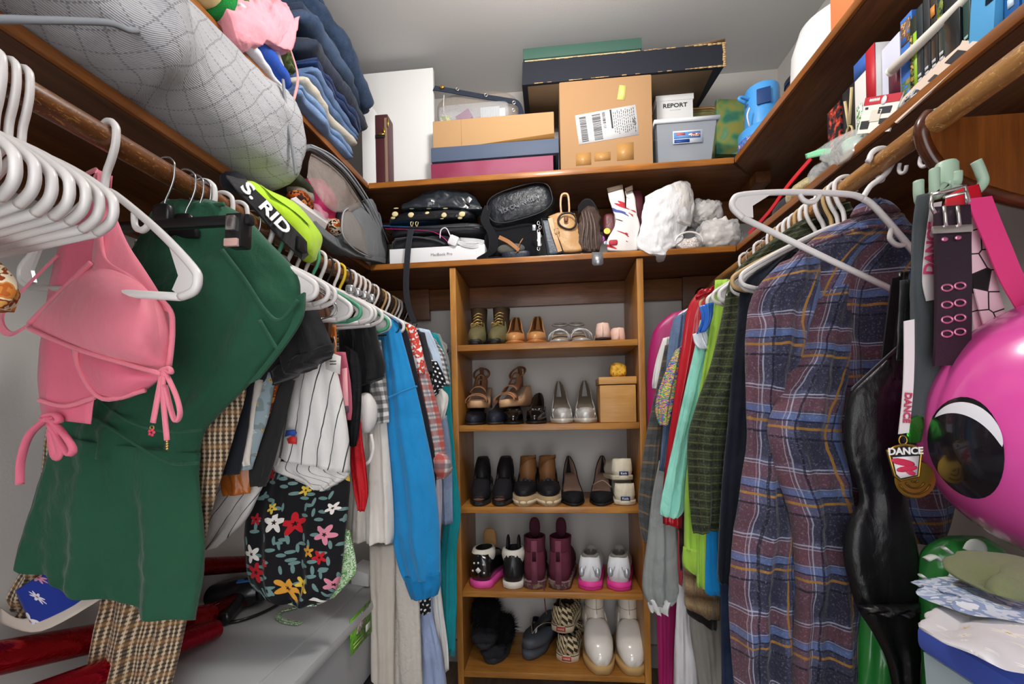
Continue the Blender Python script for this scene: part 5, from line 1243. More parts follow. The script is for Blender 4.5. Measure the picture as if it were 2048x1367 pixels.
tube('cable_loop', [at(u, v, 1.60) for u, v in ((880, 476), (882, 460), (892, 456), (900, 470), (906, 486))], .002, WPL, r, smooth_n=6)
r = thing('magenta_folder', 'thin magenta folder sticking out of the bag stack', 'folder', at(840, 462, 1.61))
obj('sheet', gsurf(MB(), gy([[(770, 457, 1.60), (820, 459, 1.60), (865, 463, 1.60), (890, 478, 1.60), (906, 498, 1.603)], [(772, 454, 1.75), (820, 455, 1.75), (866, 458, 1.75), (892, 472, 1.75), (908, 492, 1.75)]]), (0, 0, -.006), 3, 5), plain('#cf2c86', .5), r)
setp(obj('blue_folder', gsurf(MB(), gy([[(766, 452, 1.605), (820, 453, 1.605), (880, 456, 1.605)], [(766, 449, 1.75), (820, 450, 1.75), (880, 452, 1.75)]]), (0, 0, -.004), 3, 4), plain('#27628f', .5)), 'thin blue folder lying on the magenta folder', 'folder')
zs0 = at(870, 472, 1.61).z
r = thing('laptop_sleeve', 'black padded laptop sleeve with two zip pulls and a long dangling strap', 'laptop sleeve', at(870, 470, 1.61))
pb('sleeve', 776, 440, 972, 472, 1.604, .22, leather('#1f2126', .45, .3, 60), r, e=.35, seed=5, amp=.004, nu=40, nv=14)
tube('zipper_line', [at(780, 455, 1.603), at(870, 454, 1.600), at(965, 452, 1.604)], .0018, plain('#3a3c40', .4), r)
for u in (824, 834):
    p = at(u, 447, 1.598); tube('zip_pull', [p+Vector((0, 0, .006)), p+Vector((.005, -.002, .004)), p+Vector((.004, -.003, -.004)), p+Vector((0, -.003, -.012)), p+Vector((-.004, -.003, -.004)), p+Vector((-.004, -.002, .004))], .0017, plain('#b5a878', .35, .8), r, closed=True, smooth_n=3)
ribbon('shoulder_strap', [at(u, v, Y) for u, v, Y in ((822, 458, 1.595), (817, 490, 1.578), (814, 525, 1.575), (812, 560, 1.572), (813, 590, 1.57), (819, 620, 1.565), (829, 645, 1.56))], [(.020, .002, 0)]*7, cloth('#2a2c31'), r, .003)
tube('strap_ring', [at(826, 645, 1.558), at(834, 648, 1.558), at(830, 658, 1.558), at(822, 654, 1.558)], .002, plain('#222326', .3, .6), r, closed=True)
r = thing('polka_dot_bag', 'black patent bag with large cream dots in the bag stack', 'bag', at(860, 440, 1.62))
pb('body', 768, 412, 948, 446, 1.606, .2, BLKG, r, e=.4, seed=6, amp=.006, nu=40, nv=14)
for k, u in enumerate((790, 822, 855, 888, 924)):
    for v, s in ((428, .024),):
        p = at(u, v+(k % 2)*1.5, 1.606); blob('dot', p, (s, .006, s*.8), plain('#d9c998', .5), r, e=1, nu=14, nv=8)
    p = at(u-4, 435.5, 1.609); blob('dot', p, (.018, .004, .010), plain('#c9b988', .5), r, e=1, nu=12, nv=6)
for u in (792, 824, 858, 891): p = at(u, 416.5, 1.611); blob('dot', p, (.02, .006, .005), plain('#d9c998', .5), r, e=1, nu=12, nv=6)
r = thing('crumpled_bag', 'crumpled glossy black vinyl bag on top of the dotted bag', 'bag', at(880, 412, 1.63))
obj('body', gsurf(MB(), gy([[(806, 408, 1.63), (850, 385, 1.64), (876, 365, 1.66), (915, 372, 1.66), (950, 396, 1.65)], [(802, 412, 1.61), (850, 400, 1.605), (885, 388, 1.61), (925, 395, 1.61), (962, 410, 1.62)], [(802, 416, 1.608), (850, 414, 1.60), (890, 412, 1.60), (930, 416, 1.605), (964, 418, 1.62)]]), (0, .14, -.01), 9, 9, amp=.010, fs=18, ridge=.006), leather('#2a3036', .16, .8, 16, coat=.5), r)
blob('silver_star', at(938, 399, 1.598), (.026, .006, .024), plain('#b9bcc2', .25, .8), r, e=1.6, nu=10, nv=8)
r = thing('embossed_bag', 'black embossed leather pouch propped tilted on the bag pile', 'bag', at(1040, 460, 1.62))
ca = at(1040, 412, 1.64); rt = Matrix.Rotation(R(-13), 3, 'Y')
blob('body', ca+Vector((0, .03, 0)), (.248, .115, .125), leather('#202329', .35, .7, 60), r, e=.5, e2=.6, seed=4, amp=.009, fs=14, nu=48, nv=26, rot=rt)
tube('piping', [ca+rt @ Vector((.118*math.cos(a)*abs(math.cos(a))**-.35 if abs(math.cos(a)) > .01 else 0, -.026, .058*math.copysign(abs(math.sin(a))**.65, math.sin(a)))) for a in [6.283*k/28+.02 for k in range(28)]], .0028, plain('#121316', .4), r, closed=True)
text('embossed_lettering', 'ECK CALVIN KLEIN', .021, leather('#6a6f78', .3, .4, 60), r, face_M(ca+rt @ Vector((.0, -.0305, -.008)), rt @ Vector((1, 0, .10)), rt @ Vector((-.1, 0, 1))), .0012, sx=.8)
ribbon('carry_strap', [at(u, v, Y) for u, v, Y in ((978, 412, 1.62), (970, 440, 1.60), (985, 470, 1.598), (985, 500, 1.597), (962, 517, 1.594), (1000, 514, 1.592))], [(.03, .01, 0)]*6, cloth('#191a1e'), r, .004)
pb('lower_body', 966, 430, 1080, 512, 1.635, .16, cloth('#17181c'), r, zb=D0, e=.5, seed=9, amp=.01, nu=32, nv=18)
r = thing('brown_sandal', 'grey sandal with tan crossed straps under the embossed bag', 'sandal', at(1030, 505, 1.60))
pb('footbed', 994, 484, 1048, 506, 1.603, .025, cloth('#5b5a55'), r, e=.8, seed=2, amp=.002)
for a, b in (((998, 474), (1038, 500)), ((1044, 480), (1034, 502))): ribbon('strap', [at(*a, 1.603), at((a[0]+b[0])/2, (a[1]+b[1])/2-3, 1.597), at(*b, 1.599)], (.006, 0, .012), leather('#a8703f', .5, .2, 70), r, .003)
setp(pb('navy_clutch', 1002, 497, 1062, 517, 1.603, .05, leather('#1c2334', .4, .3, 60), zb=D0, e=.5, seed=8, amp=.003), 'small navy clutch lying flat under the sandal straps', 'bag')
r = thing('blue_black_crossbody', 'structured dark blue leather crossbody leaning beside the tan bag', 'bag', at(1105, 505, 1.60))
qf = [at(1083, 438, 1.61), at(1100, 438, 1.61), at(1127, 506, 1.598), at(1096, 510, 1.598)]
obj('body', gsurf(MB(), [[qf[0], qf[1]], [qf[3].lerp(qf[0], .5), qf[2].lerp(qf[1], .5)], [qf[3], qf[2]]], (0, .09, 0), 5, 5), leather('#39424f', .4, .25, 80), r)
tube('edge_piping', [q+Vector((0, -.002, 0)) for q in qf], .003, plain('#15171b', .4), r, closed=True)
r = thing('key_tags', 'silver key chain with metal tags hanging between the bags', 'keys', at(1076, 500, 1.60))
for k in range(7):
    p = at(1077+(k % 2)*3, 446+k*8.5, 1.595); tube('chain_link', [p+Vector((.0045*math.cos(a), .002*math.sin(a), .0075*math.sin(a))) for a in [6.283*i/10 for i in range(10)]], .0012, plain('#c5c7ca', .25, .9), r, n=5, closed=True)
box('tag', at(1078, 478, 1.592), (.011, .002, .048), plain('#d0d2d4', .3, .7), r, .001); box('tag', at(1068, 455, 1.594), (.012, .002, .02), plain('#8f9296', .3, .8), r, .001)
TANB = leather('#c69a68', .4, .3, 60)
r = thing('tan_handbag', 'tan leather handbag with a black-rimmed ring and an upright handle', 'bag', at(1130, 505, 1.61))
obj('body', gsurf(MB(), gy([[(1098, 432, 1.62), (1122, 424, 1.61), (1150, 426, 1.62)], [(1112, 460, 1.605), (1135, 455, 1.60), (1160, 462, 1.615)], [(1124, 503, 1.60), (1148, 503, 1.598), (1166, 500, 1.61)]]), (0, .11, 0), 6, 6, amp=.007, fs=24), TANB, r)
ribbon('handle', [at(u, v, 1.635) for u, v in ((1123, 432), (1121, 408), (1124, 391), (1135, 391), (1138, 412), (1138, 430))], (0, .02, .001), TANB, r, .006)
tube('ring_trim', [at(u, v, 1.598) for u, v in ((1116, 440), (1124, 428), (1142, 426), (1152, 436), (1150, 452), (1138, 458), (1122, 452))], .0035, plain('#1d1a18', .4), r, closed=True, smooth_n=3)
ribbon('belt_strap', [at(1100, 436, 1.603), at(1106, 460, 1.597), at(1114, 485, 1.595), at(1120, 503, 1.596)], (.015, 0, .003), TANB, r, .003)
tube('buckle', [at(u, v, 1.593) for u, v in ((1108, 458), (1116, 456), (1119, 466), (1111, 468))], .0013, plain('#d2c29a', .3, .9), r, closed=True)
blob('tassel', at(1132, 438, 1.595), (.016, .01, .02), leather('#7d4f2c', .5, .3, 60), r, e=.8, nu=10, nv=8)
r = thing('ruffled_bag', 'dark brown ruffled bag with a black flap beside the tan handbag', 'bag', at(1178, 503, 1.61))
obj('body', gsurf(MB(), gy([[(1164, 420, 1.64), (1180, 410, 1.63), (1194, 424, 1.64)], [(1158, 455, 1.61), (1178, 445, 1.60), (1202, 460, 1.615)], [(1160, 500, 1.605), (1180, 503, 1.60), (1200, 500, 1.61)]]), (0, .11, 0), 7, 7, amp=.012, fs=45), leather('#4b3c36', .45, .7, 35), r)
obj('flap', gsurf(MB(), gy([[(1156, 412, 1.66), (1168, 398, 1.66), (1184, 400, 1.66), (1198, 424, 1.66)], [(1156, 430, 1.655), (1170, 418, 1.65), (1184, 418, 1.65), (1198, 440, 1.655)]]), (0, .03, 0), 4, 4), cloth('#1b1a1c'), r)
for k in range(4): tube('ruffle', [at(1164+k*6, 420+abs(k-1.5)*3, 1.612), at(1168+k*7, 450, 1.596), at(1164+k*9, 480, 1.594), at(1166+k*9, 499, 1.598)], .004, leather('#5b4a42', .4, .5, 40), r, smooth_n=5)
r = thing('burgundy_wallet', 'burgundy wallet with a gold coin charm behind the printed boots', 'wallet', at(1222, 455, 1.66))
pb('wallet', 1208, 422, 1246, 470, 1.67, .06, leather('#6b2f34', .4, .3, 60), r, e=.4, seed=3, amp=.003); lathe('coin_charm', [(.0, -.001), (.0115, -.001), (.0115, .001), (.0, .001)], at(1214, 462, 1.64), plain('#bfa94e', .35, .8), r, 16, Matrix.Rotation(R(80), 3, 'X'))
blob('purple_charm', at(1205, 478, 1.62), (.016, .012, .022), plain('#b24fb0', .4), r, e=.9, nu=10, nv=8); blob('bead_charm', at(1211, 486, 1.615), (.014, .012, .014), multi(('#d8d0b0', '#7aa0b5', '#e6dcc6'), 90, .5), r, e=.9, nu=10, nv=8)
PRT = floral('#e4dedb', ('#c23a44', '#e4dedb', '#4a79b5', '#b0343f', '#e4dedb', '#4c5aa0'), None, 26, .30, 3, centre='#5b3a3a')
r = thing('printed_slouch_bag', 'white novelty-print fabric bag with red and blue figures and brown trim', 'bag', at(1245, 500, 1.60))
obj('body', gsurf(MB(), gy([[(1228, 418, 1.62), (1250, 416, 1.61), (1274, 420, 1.62)], [(1228, 450, 1.605), (1250, 448, 1.60), (1280, 452, 1.61)], [(1216, 480, 1.60), (1248, 478, 1.596), (1276, 480, 1.605)], [(1216, 500, 1.602), (1246, 502, 1.598), (1276, 500, 1.606)]]), (0, .12, 0), 5, 5, amp=.006), PRT, r)
obj('upright_panel', gsurf(MB(), gy([[(1216, 382, 1.635), (1244, 376, 1.635)], [(1220, 400, 1.622), (1250, 398, 1.62)], [(1228, 428, 1.615), (1252, 424, 1.612)]]), (0, .03, 0), 5, 4, amp=.003), PRT, r)
obj('upright_panel', gsurf(MB(), gy([[(1250, 382, 1.645), (1264, 380, 1.645)], [(1253, 402, 1.63), (1271, 400, 1.63)], [(1254, 430, 1.62), (1275, 428, 1.62)]]), (0, .03, 0), 5, 4, amp=.003), PRT, r)
for a, b in (((1214, 376), (1245, 368)), ((1250, 376), (1265, 370))): obj('trim_band', gsurf(MB(), gy([[(a[0], a[1], 1.638), (b[0], b[1], 1.638)], [(a[0]+2, a[1]+9, 1.63), (b[0]+1, b[1]+9, 1.63)]]), (0, .03, 0), 3, 3), leather('#6b5b4d', .6, .3, 60), r)
pb('red_tab', 1218, 478, 1236, 490, 1.592, .008, plain('#b8323e', .5), r, e=.5, nu=10, nv=6)
setp(pb('maroon_tote', 1262, 372, 1290, 470, 1.68, .1, leather('#55242c', .4, .3, 50), zb=D0, e=.5, seed=3, amp=.006), 'maroon leather tote standing behind the printed bag', 'bag')
# white dust bag, plastic bags
WCL = cloth('#dededf', var=.05, wrinkle=.55, wscale=10)
r = thing('white_cloth_bag', 'crumpled white cotton dust bag drooping over the shelf edge', 'bag', at(1330, 500, 1.61))
obj('sack', gsurf(MB(), gy([[(1292, 392, 1.63), (1325, 374, 1.62), (1362, 362, 1.64), (1380, 372, 1.66)], [(1286, 430, 1.60), (1322, 415, 1.59), (1356, 405, 1.60), (1388, 412, 1.64)], [(1278, 470, 1.59), (1310, 465, 1.575), (1340, 462, 1.585), (1368, 470, 1.62)], [(1278, 494, 1.588), (1306, 498, 1.572), (1332, 494, 1.58), (1352, 490, 1.60)], [(1296, 508, 1.58), (1318, 512, 1.574), (1330, 510, 1.578), (1332, 504, 1.585)]]), (.02, .15, 0), 10, 10, amp=.010, fs=17, seed=6, ridge=.006), WCL, r)
obj('fold_collar', gsurf(MB(), gy([[(1352, 368, 1.625), (1374, 366, 1.64), (1386, 390, 1.66)], [(1350, 400, 1.60), (1372, 398, 1.61), (1388, 425, 1.64)], [(1344, 440, 1.60), (1362, 445, 1.60), (1380, 452, 1.635)]]), (.0, .05, 0), 5, 5, amp=.008, seed=8), cloth('#d5d2cc', var=.05, wrinkle=.7), r)
CLR = glassy('#e8e8ea', .06, .36, bump=1.0)
r = thing('clear_plastic_bag', 'crinkled clear plastic bag stuffed with white lace on the back shelf', 'bag', at(1440, 488, 1.60))
for k, (u0, v0, u1, v1, Y, s) in enumerate(((1402, 424, 1494, 488, 1.60, 3), (1388, 385, 1450, 440, 1.66, 5))):
    pb('white_lace', u0+6, v0+6, u1-6, v1, Y+.02, .12, leather('#d9d3cb', .5, .7, 40, spec=.3), r, zb=D0 if k == 0 else None, e=.8, seed=s, amp=.014, fs=24, nu=90, nv=54, crump=.010)
    pb('clear_film', u0, v0, u1, v1+1, Y, .15, CLR, r, zb=D0 if k == 0 else None, e=.75, seed=s+1, amp=.008, fs=22, nu=90, nv=54, crump=.008)
r = thing('lace_reel', 'small white reel of lace on the shelf below the clear bag', 'reel', at(1380, 490, 1.595))
p = at(1378, 492, 1.60); ctr = Vector((p.x, 1.61, D0+.02))
obj('hoop', mtube(MB(), [ctr+Vector((.047*math.cos(a), -.01, .038*math.sin(a))) for a in [math.pi*k/14 for k in range(15)]], .003, 8), plain('#e6e2de', .4), r)
obj('lace_wad', mblob(MB(), ctr+Vector((0, .006, .0)), (.085, .03, .04), e=.8, seed=5, amp=.008, fs=50, nu=30, nv=16, flatb=.98), multi(('#e6e2de', '#b9a7a0', '#efece8', '#d0c3bd'), 120, .7), r)
obj('silver_tag', MB().add([at(1184, 504, 1.583), at(1205, 504, 1.583), at(1207, 526, 1.580), at(1203, 530, 1.580), at(1188, 531, 1.580), at(1184, 527, 1.580)], [(0, 1, 2, 3, 4, 5)]), plain('#a9abb0', .3, .7, bump=.3, bscale=120), None, solid=.002)
setp(bpy.data.objects['silver_tag'], 'small silver plastic tag hanging over the lower shelf edge', 'tag')
setp(blob('grey_bundle', (.50, 1.76, D0+.06), (.10, .12, .12), glassy('#cfd2d6', .1, .5, bump=.8), e=.8, seed=7, amp=.012, fs=22, nu=32, nv=18), 'clear crumpled plastic wrap in the far corner behind the lace bag', 'wrap')
# ------------------------------------------------ lower right shelf
r = thing('black_sun_hat', 'black felt hat with a red band lying on the right shelf', 'hat', (.70, 1.42, D0))
lathe('brim', [(.0, D0+.006), (.115, D0+.002), (.118, D0+.006), (.11, D0+.012), (.0, D0+.02)], (.745, 1.43, 0), cloth('#33363b'), r, 32); blob('crown', (.745, 1.43, D0+.045), (.15, .15, .085), cloth('#3a3d43'), r, e=.9, seed=3, amp=.004, flatb=.9)
ribbon('red_strap', [(.632, 1.52, D0+.012), (.64, 1.40, D0+.028), (.66, 1.33, D0+.07), (.69, 1.27, D0+.11)], (0, .006, .012), plain('#c4202a', .5), r, .003)
setp(blob('cream_lace_cloth', (.68, 1.27, D0+.024), (.08, .13, .046), knit('#dfcfa2', '#bfa86e', .006, rowper=.01), e=.7, seed=5, amp=.007, fs=30, nu=32, nv=16), 'cream crocheted lace cloth folded at the right shelf edge', 'cloth')
setp(blob('navy_flat_pouch', (.80, 1.28, D0+.09), (.03, .20, .16), leather('#20304f', .5, .3, 50), e=.35, seed=5, amp=.004), 'navy blue flat pouch standing behind the black hat', 'pouch')
setp(blob('grey_plastic_wrap', (.70, 1.185, D0+.03), (.1, .14, .06), glassy('#dfe6ea', .08, .45, bump=.9), e=.7, seed=9, amp=.012, fs=24, nu=34, nv=18), 'crumpled clear wrap in front of the navy pouch on the right shelf', 'wrap')
def spine(name, label, y0, y1, x0, dep, h, mat, cat, tilt=0, parts=None, group='boxes and books on the right shelf', z=None):
    z = D0 if z is None else z
    c = Vector((x0+dep/2, (y0+y1)/2, z)); root = thing(name, label, cat, c, group)
    with xf(TR(c, 0, tilt)):
        box('case', (0, 0, h/2), (dep, y1-y0, h), mat, root, .0015)
        for k, (nm, fy0, fy1, fz0, fz1, m) in enumerate(parts or ()):
            w = y1-y0; box(nm, (-dep/2-.0006-.0002*k, -w/2+w*(fy0+fy1)/2, h*(fz0+fz1)/2), (.001, w*(fy1-fy0), h*(fz1-fz0)), m, root, 0)
    return root
RX = lambda y: XR(y)+.012
LET = lambda c, n=5: [('title_stroke', .3, .7, .12+.11*k, .19+.11*k, plain(c, .5)) for k in range(n)]
LET2 = lambda c, n=3: [('title_stroke', .25, .75, .1+.05*k, .13+.05*k, plain(c, .5)) for k in range(n)]
spine('spice_tin', 'black carton with red chili print at the far end of the boxes', 1.105, 1.155, .665, .10, .155, multi(('#17171a', '#1c1c20', '#8a2a20', '#c9503a'), 60, .4), 'box', parts=LET2('#d9d9d9'))
r = spine('spice_tin', 'black carton printed with two wooden spoons of red spice', 1.055, 1.103, .668, .10, .165, plain('#1b1a1c', .35), 'box', parts=[('red_spice', .35, .62, .28, .40, multi(('#a8321c', '#c9502a'), 90, .6))]+LET2('#c9c9c9'))
for a, b in (((-.01, .14), (.002, .075)), ((.014, .155), (.004, .08))): tube('spoon_print', [(.6668, 1.079-a[0], D0+a[1]), (.6668, 1.079-b[0], D0+b[1])], .0045, plain('#cdb88a', .6), r, flat=.3)
tube('spoon_bowl', [Vector((.6668, 1.077+.011*math.cos(a), D0+.057+.02*math.sin(a))) for a in [6.283*k/14 for k in range(14)]], .003, plain('#cdb88a', .6), r, closed=True, flat=.4)
spine('grocery_carton', 'tall white carton with a blue shoulder, red stripe and green print', .985, 1.05, .662, .09, .19, plain('#dcdcda', .5), 'box', parts=[('blue_shoulder', 0, 1, .82, 1, plain('#3b66b8', .5)), ('red_stripe', .0, .42, .3, 1, plain('#b5202c', .5)), ('green_print', .62, .9, .08, .5, multi(('#5f9a4a', '#dcdcda', '#4a8a3c'), 120, .5))])
spine('lavender_carton', 'pale lilac carton with a maroon corner beside the grocery carton', .935, .983, .672, .09, .17, plain('#c9cbdc', .5), 'box', parts=[('maroon_corner', 0, .6, .3, .7, plain('#5b1f30', .5))])
spine('blue_storybook', 'royal blue illustrated book standing on the right shelf', .905, .933, .672, .10, .185, plain('#3a6fc0', .5), 'book', parts=[('picture', .1, .9, .72, .95, multi(('#c9a07a', '#7a5a3c', '#3a6fc0'), 90, .5)), ('picture', .1, .9, .05, .35, multi(('#8a7a4a', '#4a6a3c', '#3a6fc0'), 90, .5))])
spine('lime_game_case', 'black and lime green game case beside the blue book', .888, .904, .668, .10, .165, plain('#20261c', .4), 'game case', parts=[('lime_panel', 0, .5, .1, .8, plain('#9ac53a', .4)), ('picture', .5, 1, .2, .8, multi(('#c9a24a', '#3a3a2a', '#7a8a3c'), 120, .5))])
cols = [('#1d2a30', 'black game case with grey lettering, first past the lime case'), ('#23262b', 'black game case with pale lettering, second past the lime case'), ('#2a2420', 'dark brown game case with an orange emblem, third past the lime case'), ('#2b3a3a', 'dark teal game case with a yellow picture, fourth past the lime case')]
y = .886
for i, (c, lb) in enumerate(cols):
    w = .0145; pt = LET2('#b9bcc0', 4)
    if i == 2: pt = pt+[('emblem', .2, .8, .7, .8, plain('#c9823a', .5))]
    if i == 3: pt = pt+[('picture', .1, .9, .55, .9, multi(('#c9b83a', '#6a7a2c', '#2b3a3a'), 90, .5))]
    spine('game_case', lb, y-w, y, .665, .10, .168+.004*i, leather(c, .25, .05, 20, coat=.4), 'game case', parts=pt); y -= w+.0008
spine('game_box', 'wide black game box with a teal edge in the row of cases', y-.03, y, .662, .10, .178, leather('#14171a', .25, .05, 20, coat=.4), 'game box', parts=[('teal_edge', 0, 1, .94, 1, plain('#3a7a78', .5))]); y -= .031
spine('game_case', 'slim dark green game case between the black box and the light blue book', y-.014, y, .665, .10, .17, plain('#24403c', .35), 'game case', parts=LET2('#9ab9b0')); y -= .016
spine('blue_picture_box', 'light blue box with a small portrait, leaning forward', y-.045, y-.004, .655, .06, .165, plain('#4f9fd4', .4), 'box', tilt=R(5), parts=[('portrait', .72, .95, .7, .9, multi(('#c98a4a', '#8a4a2a', '#e0c9a0'), 120, .5)), ('dark_shape', .05, .35, .3, .85, plain('#1d3348', .5)), ('title_stroke', .3, .5, .85, .91, plain('#d9b24a', .5))]); y -= .05
spine('blue_game_case', 'deep blue game case with white lettering beside the light blue box', y-.022, y, .665, .10, .19, plain('#1f5f9f', .35), 'game case', parts=LET('#cfe0ee', 4)); y -= .023
spine('blue_game_case', 'second blue game case with a yellow-green top edge', y-.016, y, .667, .10, .20, plain('#2a6fae', .35), 'game case', parts=[('top_edge', 0, 1, .9, 1, plain('#7a8a3a', .5))]); y -= .017
spine('green_spine_book', 'grey book with green leaves and white vertical lettering', y-.02, y, .665, .10, .2, multi(('#5a6a58', '#6a786a', '#7a8a5a'), 30, .5), 'book', parts=LET('#e6e6e2', 6)); y -= .021
spine('grey_spine_book', 'slate grey book with white vertical lettering', y-.016, y, .665, .10, .2, plain('#6a7276', .5), 'book', parts=LET('#e0e2e2', 6)); y -= .017
spine('purple_book', 'purple book with white vertical lettering on its spine', y-.022, y, .665, .10, .2, plain('#6b4a8a', .5), 'book', parts=LET('#e6def0', 6)); y -= .023
spine('picture_puzzle_box', 'dark jigsaw box with brown foliage at the near end of the row', y-.09, y, .665, .10, .2, multi(('#1d2340', '#2a3058', '#6a4a2a', '#8a6a3c', '#a83a2a'), 30, .5), 'box'); 
# blister packs and a white tube lying in front
def card(name, label, pts, m, parts, cat='packet'):
    P = [atX(*q) for q in pts]; c = sum(P, Vector())/4; root = thing(name, label, cat, (c.x, c.y, D0), 'boxes and books on the right shelf')
    n = (P[1]-P[0]).cross(P[3]-P[0]).normalized()*.003
    if n.x > 0: n = -n
    obj('card', MB().add(P+[p-n for p in P], [(0, 1, 2, 3), (7, 6, 5, 4), (0, 4, 5, 1), (1, 5, 6, 2), (2, 6, 7, 3), (3, 7, 4, 0)]), m, root, smooth=False)
    for nm, a0, a1, b0, b1, mm in parts:
        f = lambda a, b: P[0].lerp(P[1], a).lerp(P[3].lerp(P[2], a), b)+n*.3
        obj(nm, MB().add([f(a0, b0), f(a1, b0), f(a1, b1), f(a0, b1)], [(0, 1, 2, 3)]), mm, root, solid=.0008, smooth=False)
    return root, P, n
DK_ = plain('#2a2c30', .5); c1, P, n = card('blister_card', 'white and red blister card of adapters leaning on the cartons', [(1714, 268, .640), (1778, 262, .640), (1806, 184, .662), (1732, 196, .662)], plain('#dedad2', .5), [('red_header', 0, 1, .78, 1, plain('#b52a38', .45)), ('adapter', .5, .85, .5, .68, DK_), ('adapter', .06, .32, .12, .34, DK_), ('adapter', .62, .95, .22, .36, DK_), ('inner_panel', .3, .6, .3, .62, plain('#cfc8ba', .6)), ('number_mark', .08, .16, .66, .72, DK_)])
obj('logo_drop', mblob(MB(), atX(1768, 200, .656), (.004, .016, .016), e=1, nu=10, nv=8), plain('#e4e4ea', .4), c1)
for k in range(6): 
    q = P[3].lerp(P[2], .18+.05*k).lerp(P[0].lerp(P[1], .18+.05*k), .11)+n*.5; box('title_stroke', q, (.001, .004, .006), plain('#efe6e6', .5), c1, 0)
card('cable_card', 'long beige cable packet lying along the shelf edge with black marks', [(1792, 246, .636), (1968, 84, .645), (1918, 80, .668), (1770, 232, .660)], plain('#d3bfae', .55), [('black_mark', .75, .9, .1, .62, plain('#1d1d20', .5)), ('number_strokes', .5, .6, .1, .3, plain('#2a2a2c', .5)), ('number_strokes', .53, .62, .4, .55, plain('#3a3a3c', .5)), ('cable_window', .15, .42, .15, .8, multi(('#2a2c30', '#8a8f92', '#c9cdd0', '#4a4c50'), 60, .2))])
r = thing('mailing_tube', 'long white cardboard tube lying across the tops of the game cases', 'tube', (.67, .9, D0+.19))
p0 = atX(1781, 143, .658); p1 = atX(1925, 6, .668); obj('tube_wall', mtube(MB(), [p0, p0.lerp(p1, .5), p1, p1+(p1-p0)*.5], .0085, 14), plain('#d6d2c8', .6), r); lathe('end_cap', [(.0, -.002), (.0088, -.002), (.0088, .003), (.0, .003)], p0, plain('#e6e3da', .5), r, 14, (p1-p0).to_track_quat('Z', 'X').to_matrix())
# zip bag with a mint scoop
r = thing('zip_bag', 'clear zip bag with mint green measuring cups at the shelf edge', 'bag', atX(1680, 300, .65))
obj('film', gsurf(MB(), gx([[(1632, 300, .66), (1660, 282, .655), (1700, 262, .66), (1740, 250, .67)], [(1640, 318, .64), (1668, 304, .632), (1700, 285, .635), (1728, 272, .65)], [(1668, 338, .637), (1690, 322, .63), (1704, 306, .632), (1716, 294, .64)]]), (.05, .0, .0), 5, 5, amp=.006, fs=30), glassy('#dfe8e6', .08, .45, bump=.7), r)
obj('mint_handle', gsurf(MB(), gx([[(1610, 308, .648), (1640, 298, .645), (1662, 296, .645)], [(1612, 318, .646), (1640, 312, .643), (1660, 308, .643)]]), (.01, 0, 0), 3, 4), plain('#8fdcae', .35), r)
lathe('measuring_cup', [(.018, 0), (.026, .03), (.024, .03), (.016, .002)], (.665, 1.055, D0+.001), plain('#bfe6cd', .35), r, 20)
for u, v in ((1800, 345), (1842, 332), (1757, 362)):
    p = atX(u, v, .70); setp(tube('white_cup_hook', [p+Vector((0, 0, .018)), p+Vector((-.002, 0, .006)), p+Vector((-.002, -.006, -.004)), p+Vector((-.002, -.016, -.006)), p+Vector((-.002, -.02, .004))], .0035, plain('#dcd8da', .4), smooth_n=4), 'white plastic cup hook screwed under the right shelf', 'hook', 'white hooks under the right shelf')
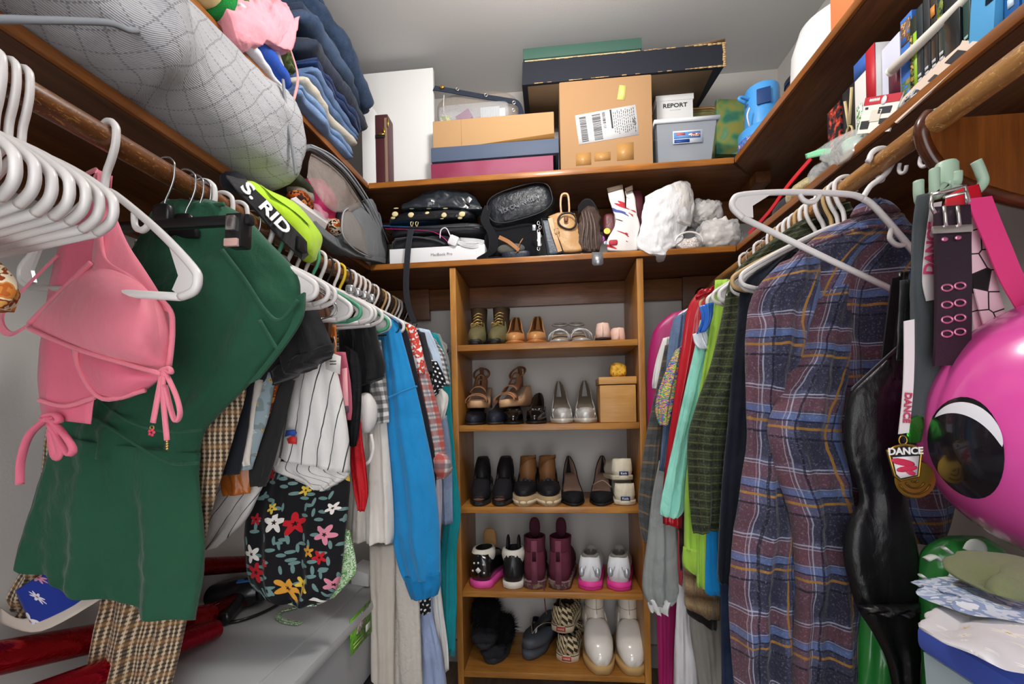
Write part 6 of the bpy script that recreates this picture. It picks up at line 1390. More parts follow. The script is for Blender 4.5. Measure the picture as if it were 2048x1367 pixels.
# ================================================================ HANGERS
HW = plain('#d9d5d3', .32, coat=.25); HB = plain('#1a1a1c', .35, coat=.2); HM = plain('#b9babc', .2, .9)
def hook_pts(r=.0205, neck=-.075, sx=1):
    p = [(sx*r*math.cos(a), 0, r*math.sin(a)) for a in [R(200-i*20) for i in range(10)]]
    # start at the open tip, run over the top, then down to the neck
    tip = [(-sx*r*.98, 0, -.012)]
    return tip+p+[(sx*r*.95, 0, -.012), (sx*r*.6, 0, -.032), (sx*.003, 0, -.05), (0, 0, neck)]
def hanger(name, label, kind, loc, rot=(0, 0, 0), mat=None, hw=.2, drop=.085, group='clothes hangers', sx=1, bar=True):
    mat = mat or HW; root = thing(name, label, 'hanger', loc, group)
    og = Vector(loc); nk = -.075
    def P(pts): return [og+Vector(p) for p in pts]
    r = {'tube': .0046, 'flat': .0054, 'wire': .0016, 'clip': .0017, 'velvet': .003}[kind]
    obj('hook', mtube(MB(), P(sm(hook_pts(neck=nk, sx=sx), 3)), r*.92, 8), HM if kind == 'clip' else mat, root)
    if kind == 'clip':
        box('bar', og+Vector((0, 0, nk-.012)), (hw*1.7, .012, .016), mat, root, .004); blob('neck_block', og+Vector((0, 0, nk+.006)), (.035, .014, .03), mat, root, e=.5, nu=12, nv=8)
        for s in ((-1, 1) if hw > .05 else ()):
            c = box('clip', og+Vector((s*hw*.74, -.002, nk-.03)), (.030, .022, .05), mat, root, .004)
            box('spring', og+Vector((s*hw*.74, -.015, nk-.022)), (.016, .008, .022), HM, c, .002); box('jaw_pad', og+Vector((s*hw*.74, -.014, nk-.05)), (.024, .006, .012), plain('#cfa8a0', .5), c, .002)
    else:
        a = [(0, 0, nk), (.03, 0, nk-.006), (hw*.6, 0, nk-drop*.55), (hw-.012, 0, nk-drop), (hw, 0, nk-drop-.016), (hw-.006, 0, nk-drop-.03), (hw-.03, 0, nk-drop-.038)]
        for s in (-1, 1):
            pts = sm([(s*x, y, z) for x, y, z in a], 4)
            if not bar: pts = pts[:-9]
            arm = obj('arm', mtube(MB(), P(pts), r, 8, flat=1.0 if kind != 'velvet' else .55), mat, root)
            if kind == 'flat':
                # moulded end plate with a teardrop opening
                pl = [(hw*.62, nk-drop*.57), (hw-.013, nk-drop-.001), (hw-.002, nk-drop-.016), (hw-.008, nk-drop-.03), (hw-.032, nk-drop-.036), (hw-.045, nk-drop-.03), (hw-.035, nk-drop-.012), (hw*.72, nk-drop*.72)]
                obj('end_plate', prism_xz(MB(), [(og.x+s*x, og.z+z) for x, z in pl], og.y-.0022, og.y+.0022), mat, root, smooth=False)
                n0 = hw*.42; nz_ = nk-drop*.38
                obj('strap_notch', mtube(MB(), P(sm([(s*(n0-.016), 0, nz_+.006), (s*(n0-.012), 0, nz_-.010), (s*(n0+.002), 0, nz_-.016), (s*(n0+.014), 0, nz_-.012), (s*(n0+.018), 0, nz_-.004)], 4)), r*.8, 6), mat, root)
        if bar: obj('crossbar', mtube(MB(), P([(-hw+.03, 0, nk-drop-.038), (0, 0, nk-drop-.0385), (hw-.03, 0, nk-drop-.038)]), r, 8), mat, root)
    root.rotation_euler = rot
    return root
def rl(Y): return (RLX, Y, RLz(Y)+.0165-.0205+.0046+.0035)
def rr(Y): return (RRX, Y, RRz(Y)+.0165-.0205+.0046+.0035)
# the bunch of empty white hangers at the near left
ORDN = ['nearest', 'second', 'third', 'fourth', 'fifth', 'sixth', 'seventh', 'eighth', 'ninth', 'tenth', 'eleventh', 'farthest']
b0 = hanger('plastic_hanger', 'nearest empty white hanger in the bunch at the left edge', 'tube', rl(.33), (0, R(3), R(-21)), hw=.19, drop=.075, group='empty white hangers bunched at the left')
for k in range(1, 12):
    dup(b0, rl(.33+.0128*k), (0, R(3+.4*math.sin(k*2)), R(-21+.3*k)), ORDN[k]+' empty white hanger in the bunch at the left edge')
hanger('velvet_hanger', 'black hanger among the empty white hangers at the far left edge', 'velvet', rl(.31), (0, R(2), R(-22)), HB, .165, .07, group='empty white hangers bunched at the left')
setp(drape('orange_print_blouse', [(-190, 410, -95, 405), (-180, 480, -35, 490), (-150, 545, 27, 548), (-140, 590, 36, 585), (-130, 628, 14, 616)], .40, multi(('#b5602a', '#cf8038', '#e2d2b2', '#8a3f1c', '#d9a25a'), 60, .85), th=.03, seed=4), 'scrap of orange floral top at the far left edge under the hangers', 'top')
# ================================================================ LEFT ROD GARMENTS
h1 = hanger('plastic_hanger', 'white hanger with notched arms carrying the pink bikini', 'flat', rl(.573), (0, R(9), R(-17)), hw=.215, drop=.10)
PK = cloth('#e87f92', rough=.55, var=.06, wrinkle=.25, sheen=.3, spec=.35); PKD = cloth('#e06f88', rough=.6, var=.06, wrinkle=.4, spec=.3)
r = thing('bikini', 'pink satin bikini tied to the white hanger in front of the green blouse', 'bikini', at(200, 800, .60))
obj('back_panel', gsurf(MB(), gy([[(205, 350, .645), (222, 352, .645)], [(150, 430, .63), (225, 430, .635)], [(115, 500, .62), (240, 520, .63)], [(92, 600, .61), (230, 640, .62)], [(75, 720, .61), (200, 740, .61)], [(78, 800, .605), (188, 790, .605)], [(85, 838, .605), (180, 848, .605)]]), (0, .012, 0), 5, 6, amp=.008, fs=14), PKD, r)
obj('shoulder_panel', gsurf(MB(), gy([[(192, 338, .63), (210, 345, .63)], [(190, 400, .605), (225, 420, .61)], [(190, 470, .59), (258, 490, .60)], [(186, 530, .58), (300, 560, .59)], [(200, 575, .575), (338, 625, .59)]]), (0, .008, 0), 5, 6, amp=.004), PK, r)
obj('cup', gsurf(MB(), gy([[(182, 525, .585), (230, 535, .585), (285, 565, .59), (335, 612, .60)], [(140, 565, .575), (210, 590, .555), (285, 610, .555), (343, 655, .595)], [(95, 610, .575), (190, 640, .548), (280, 665, .545), (341, 695, .59)], [(58, 645, .58), (165, 680, .56), (260, 705, .555), (334, 728, .585)], [(55, 655, .585), (150, 692, .575), (240, 722, .575), (322, 745, .59)]]), (0, .02, 0), 6, 6, amp=.004, seed=2), PK, r)
obj('lower_cup', gsurf(MB(), gy([[(135, 680, .60), (220, 700, .60), (305, 735, .60)], [(150, 730, .595), (235, 745, .575), (315, 755, .595)], [(180, 780, .595), (240, 778, .58), (300, 770, .595)], [(205, 795, .598), (240, 800, .595), (280, 783, .598)]]), (0, .015, 0), 6, 6, amp=.003), PKD, r)
for pts, Y in ([((182, 525), (125, 580), (58, 648)), .578], [((56, 656), (150, 696), (240, 724), (322, 747)), .572], [((200, 470), (212, 520), (270, 560), (335, 612), (345, 660), (338, 735)), .588], [((150, 690), (160, 740), (205, 797), (290, 780)), .592], [((78, 800), (130, 812), (188, 795)), .60]):
    tube('edge_binding', pxl(pts, Y), .0034, PK, r, smooth_n=6)
ribbon('side_strap', [at(*q) for q in ((110, 515, .61), (55, 570, .60), (8, 620, .59), (2, 650, .585), (22, 668, .585), (56, 650, .58))], [(.009, 0, .006)]*6, PK, r, .003)
ribbon('halter_tie', [at(*q) for q in ((128, 345, .64), (160, 352, .635), (192, 340, .628), (186, 362, .625))], [(0, .004, .008)]*4, PK, r, .003)
for pts in (((326, 738), (318, 780), (306, 845)), ((326, 738), (327, 800), (334, 880)), ((328, 738), (352, 790), (360, 828), (348, 838), (330, 770)), ((326, 738), (342, 745), (338, 735), (322, 742), (334, 752), (326, 738))): tube('tie_cord', pxl(pts, .575), .0042, PK, r, smooth_n=6, flat=.6)
for pts in (((98, 835), (60, 868), (42, 920), (40, 968)), ((98, 835), (110, 870), (120, 905), (108, 910), (100, 860)), ((98, 835), (130, 870), (146, 898), (135, 905), (100, 848)), ((85, 838), (118, 842), (110, 828), (88, 832))): tube('tie_cord', pxl(pts, .592), .0062, PKD, r, smooth_n=6, flat=.55)
p = at(304, 852, .574); tube('charm_ring', [p+Vector((.003*math.cos(a), 0, .003*math.sin(a)-.002)) for a in [6.28*k/10 for k in range(10)]], .0008, plain('#c9a24a', .3, .9), r, closed=True, n=5)
for k in range(5): a = 6.283*k/5; blob('flower_charm', p+Vector((.0035*math.cos(a), -.001, -.0085+.0035*math.sin(a))), (.0045, .003, .0045), plain('#d43f5c', .4), r, e=1, nu=8, nv=6)
for k in range(4): blob('gold_bead', at(334, 882+5*k, .574), (.0045, .004, .004), plain('#cfae6a', .3, .9), r, e=1, nu=8, nv=6)
# clip hangers in front of the green blouse
hanger('clip_hanger', 'black clip hanger with steel hook in front of the green blouse', 'clip', rl(.665), (0, R(4), R(-8)), HB, .2)
for k, Y in enumerate((.704, .722, .74)): hanger('clip_hanger', ['first', 'second', 'third'][k]+' steel-hooked hanger behind the black clip hanger', 'clip', rl(Y), (0, R(2), R(-3*k)), HB, .03)
GRN = cloth('#28553f', var=.10, wrinkle=.55, rough=.85, weave=500, bump=.5); 
r = thing('green_blouse', 'dark green peplum blouse hanging in front on the left rod', 'blouse', at(390, 405, .74))
drape('bodice', [(325, 404, 445, 408), (300, 430, 490, 432), (275, 480, 535, 480), (240, 540, 590, 540), (215, 590, 601, 590), (195, 640, 594, 640), (180, 700, 556, 700), (160, 760, 508, 760), (135, 810, 462, 806), (112, 850, 414, 858), (105, 880, 400, 905), (98, 900, 396, 930)], .715, GRN, r, th=.055, fold=.010, nf=2.2, seed=3, Yr=.755, nS=34, sub=5, wr=.010)
drape('peplum', [(104, 868, 402, 906), (92, 920, 397, 950), (72, 985, 402, 1010), (52, 1055, 408, 1080), (38, 1105, 404, 1150), (34, 1128, 396, 1205), (36, 1134, 390, 1240)], .708, GRN, r, th=.05, fold=.016, nf=2.3, seed=7, Yr=.748, nS=36, sub=5, wr=.010)
for pts, Y, rad in ([((445, 500), (490, 560), (530, 620), (560, 640), (596, 600)), .706, .0035], [((120, 800), (200, 842), (290, 900), (345, 926), (398, 925)), .690, .0028], [((178, 780), (250, 838), (330, 862), (405, 860)), .690, .0022], [((335, 402), (390, 412), (448, 408)), .722, .004], [((520, 640), (552, 694), (560, 700)), .72, .003]): tube('seam', pxl(pts, Y), rad, GRN, r, smooth_n=6, n=6)
ribbon('cuff', [at(600, 590, .722), at(594, 642, .722), at(556, 702, .722), at(508, 762, .722)], [(-.018, 0, -.008)]*4, GRN, r, .006)
HT = pattern('#cbb090', (('u', .0085, 0, .46, '#2b2522', .8), ('v', .0085, 0, .46, '#2b2522', .8), ('u', .0085, .5, .2, '#e0cdb2', .8), ('v', .034, 0, .3, '#b07e4a', .35)), warp=.002)
r = thing('houndstooth_trousers', 'brown and black houndstooth trousers behind the green blouse', 'trousers', at(350, 450, .80))
drape('leg', [(270, 480, 455, 480), (255, 620, 485, 640), (245, 760, 492, 770), (240, 850, 472, 850), (228, 1000, 428, 1000), (212, 1150, 392, 1150), (192, 1260, 370, 1255), (160, 1390, 338, 1390)], .79, HT, r, th=.03, fold=.012, nf=2.4, seed=4, nS=30)
drape('leg', [(190, 560, 285, 560), (135, 720, 260, 740), (95, 840, 220, 870), (78, 960, 190, 990), (60, 1080, 150, 1110), (26, 1165, 100, 1205), (14, 1200, 62, 1238)], .752, HT, r, th=.03, fold=.008, nf=1.6, seed=5, nS=24)
# narrow strips showing between the blouse and the jersey
CH = cloth('#2a2a2c', var=.15)
garment('charcoal_tee', 'charcoal short-sleeve T-shirt beside the green blouse', 'T-shirt', .875, CH, [(440, 470, 545, 490), (430, 560, 590, 560), (430, 700, 590, 700), (440, 780, 560, 770)], [('sleeve', [(545, 500, 572, 512), (535, 570, 612, 575), (530, 640, 642, 636), (535, 715, 666, 690), (548, 765, 662, 702)], None, dict(Y=.862, th=.05)), ('sleeve_hem', [(540, 748, 668, 686), (550, 768, 668, 704)], cloth('#242426'), dict(Y=.860, th=.056))], th=.04, fold=.008, seed=6)
for i, (nm, lb, cat, Y, m, rows) in enumerate([
 ('navy_trousers', 'navy trousers showing as a strip right of the houndstooth trousers', 'trousers', .84, cloth('#23262d'), [(425, 700, 520, 720), (430, 800, 505, 790), (436, 880, 490, 890), (446, 950, 478, 948)]),
 ('cream_blouse', 'cream top showing as a narrow strip beside the navy trousers', 'top', .853, cloth('#d8d0c8'), [(455, 740, 526, 760), (462, 820, 512, 830), (470, 900, 500, 912), (480, 932, 500, 930)]),
 ('blue_floral_shirt', 'pale blue shirt with small yellow flowers behind the cream top', 'shirt', .866, floral('#93a5ad', ('#cda95a', '#dcc98a', '#b9c2c2'), '#7d8c8f', 40, .22), [(470, 740, 552, 745), (475, 820, 538, 830), (480, 900, 515, 900), (484, 940, 504, 938)]),
 ('rust_print_scarf', 'rust printed sleeve showing beside the pale blue shirt', 'sleeve', .88, multi(('#b5652a', '#8a4318', '#d98f4a'), 50, .8), [(500, 740, 562, 760), (510, 800, 545, 810), (516, 850, 530, 850)]),
 ('black_corduroy_trousers', 'black trousers hanging between the pale blue shirt and the jersey', 'trousers', .893, cloth('#2b2a2a', var=.25), [(500, 750, 590, 760), (505, 850, 568, 850), (498, 930, 548, 930), (502, 972, 532, 972)]),
 ('rust_satin_skirt', 'rust orange satin hem peeking below the navy trousers', 'skirt', .905, leather('#b8651f', .3, .8, 20), [(436, 920, 512, 920), (440, 960, 503, 955), (446, 992, 500, 986)]),
 ('striped_shirt_tail', 'white pinstriped shirt tail curving below the rust satin hem', 'shirt', .93, pattern('#d4d0cd', (('u', .03, .1, .06, '#26262b', .95),), rot=R(28)), [(420, 960, 536, 950), (410, 1000, 518, 990), (400, 1050, 492, 1040), (395, 1100, 432, 1095)])]):
    garment(nm, lb, cat, Y, m, rows, th=.018, fold=.006, nf=1.5, seed=20+i, nS=14)
LTH = leather('#5e3a26', .5, .8, 30)
garment('brown_lace_top', 'brown ruched leather-look top on the white flat hanger', 'top', .93, LTH, [(596, 566, 640, 572), (604, 620, 662, 628), (616, 660, 664, 662), (628, 690, 660, 688)], th=.03, fold=.006, nf=3, seed=31, nS=16)
# pinstripe jersey
PIN = pattern('#e2dfdc', (('u', .030, .3, .07, '#1e1f26', .95),), var=.05)
r = garment('pinstripe_jersey', 'white baseball jersey with black pinstripes and a red and blue logo', 'jersey', .95, PIN, [(600, 690, 664, 715), (588, 740, 676, 745), (574, 810, 690, 815), (563, 880, 699, 885), (556, 915, 699, 945)], [('lower_layer', [(548, 922, 700, 925), (546, 940, 701, 945), (585, 958, 690, 958), (628, 978, 648, 982)], None, dict(Y=.968, th=.02)), ('sleeve_fold', [(575, 740, 604, 720), (562, 830, 584, 820), (548, 900, 566, 900), (540, 935, 560, 930)], None, dict(Y=.965, th=.02))], th=.035, fold=.007, nf=1.8, seed=33)
p = at(582, 872, .927); 
obj('logo_blue', MB().add([p+Vector((x*.024, 0, z*.024)) for x, z in ((-.6, -.05), (-.45, .55), (.3, .6), (.55, .3), (.3, 0), (-.1, .1))], [(0, 1, 2, 3, 4, 5)]), plain('#2b4a9c', .6), r, solid=.0015)
obj('logo_red', MB().add([p+Vector((x*.024, 0, z*.024)) for x, z in ((-.4, -.2), (.1, .02), (.5, -.1), (.5, -.7), (-.25, -.65))], [(0, 1, 2, 3, 4)]), plain('#c9302c', .6), r, solid=.0015)
FLW = floral('#17171b', ('#c4202c', '#e3c04a', '#e58fa4', '#efe9e2', '#b81f2a', '#e0a03c', '#e9b9b6'), '#6f8f8d', 15.5, .42, 5, 24, leafden=.5)
r = garment('floral_dress', 'black dress printed with red, yellow and white flowers', 'dress', 1.0, FLW, [(545, 900, 690, 915), (520, 950, 700, 960), (500, 1000, 697, 1005), (489, 1060, 690, 1060), (491, 1120, 684, 1120), (498, 1165, 676, 1168), (520, 1188, 655, 1200), (556, 1196, 636, 1208)], th=.05, fold=.014, nf=2.2, seed=35, nS=30)
garment('green_print_apron', 'green and white small-print cloth behind the floral dress', 'apron', 1.03, multi(('#7fae6a', '#cfe0c2', '#5f9a55', '#e6efe0'), 110, .85, bump=.2), [(640, 1050, 700, 1060), (640, 1110, 714, 1135), (640, 1160, 700, 1160), (655, 1195, 668, 1195)], th=.012, fold=.006, seed=36, nS=14)
garment('pink_camisole', 'dusty pink camisole tucked behind the pinstripe jersey', 'camisole', .985, cloth('#c9657c', rough=.6), [(652, 705, 692, 704), (660, 750, 700, 755), (672, 800, 704, 810), (684, 838, 702, 840)], th=.015, fold=.004, seed=37, nS=12)
r = thing('price_tag', 'white swing tag hanging at the top of the pinstripe jersey', 'tag', at(665, 725, .93)); Q = pxl(((652, 738), (650, 716), (660, 704), (682, 712), (680, 748)), .925); obj('card', MB().add(Q, [(0, 1, 2, 3, 4)]), plain('#e3dfdb', .6), r, solid=.001); tube('string', pxl(((666, 708), (672, 690), (668, 672)), .927), .0008, plain('#d9d5d0', .7), r, n=5)
for dx, dz in ((0, 0), (0, -.006)): box('print_stroke', at(666, 722, .9235)+Vector((dx, 0, dz)), (.014, .0006, .0022), plain('#4a4a4c', .6), r, 0)
r = thing('pink_hang_tag', 'narrow pink paper tag over the dusty pink camisole', 'tag', at(690, 780, .96)); Q = pxl(((684, 737), (694, 735), (698, 824), (688, 826)), .955); obj('paper', MB().add(Q, [(0, 1, 2, 3)]), plain('#e6a0a6', .6), r, solid=.0008); Q = pxl(((687, 812), (697, 811), (698, 824), (688, 826)), .9535); obj('dark_end', MB().add(Q, [(0, 1, 2, 3)]), plain('#4a3a48', .6), r, solid=.0008)
BLC = leather('#1b1c1f', .8, 1.0, 55, spec=.2)
garment('black_lace_top', 'black crochet lace top behind the pinstripe jersey', 'top', 1.01, BLC, [(688, 690, 716, 706), (686, 750, 723, 755), (690, 810, 722, 815), (696, 860, 718, 860), (700, 892, 712, 892)], th=.02, fold=.006, nf=3, seed=38, nS=16)
REDL = leather('#b8141f', .6, 1.0, 45, spec=.3)
garment('red_lace_strap', 'bright red lace garment edge hanging below the black lace top', 'lingerie', 1.03, REDL, [(706, 840, 722, 842), (702, 885, 726, 885), (702, 935, 732, 930), (708, 985, 737, 985), (716, 1020, 730, 1022)], th=.01, fold=.005, nf=2, seed=39, nS=12)
WBR = cloth('#dedad7', rough=.6, var=.04)
r = thing('white_bra', 'white moulded bra hanging beside the red lace', 'bra', at(735, 860, 1.06)); blob('cup', at(732, 825, 1.08), (.05, .05, .10), WBR, r, e=.9, seed=2, amp=.003); tube('strap', pxl(((742, 868), (746, 895), (740, 920), (726, 930), (722, 915)), 1.06), .004, WBR, r, smooth_n=6, flat=.5)
r = thing('orange_bat_top', 'orange garment with a black bat shape under the green hangers', 'top', at(655, 700, .97)); drape('panel', [(645, 655, 672, 650), (648, 690, 674, 690), (655, 735, 672, 735)], .965, cloth('#d4782f'), r, th=.014, seed=3, nS=10)
Q = pxl(((652, 676), (660, 672), (668, 678), (666, 688), (660, 684), (654, 688)), .955); obj('bat_shape', MB().add(Q, [(0, 1, 2, 3, 4, 5)]), plain('#1a1a1a', .7), r, solid=.001)
CH2 = cloth('#1f2022', var=.15)
garment('black_tee', 'black short-sleeve T-shirt left of the blue sweatshirt', 'T-shirt', 1.1, CH2, [(676, 650, 724, 648), (680, 720, 740, 720), (690, 800, 740, 800)], [('sleeve', [(700, 640, 748, 636), (705, 690, 760, 690), (700, 735, 772, 728), (704, 778, 770, 752)], None, dict(Y=1.085, th=.05))], th=.03, fold=.008, seed=41, nS=16)
garment('gingham_shirt', 'black and white gingham shirt below the black T-shirt', 'shirt', 1.15, pattern('#e4e2df', (('u', .022, 0, .5, '#2a2a2c', .62), ('v', .022, 0, .5, '#2a2a2c', .62))), [(722, 680, 762, 680), (730, 760, 772, 755), (738, 810, 776, 805), (742, 850, 778, 844)], th=.02, fold=.006, seed=42, nS=14)
garment('ivory_skirt', 'long ivory satin skirt behind the red lace', 'skirt', 1.17, cloth('#d9d3cb', rough=.5, var=.04, spec=.3), [(716, 780, 770, 800), (706, 880, 778, 890), (698, 980, 786, 990), (692, 1050, 788, 1062), (690, 1078, 786, 1084)], th=.05, fold=.014, nf=3.2, seed=43, nS=26)
BLUE = cloth('#1e86c4', var=.07, wrinkle=.4, sheen=.35)
r = garment('blue_sweatshirt', 'bright blue sweatshirt with a long sleeve hanging on the left rod', 'sweatshirt', 1.215, BLUE, [(752, 640, 795, 636), (755, 720, 806, 720), (758, 820, 800, 820), (762, 900, 800, 900)], [('sleeve', [(764, 650, 796, 640), (766, 710, 812, 700), (767, 780, 832, 775), (770, 860, 850, 855), (776, 940, 866, 935), (782, 1020, 876, 1015), (786, 1080, 880, 1075), (796, 1130, 881, 1125), (808, 1160, 880, 1152)], None, dict(Y=1.195, th=.07, fold=.008, nf=1.5, nS=26)), ('cuff', [(806, 1150, 882, 1142), (812, 1172, 882, 1165), (822, 1198, 876, 1188)], cloth('#1a78b2', var=.07), dict(Y=1.195, th=.06, fold=.004))], th=.03, fold=.006, seed=44)
tube('shoulder_seam', pxl(((770, 798), (800, 785), (834, 772)), 1.157), .0025, BLUE, r, smooth_n=5)
for i, (nm, lb, cat, Y, m, rows) in enumerate([
 ('navy_sleeve_top', 'dark navy long-sleeve top directly behind the blue sweatshirt', 'top', 1.25, cloth('#22242c'), [(784, 640, 812, 648), (800, 740, 832, 735), (825, 850, 858, 845), (845, 940, 872, 930), (856, 985, 872, 980)]),
 ('white_print_blouse', 'white blouse printed with red figures behind the navy top', 'blouse', 1.265, multi(('#e4e0dd', '#dcd8d5', '#c9483c', '#e9e6e2'), 35, .8), [(802, 640, 832, 655), (815, 700, 846, 705), (828, 745, 850, 748)]),
 ('charcoal_vest', 'charcoal vest showing beside the polka dot straps', 'vest', 1.29, cloth('#2c2c2f'), [(820, 660, 850, 665), (838, 720, 862, 718), (850, 745, 866, 742)])]):
    garment(nm, lb, cat, Y, m, rows, th=.016, fold=.005, nf=1.5, seed=50+i, nS=12)
RPL = pattern('#d9cfca', (('u', .034, 0, .45, '#b5453c', .75), ('v', .034, 0, .45, '#b5453c', .75), ('u', .034, .5, .3, '#8c8f99', .5), ('v', .034, .5, .18, '#5b5e68', .6)))
r = garment('red_plaid_shirt', 'faded red and white plaid shirt with a rolled sleeve', 'shirt', 1.28, RPL, [(812, 690, 844, 700), (828, 760, 862, 760), (845, 850, 884, 845), (858, 920, 892, 915), (864, 960, 888, 955)], th=.02, fold=.006, nf=2, seed=55, nS=16)
r = setp(blob('rolled_sleeve', at(882, 930, 1.27), (.062, .05, .07), RPL, e=.8, seed=4, amp=.009, fs=30, nu=28, nv=18), 'crumpled rolled cuff of red plaid cloth at the side of the left clothes', 'sleeve')
DOT = dots('#16161a', '#e6e6e6', .014, .24)
r = thing('polka_dot_bikini', 'black polka dot bikini top with tied straps at the end of the left rod', 'top', at(850, 700, 1.33))
ribbon('strap', [at(u, v, 1.315) for u, v in ((826, 658), (836, 672), (846, 700), (854, 730), (864, 760), (872, 790))], [(.018, 0, .012)]*6, DOT, r, .003)
drape('knot', [(862, 722, 874, 722), (864, 750, 892, 762), (862, 790, 880, 780), (858, 798, 868, 796)], 1.31, DOT, r, th=.02, seed=3, nS=10)
garment('white_ruffle_top', 'white cropped ruffle top below the polka dot straps', 'top', 1.345, cloth('#dedad3', rough=.6, var=.04, wrinkle=.8), [(842, 715, 866, 720), (846, 760, 880, 770), (858, 800, 896, 790), (866, 835, 894, 815), (872, 848, 886, 840)], th=.04, fold=.008, nf=2.5, seed=56, nS=16)
for i, (nm, lb, cat, Y, m, rows) in enumerate([
 ('pale_blue_shirt', 'pale blue shirt near the far end of the left rod', 'shirt', 1.375, cloth('#b9c9dd'), [(826, 655, 860, 660), (852, 710, 880, 710), (868, 760, 890, 765)]),
 ('gingham_sleeve_top', 'small black gingham top near the far end of the left rod', 'top', 1.40, pattern('#e4e2df', (('u', .016, 0, .5, '#2a2a2c', .65), ('v', .016, 0, .5, '#2a2a2c', .65))), [(848, 660, 872, 680), (872, 710, 890, 710), (884, 755, 901, 760), (890, 772, 902, 770)]),
 ('light_jeans', 'light wash jeans hanging below the white ruffle top', 'jeans', 1.41, denim('#7d8eab', fade=.35), [(866, 830, 894, 830), (872, 900, 902, 900), (875, 980, 905, 980), (877, 1048, 906, 1046)]),
 ('lilac_lace_shirt', 'pale lilac lace-edged shirt left of the light jeans', 'shirt', 1.37, cloth('#c9c1cd'), [(858, 900, 880, 900), (862, 980, 884, 980), (866, 1058, 882, 1060), (868, 1105, 880, 1100)]),
 ('teal_dress', 'long teal dress at the end of the left rod beside the shoe rack', 'dress', 1.46, cloth('#11868f', var=.1, wrinkle=.6, rough=.6), [(858, 664, 876, 668), (868, 740, 900, 745), (878, 830, 904, 830), (886, 930, 912, 930), (888, 1026, 922, 1022), (882, 1100, 914, 1100), (880, 1200, 914, 1200), (884, 1308, 910, 1312)]),
 ('clear_garment_cover', 'translucent grey garment cover over the last hanger by the rack', 'garment cover', 1.50, glassy('#b5b2ae', .3, .5, bump=.4), [(862, 664, 880, 668), (880, 690, 896, 710), (890, 740, 902, 750)]),
 ('ivory_lace_dress', 'ivory lace dress hanging to the floor beside the storage bin', 'dress', 1.33, leather('#cfc9c0', .9, .9, 60, spec=.1), [(768, 1060, 830, 1080), (772, 1150, 836, 1160), (776, 1250, 842, 1260), (774, 1390, 846, 1390)]),
 ('cream_trousers', 'cream trousers behind the storage bin corner', 'trousers', 1.30, cloth('#cfc6ba'), [(738, 1090, 790, 1090), (740, 1200, 790, 1200), (742, 1390, 788, 1390)]),
 ('dotted_hem', 'black polka dot hem below the blue sweatshirt cuff', 'skirt', 1.36, DOT, [(830, 1120, 862, 1120), (834, 1180, 862, 1180), (835, 1226, 861, 1224)]),
 ('powder_blue_dress', 'powder blue gathered dress below the polka dot hem', 'dress', 1.38, cloth('#9aa9cc', rough=.6, wrinkle=.7), [(826, 1190, 866, 1190), (832, 1240, 868, 1240), (836, 1300, 884, 1300), (838, 1390, 896, 1390)]),
 ('white_shirt_tail', 'white shirt tail between the powder blue and the teal dress', 'shirt', 1.42, cloth('#d9d8d6'), [(856, 1160, 880, 1160), (866, 1230, 888, 1230), (876, 1290, 896, 1295), (888, 1338, 898, 1340)])]):
    garment(nm, lb, cat, Y, m, rows, th=.022, fold=.007, nf=1.7, seed=60+i, nS=14)
# hangers further along the left rod, each a thing of its own
GRNH = plain('#4f9a78', .35); YELH = plain('#d9b92a', .35); NATH = plain('#b99a6a', .45)
hn = [(.815, 'flat', HW, 'white flat hanger just behind the green blouse'), (.835, 'tube', HW, 'white tubular hanger second behind the green blouse'), (.865, 'tube', HW, 'white tubular hanger under the lettered strap'), (.885, 'wire', HM, 'thin wire hanger under the lettered strap'),
 (.905, 'flat', HW, 'white flat-ended hanger right of the green blouse sleeve'), (.955, 'flat', HW, 'white flat-ended hanger over the brown leather-look top'), (.93, 'tube', GRNH, 'green tubular hanger between two white flat hangers'), (.99, 'tube', HW, 'white tubular hanger above the pinstripe jersey'), (1.02, 'tube', HW, 'white tubular hanger above the pink camisole'), (1.035, 'tube', GRNH, 'green tubular hanger in front of the black T-shirt'), (1.06, 'flat', HW, 'white flat hanger behind the green hanger'), (1.085, 'velvet', HB, 'black hanger holding the black T-shirt'), (1.11, 'tube', HW, 'white tubular hanger behind the black T-shirt'), (1.13, 'tube', YELH, 'yellow tubular hanger on the left rod'), (1.15, 'velvet', HB, 'black hanger behind the yellow hanger'), (1.17, 'flat', HW, 'white flat hanger over the ivory skirt'), (1.19, 'tube', HW, 'white tubular hanger just before the blue sweatshirt'), (1.215, 'flat', HW, 'white hanger holding the blue sweatshirt'), (1.24, 'tube', HW, 'white tubular hanger behind the blue sweatshirt'), (1.262, 'wire', HM, 'wire hanger behind the blue sweatshirt'), (1.285, 'tube', HW, 'white hanger holding the red plaid shirt'), (1.31, 'velvet', HB, 'black hanger behind the red plaid shirt'), (1.335, 'tube', NATH, 'beige tubular hanger by the polka dot top'), (1.36, 'tube', HW, 'white hanger over the ruffle top'), (1.39, 'velvet', HB, 'black hanger over the light jeans'), (1.415, 'tube', NATH, 'second beige hanger near the end of the left rod'), (1.44, 'tube', HW, 'white hanger next to the teal dress'), (1.465, 'flat', HW, 'white hanger holding the teal dress'), (1.495, 'velvet', HB, 'black hanger at the far end of the left rod'), (1.52, 'wire', HM, 'wire hanger at the far end of the left rod')]
proto = {}
rng = random.Random(8)
N_ = len(hn)
hn = [(.745+(1.80-.745)*(k/(N_-1))**.93, b, c, d) for k, (a, b, c, d) in enumerate(sorted(hn, key=lambda q: q[0]))]
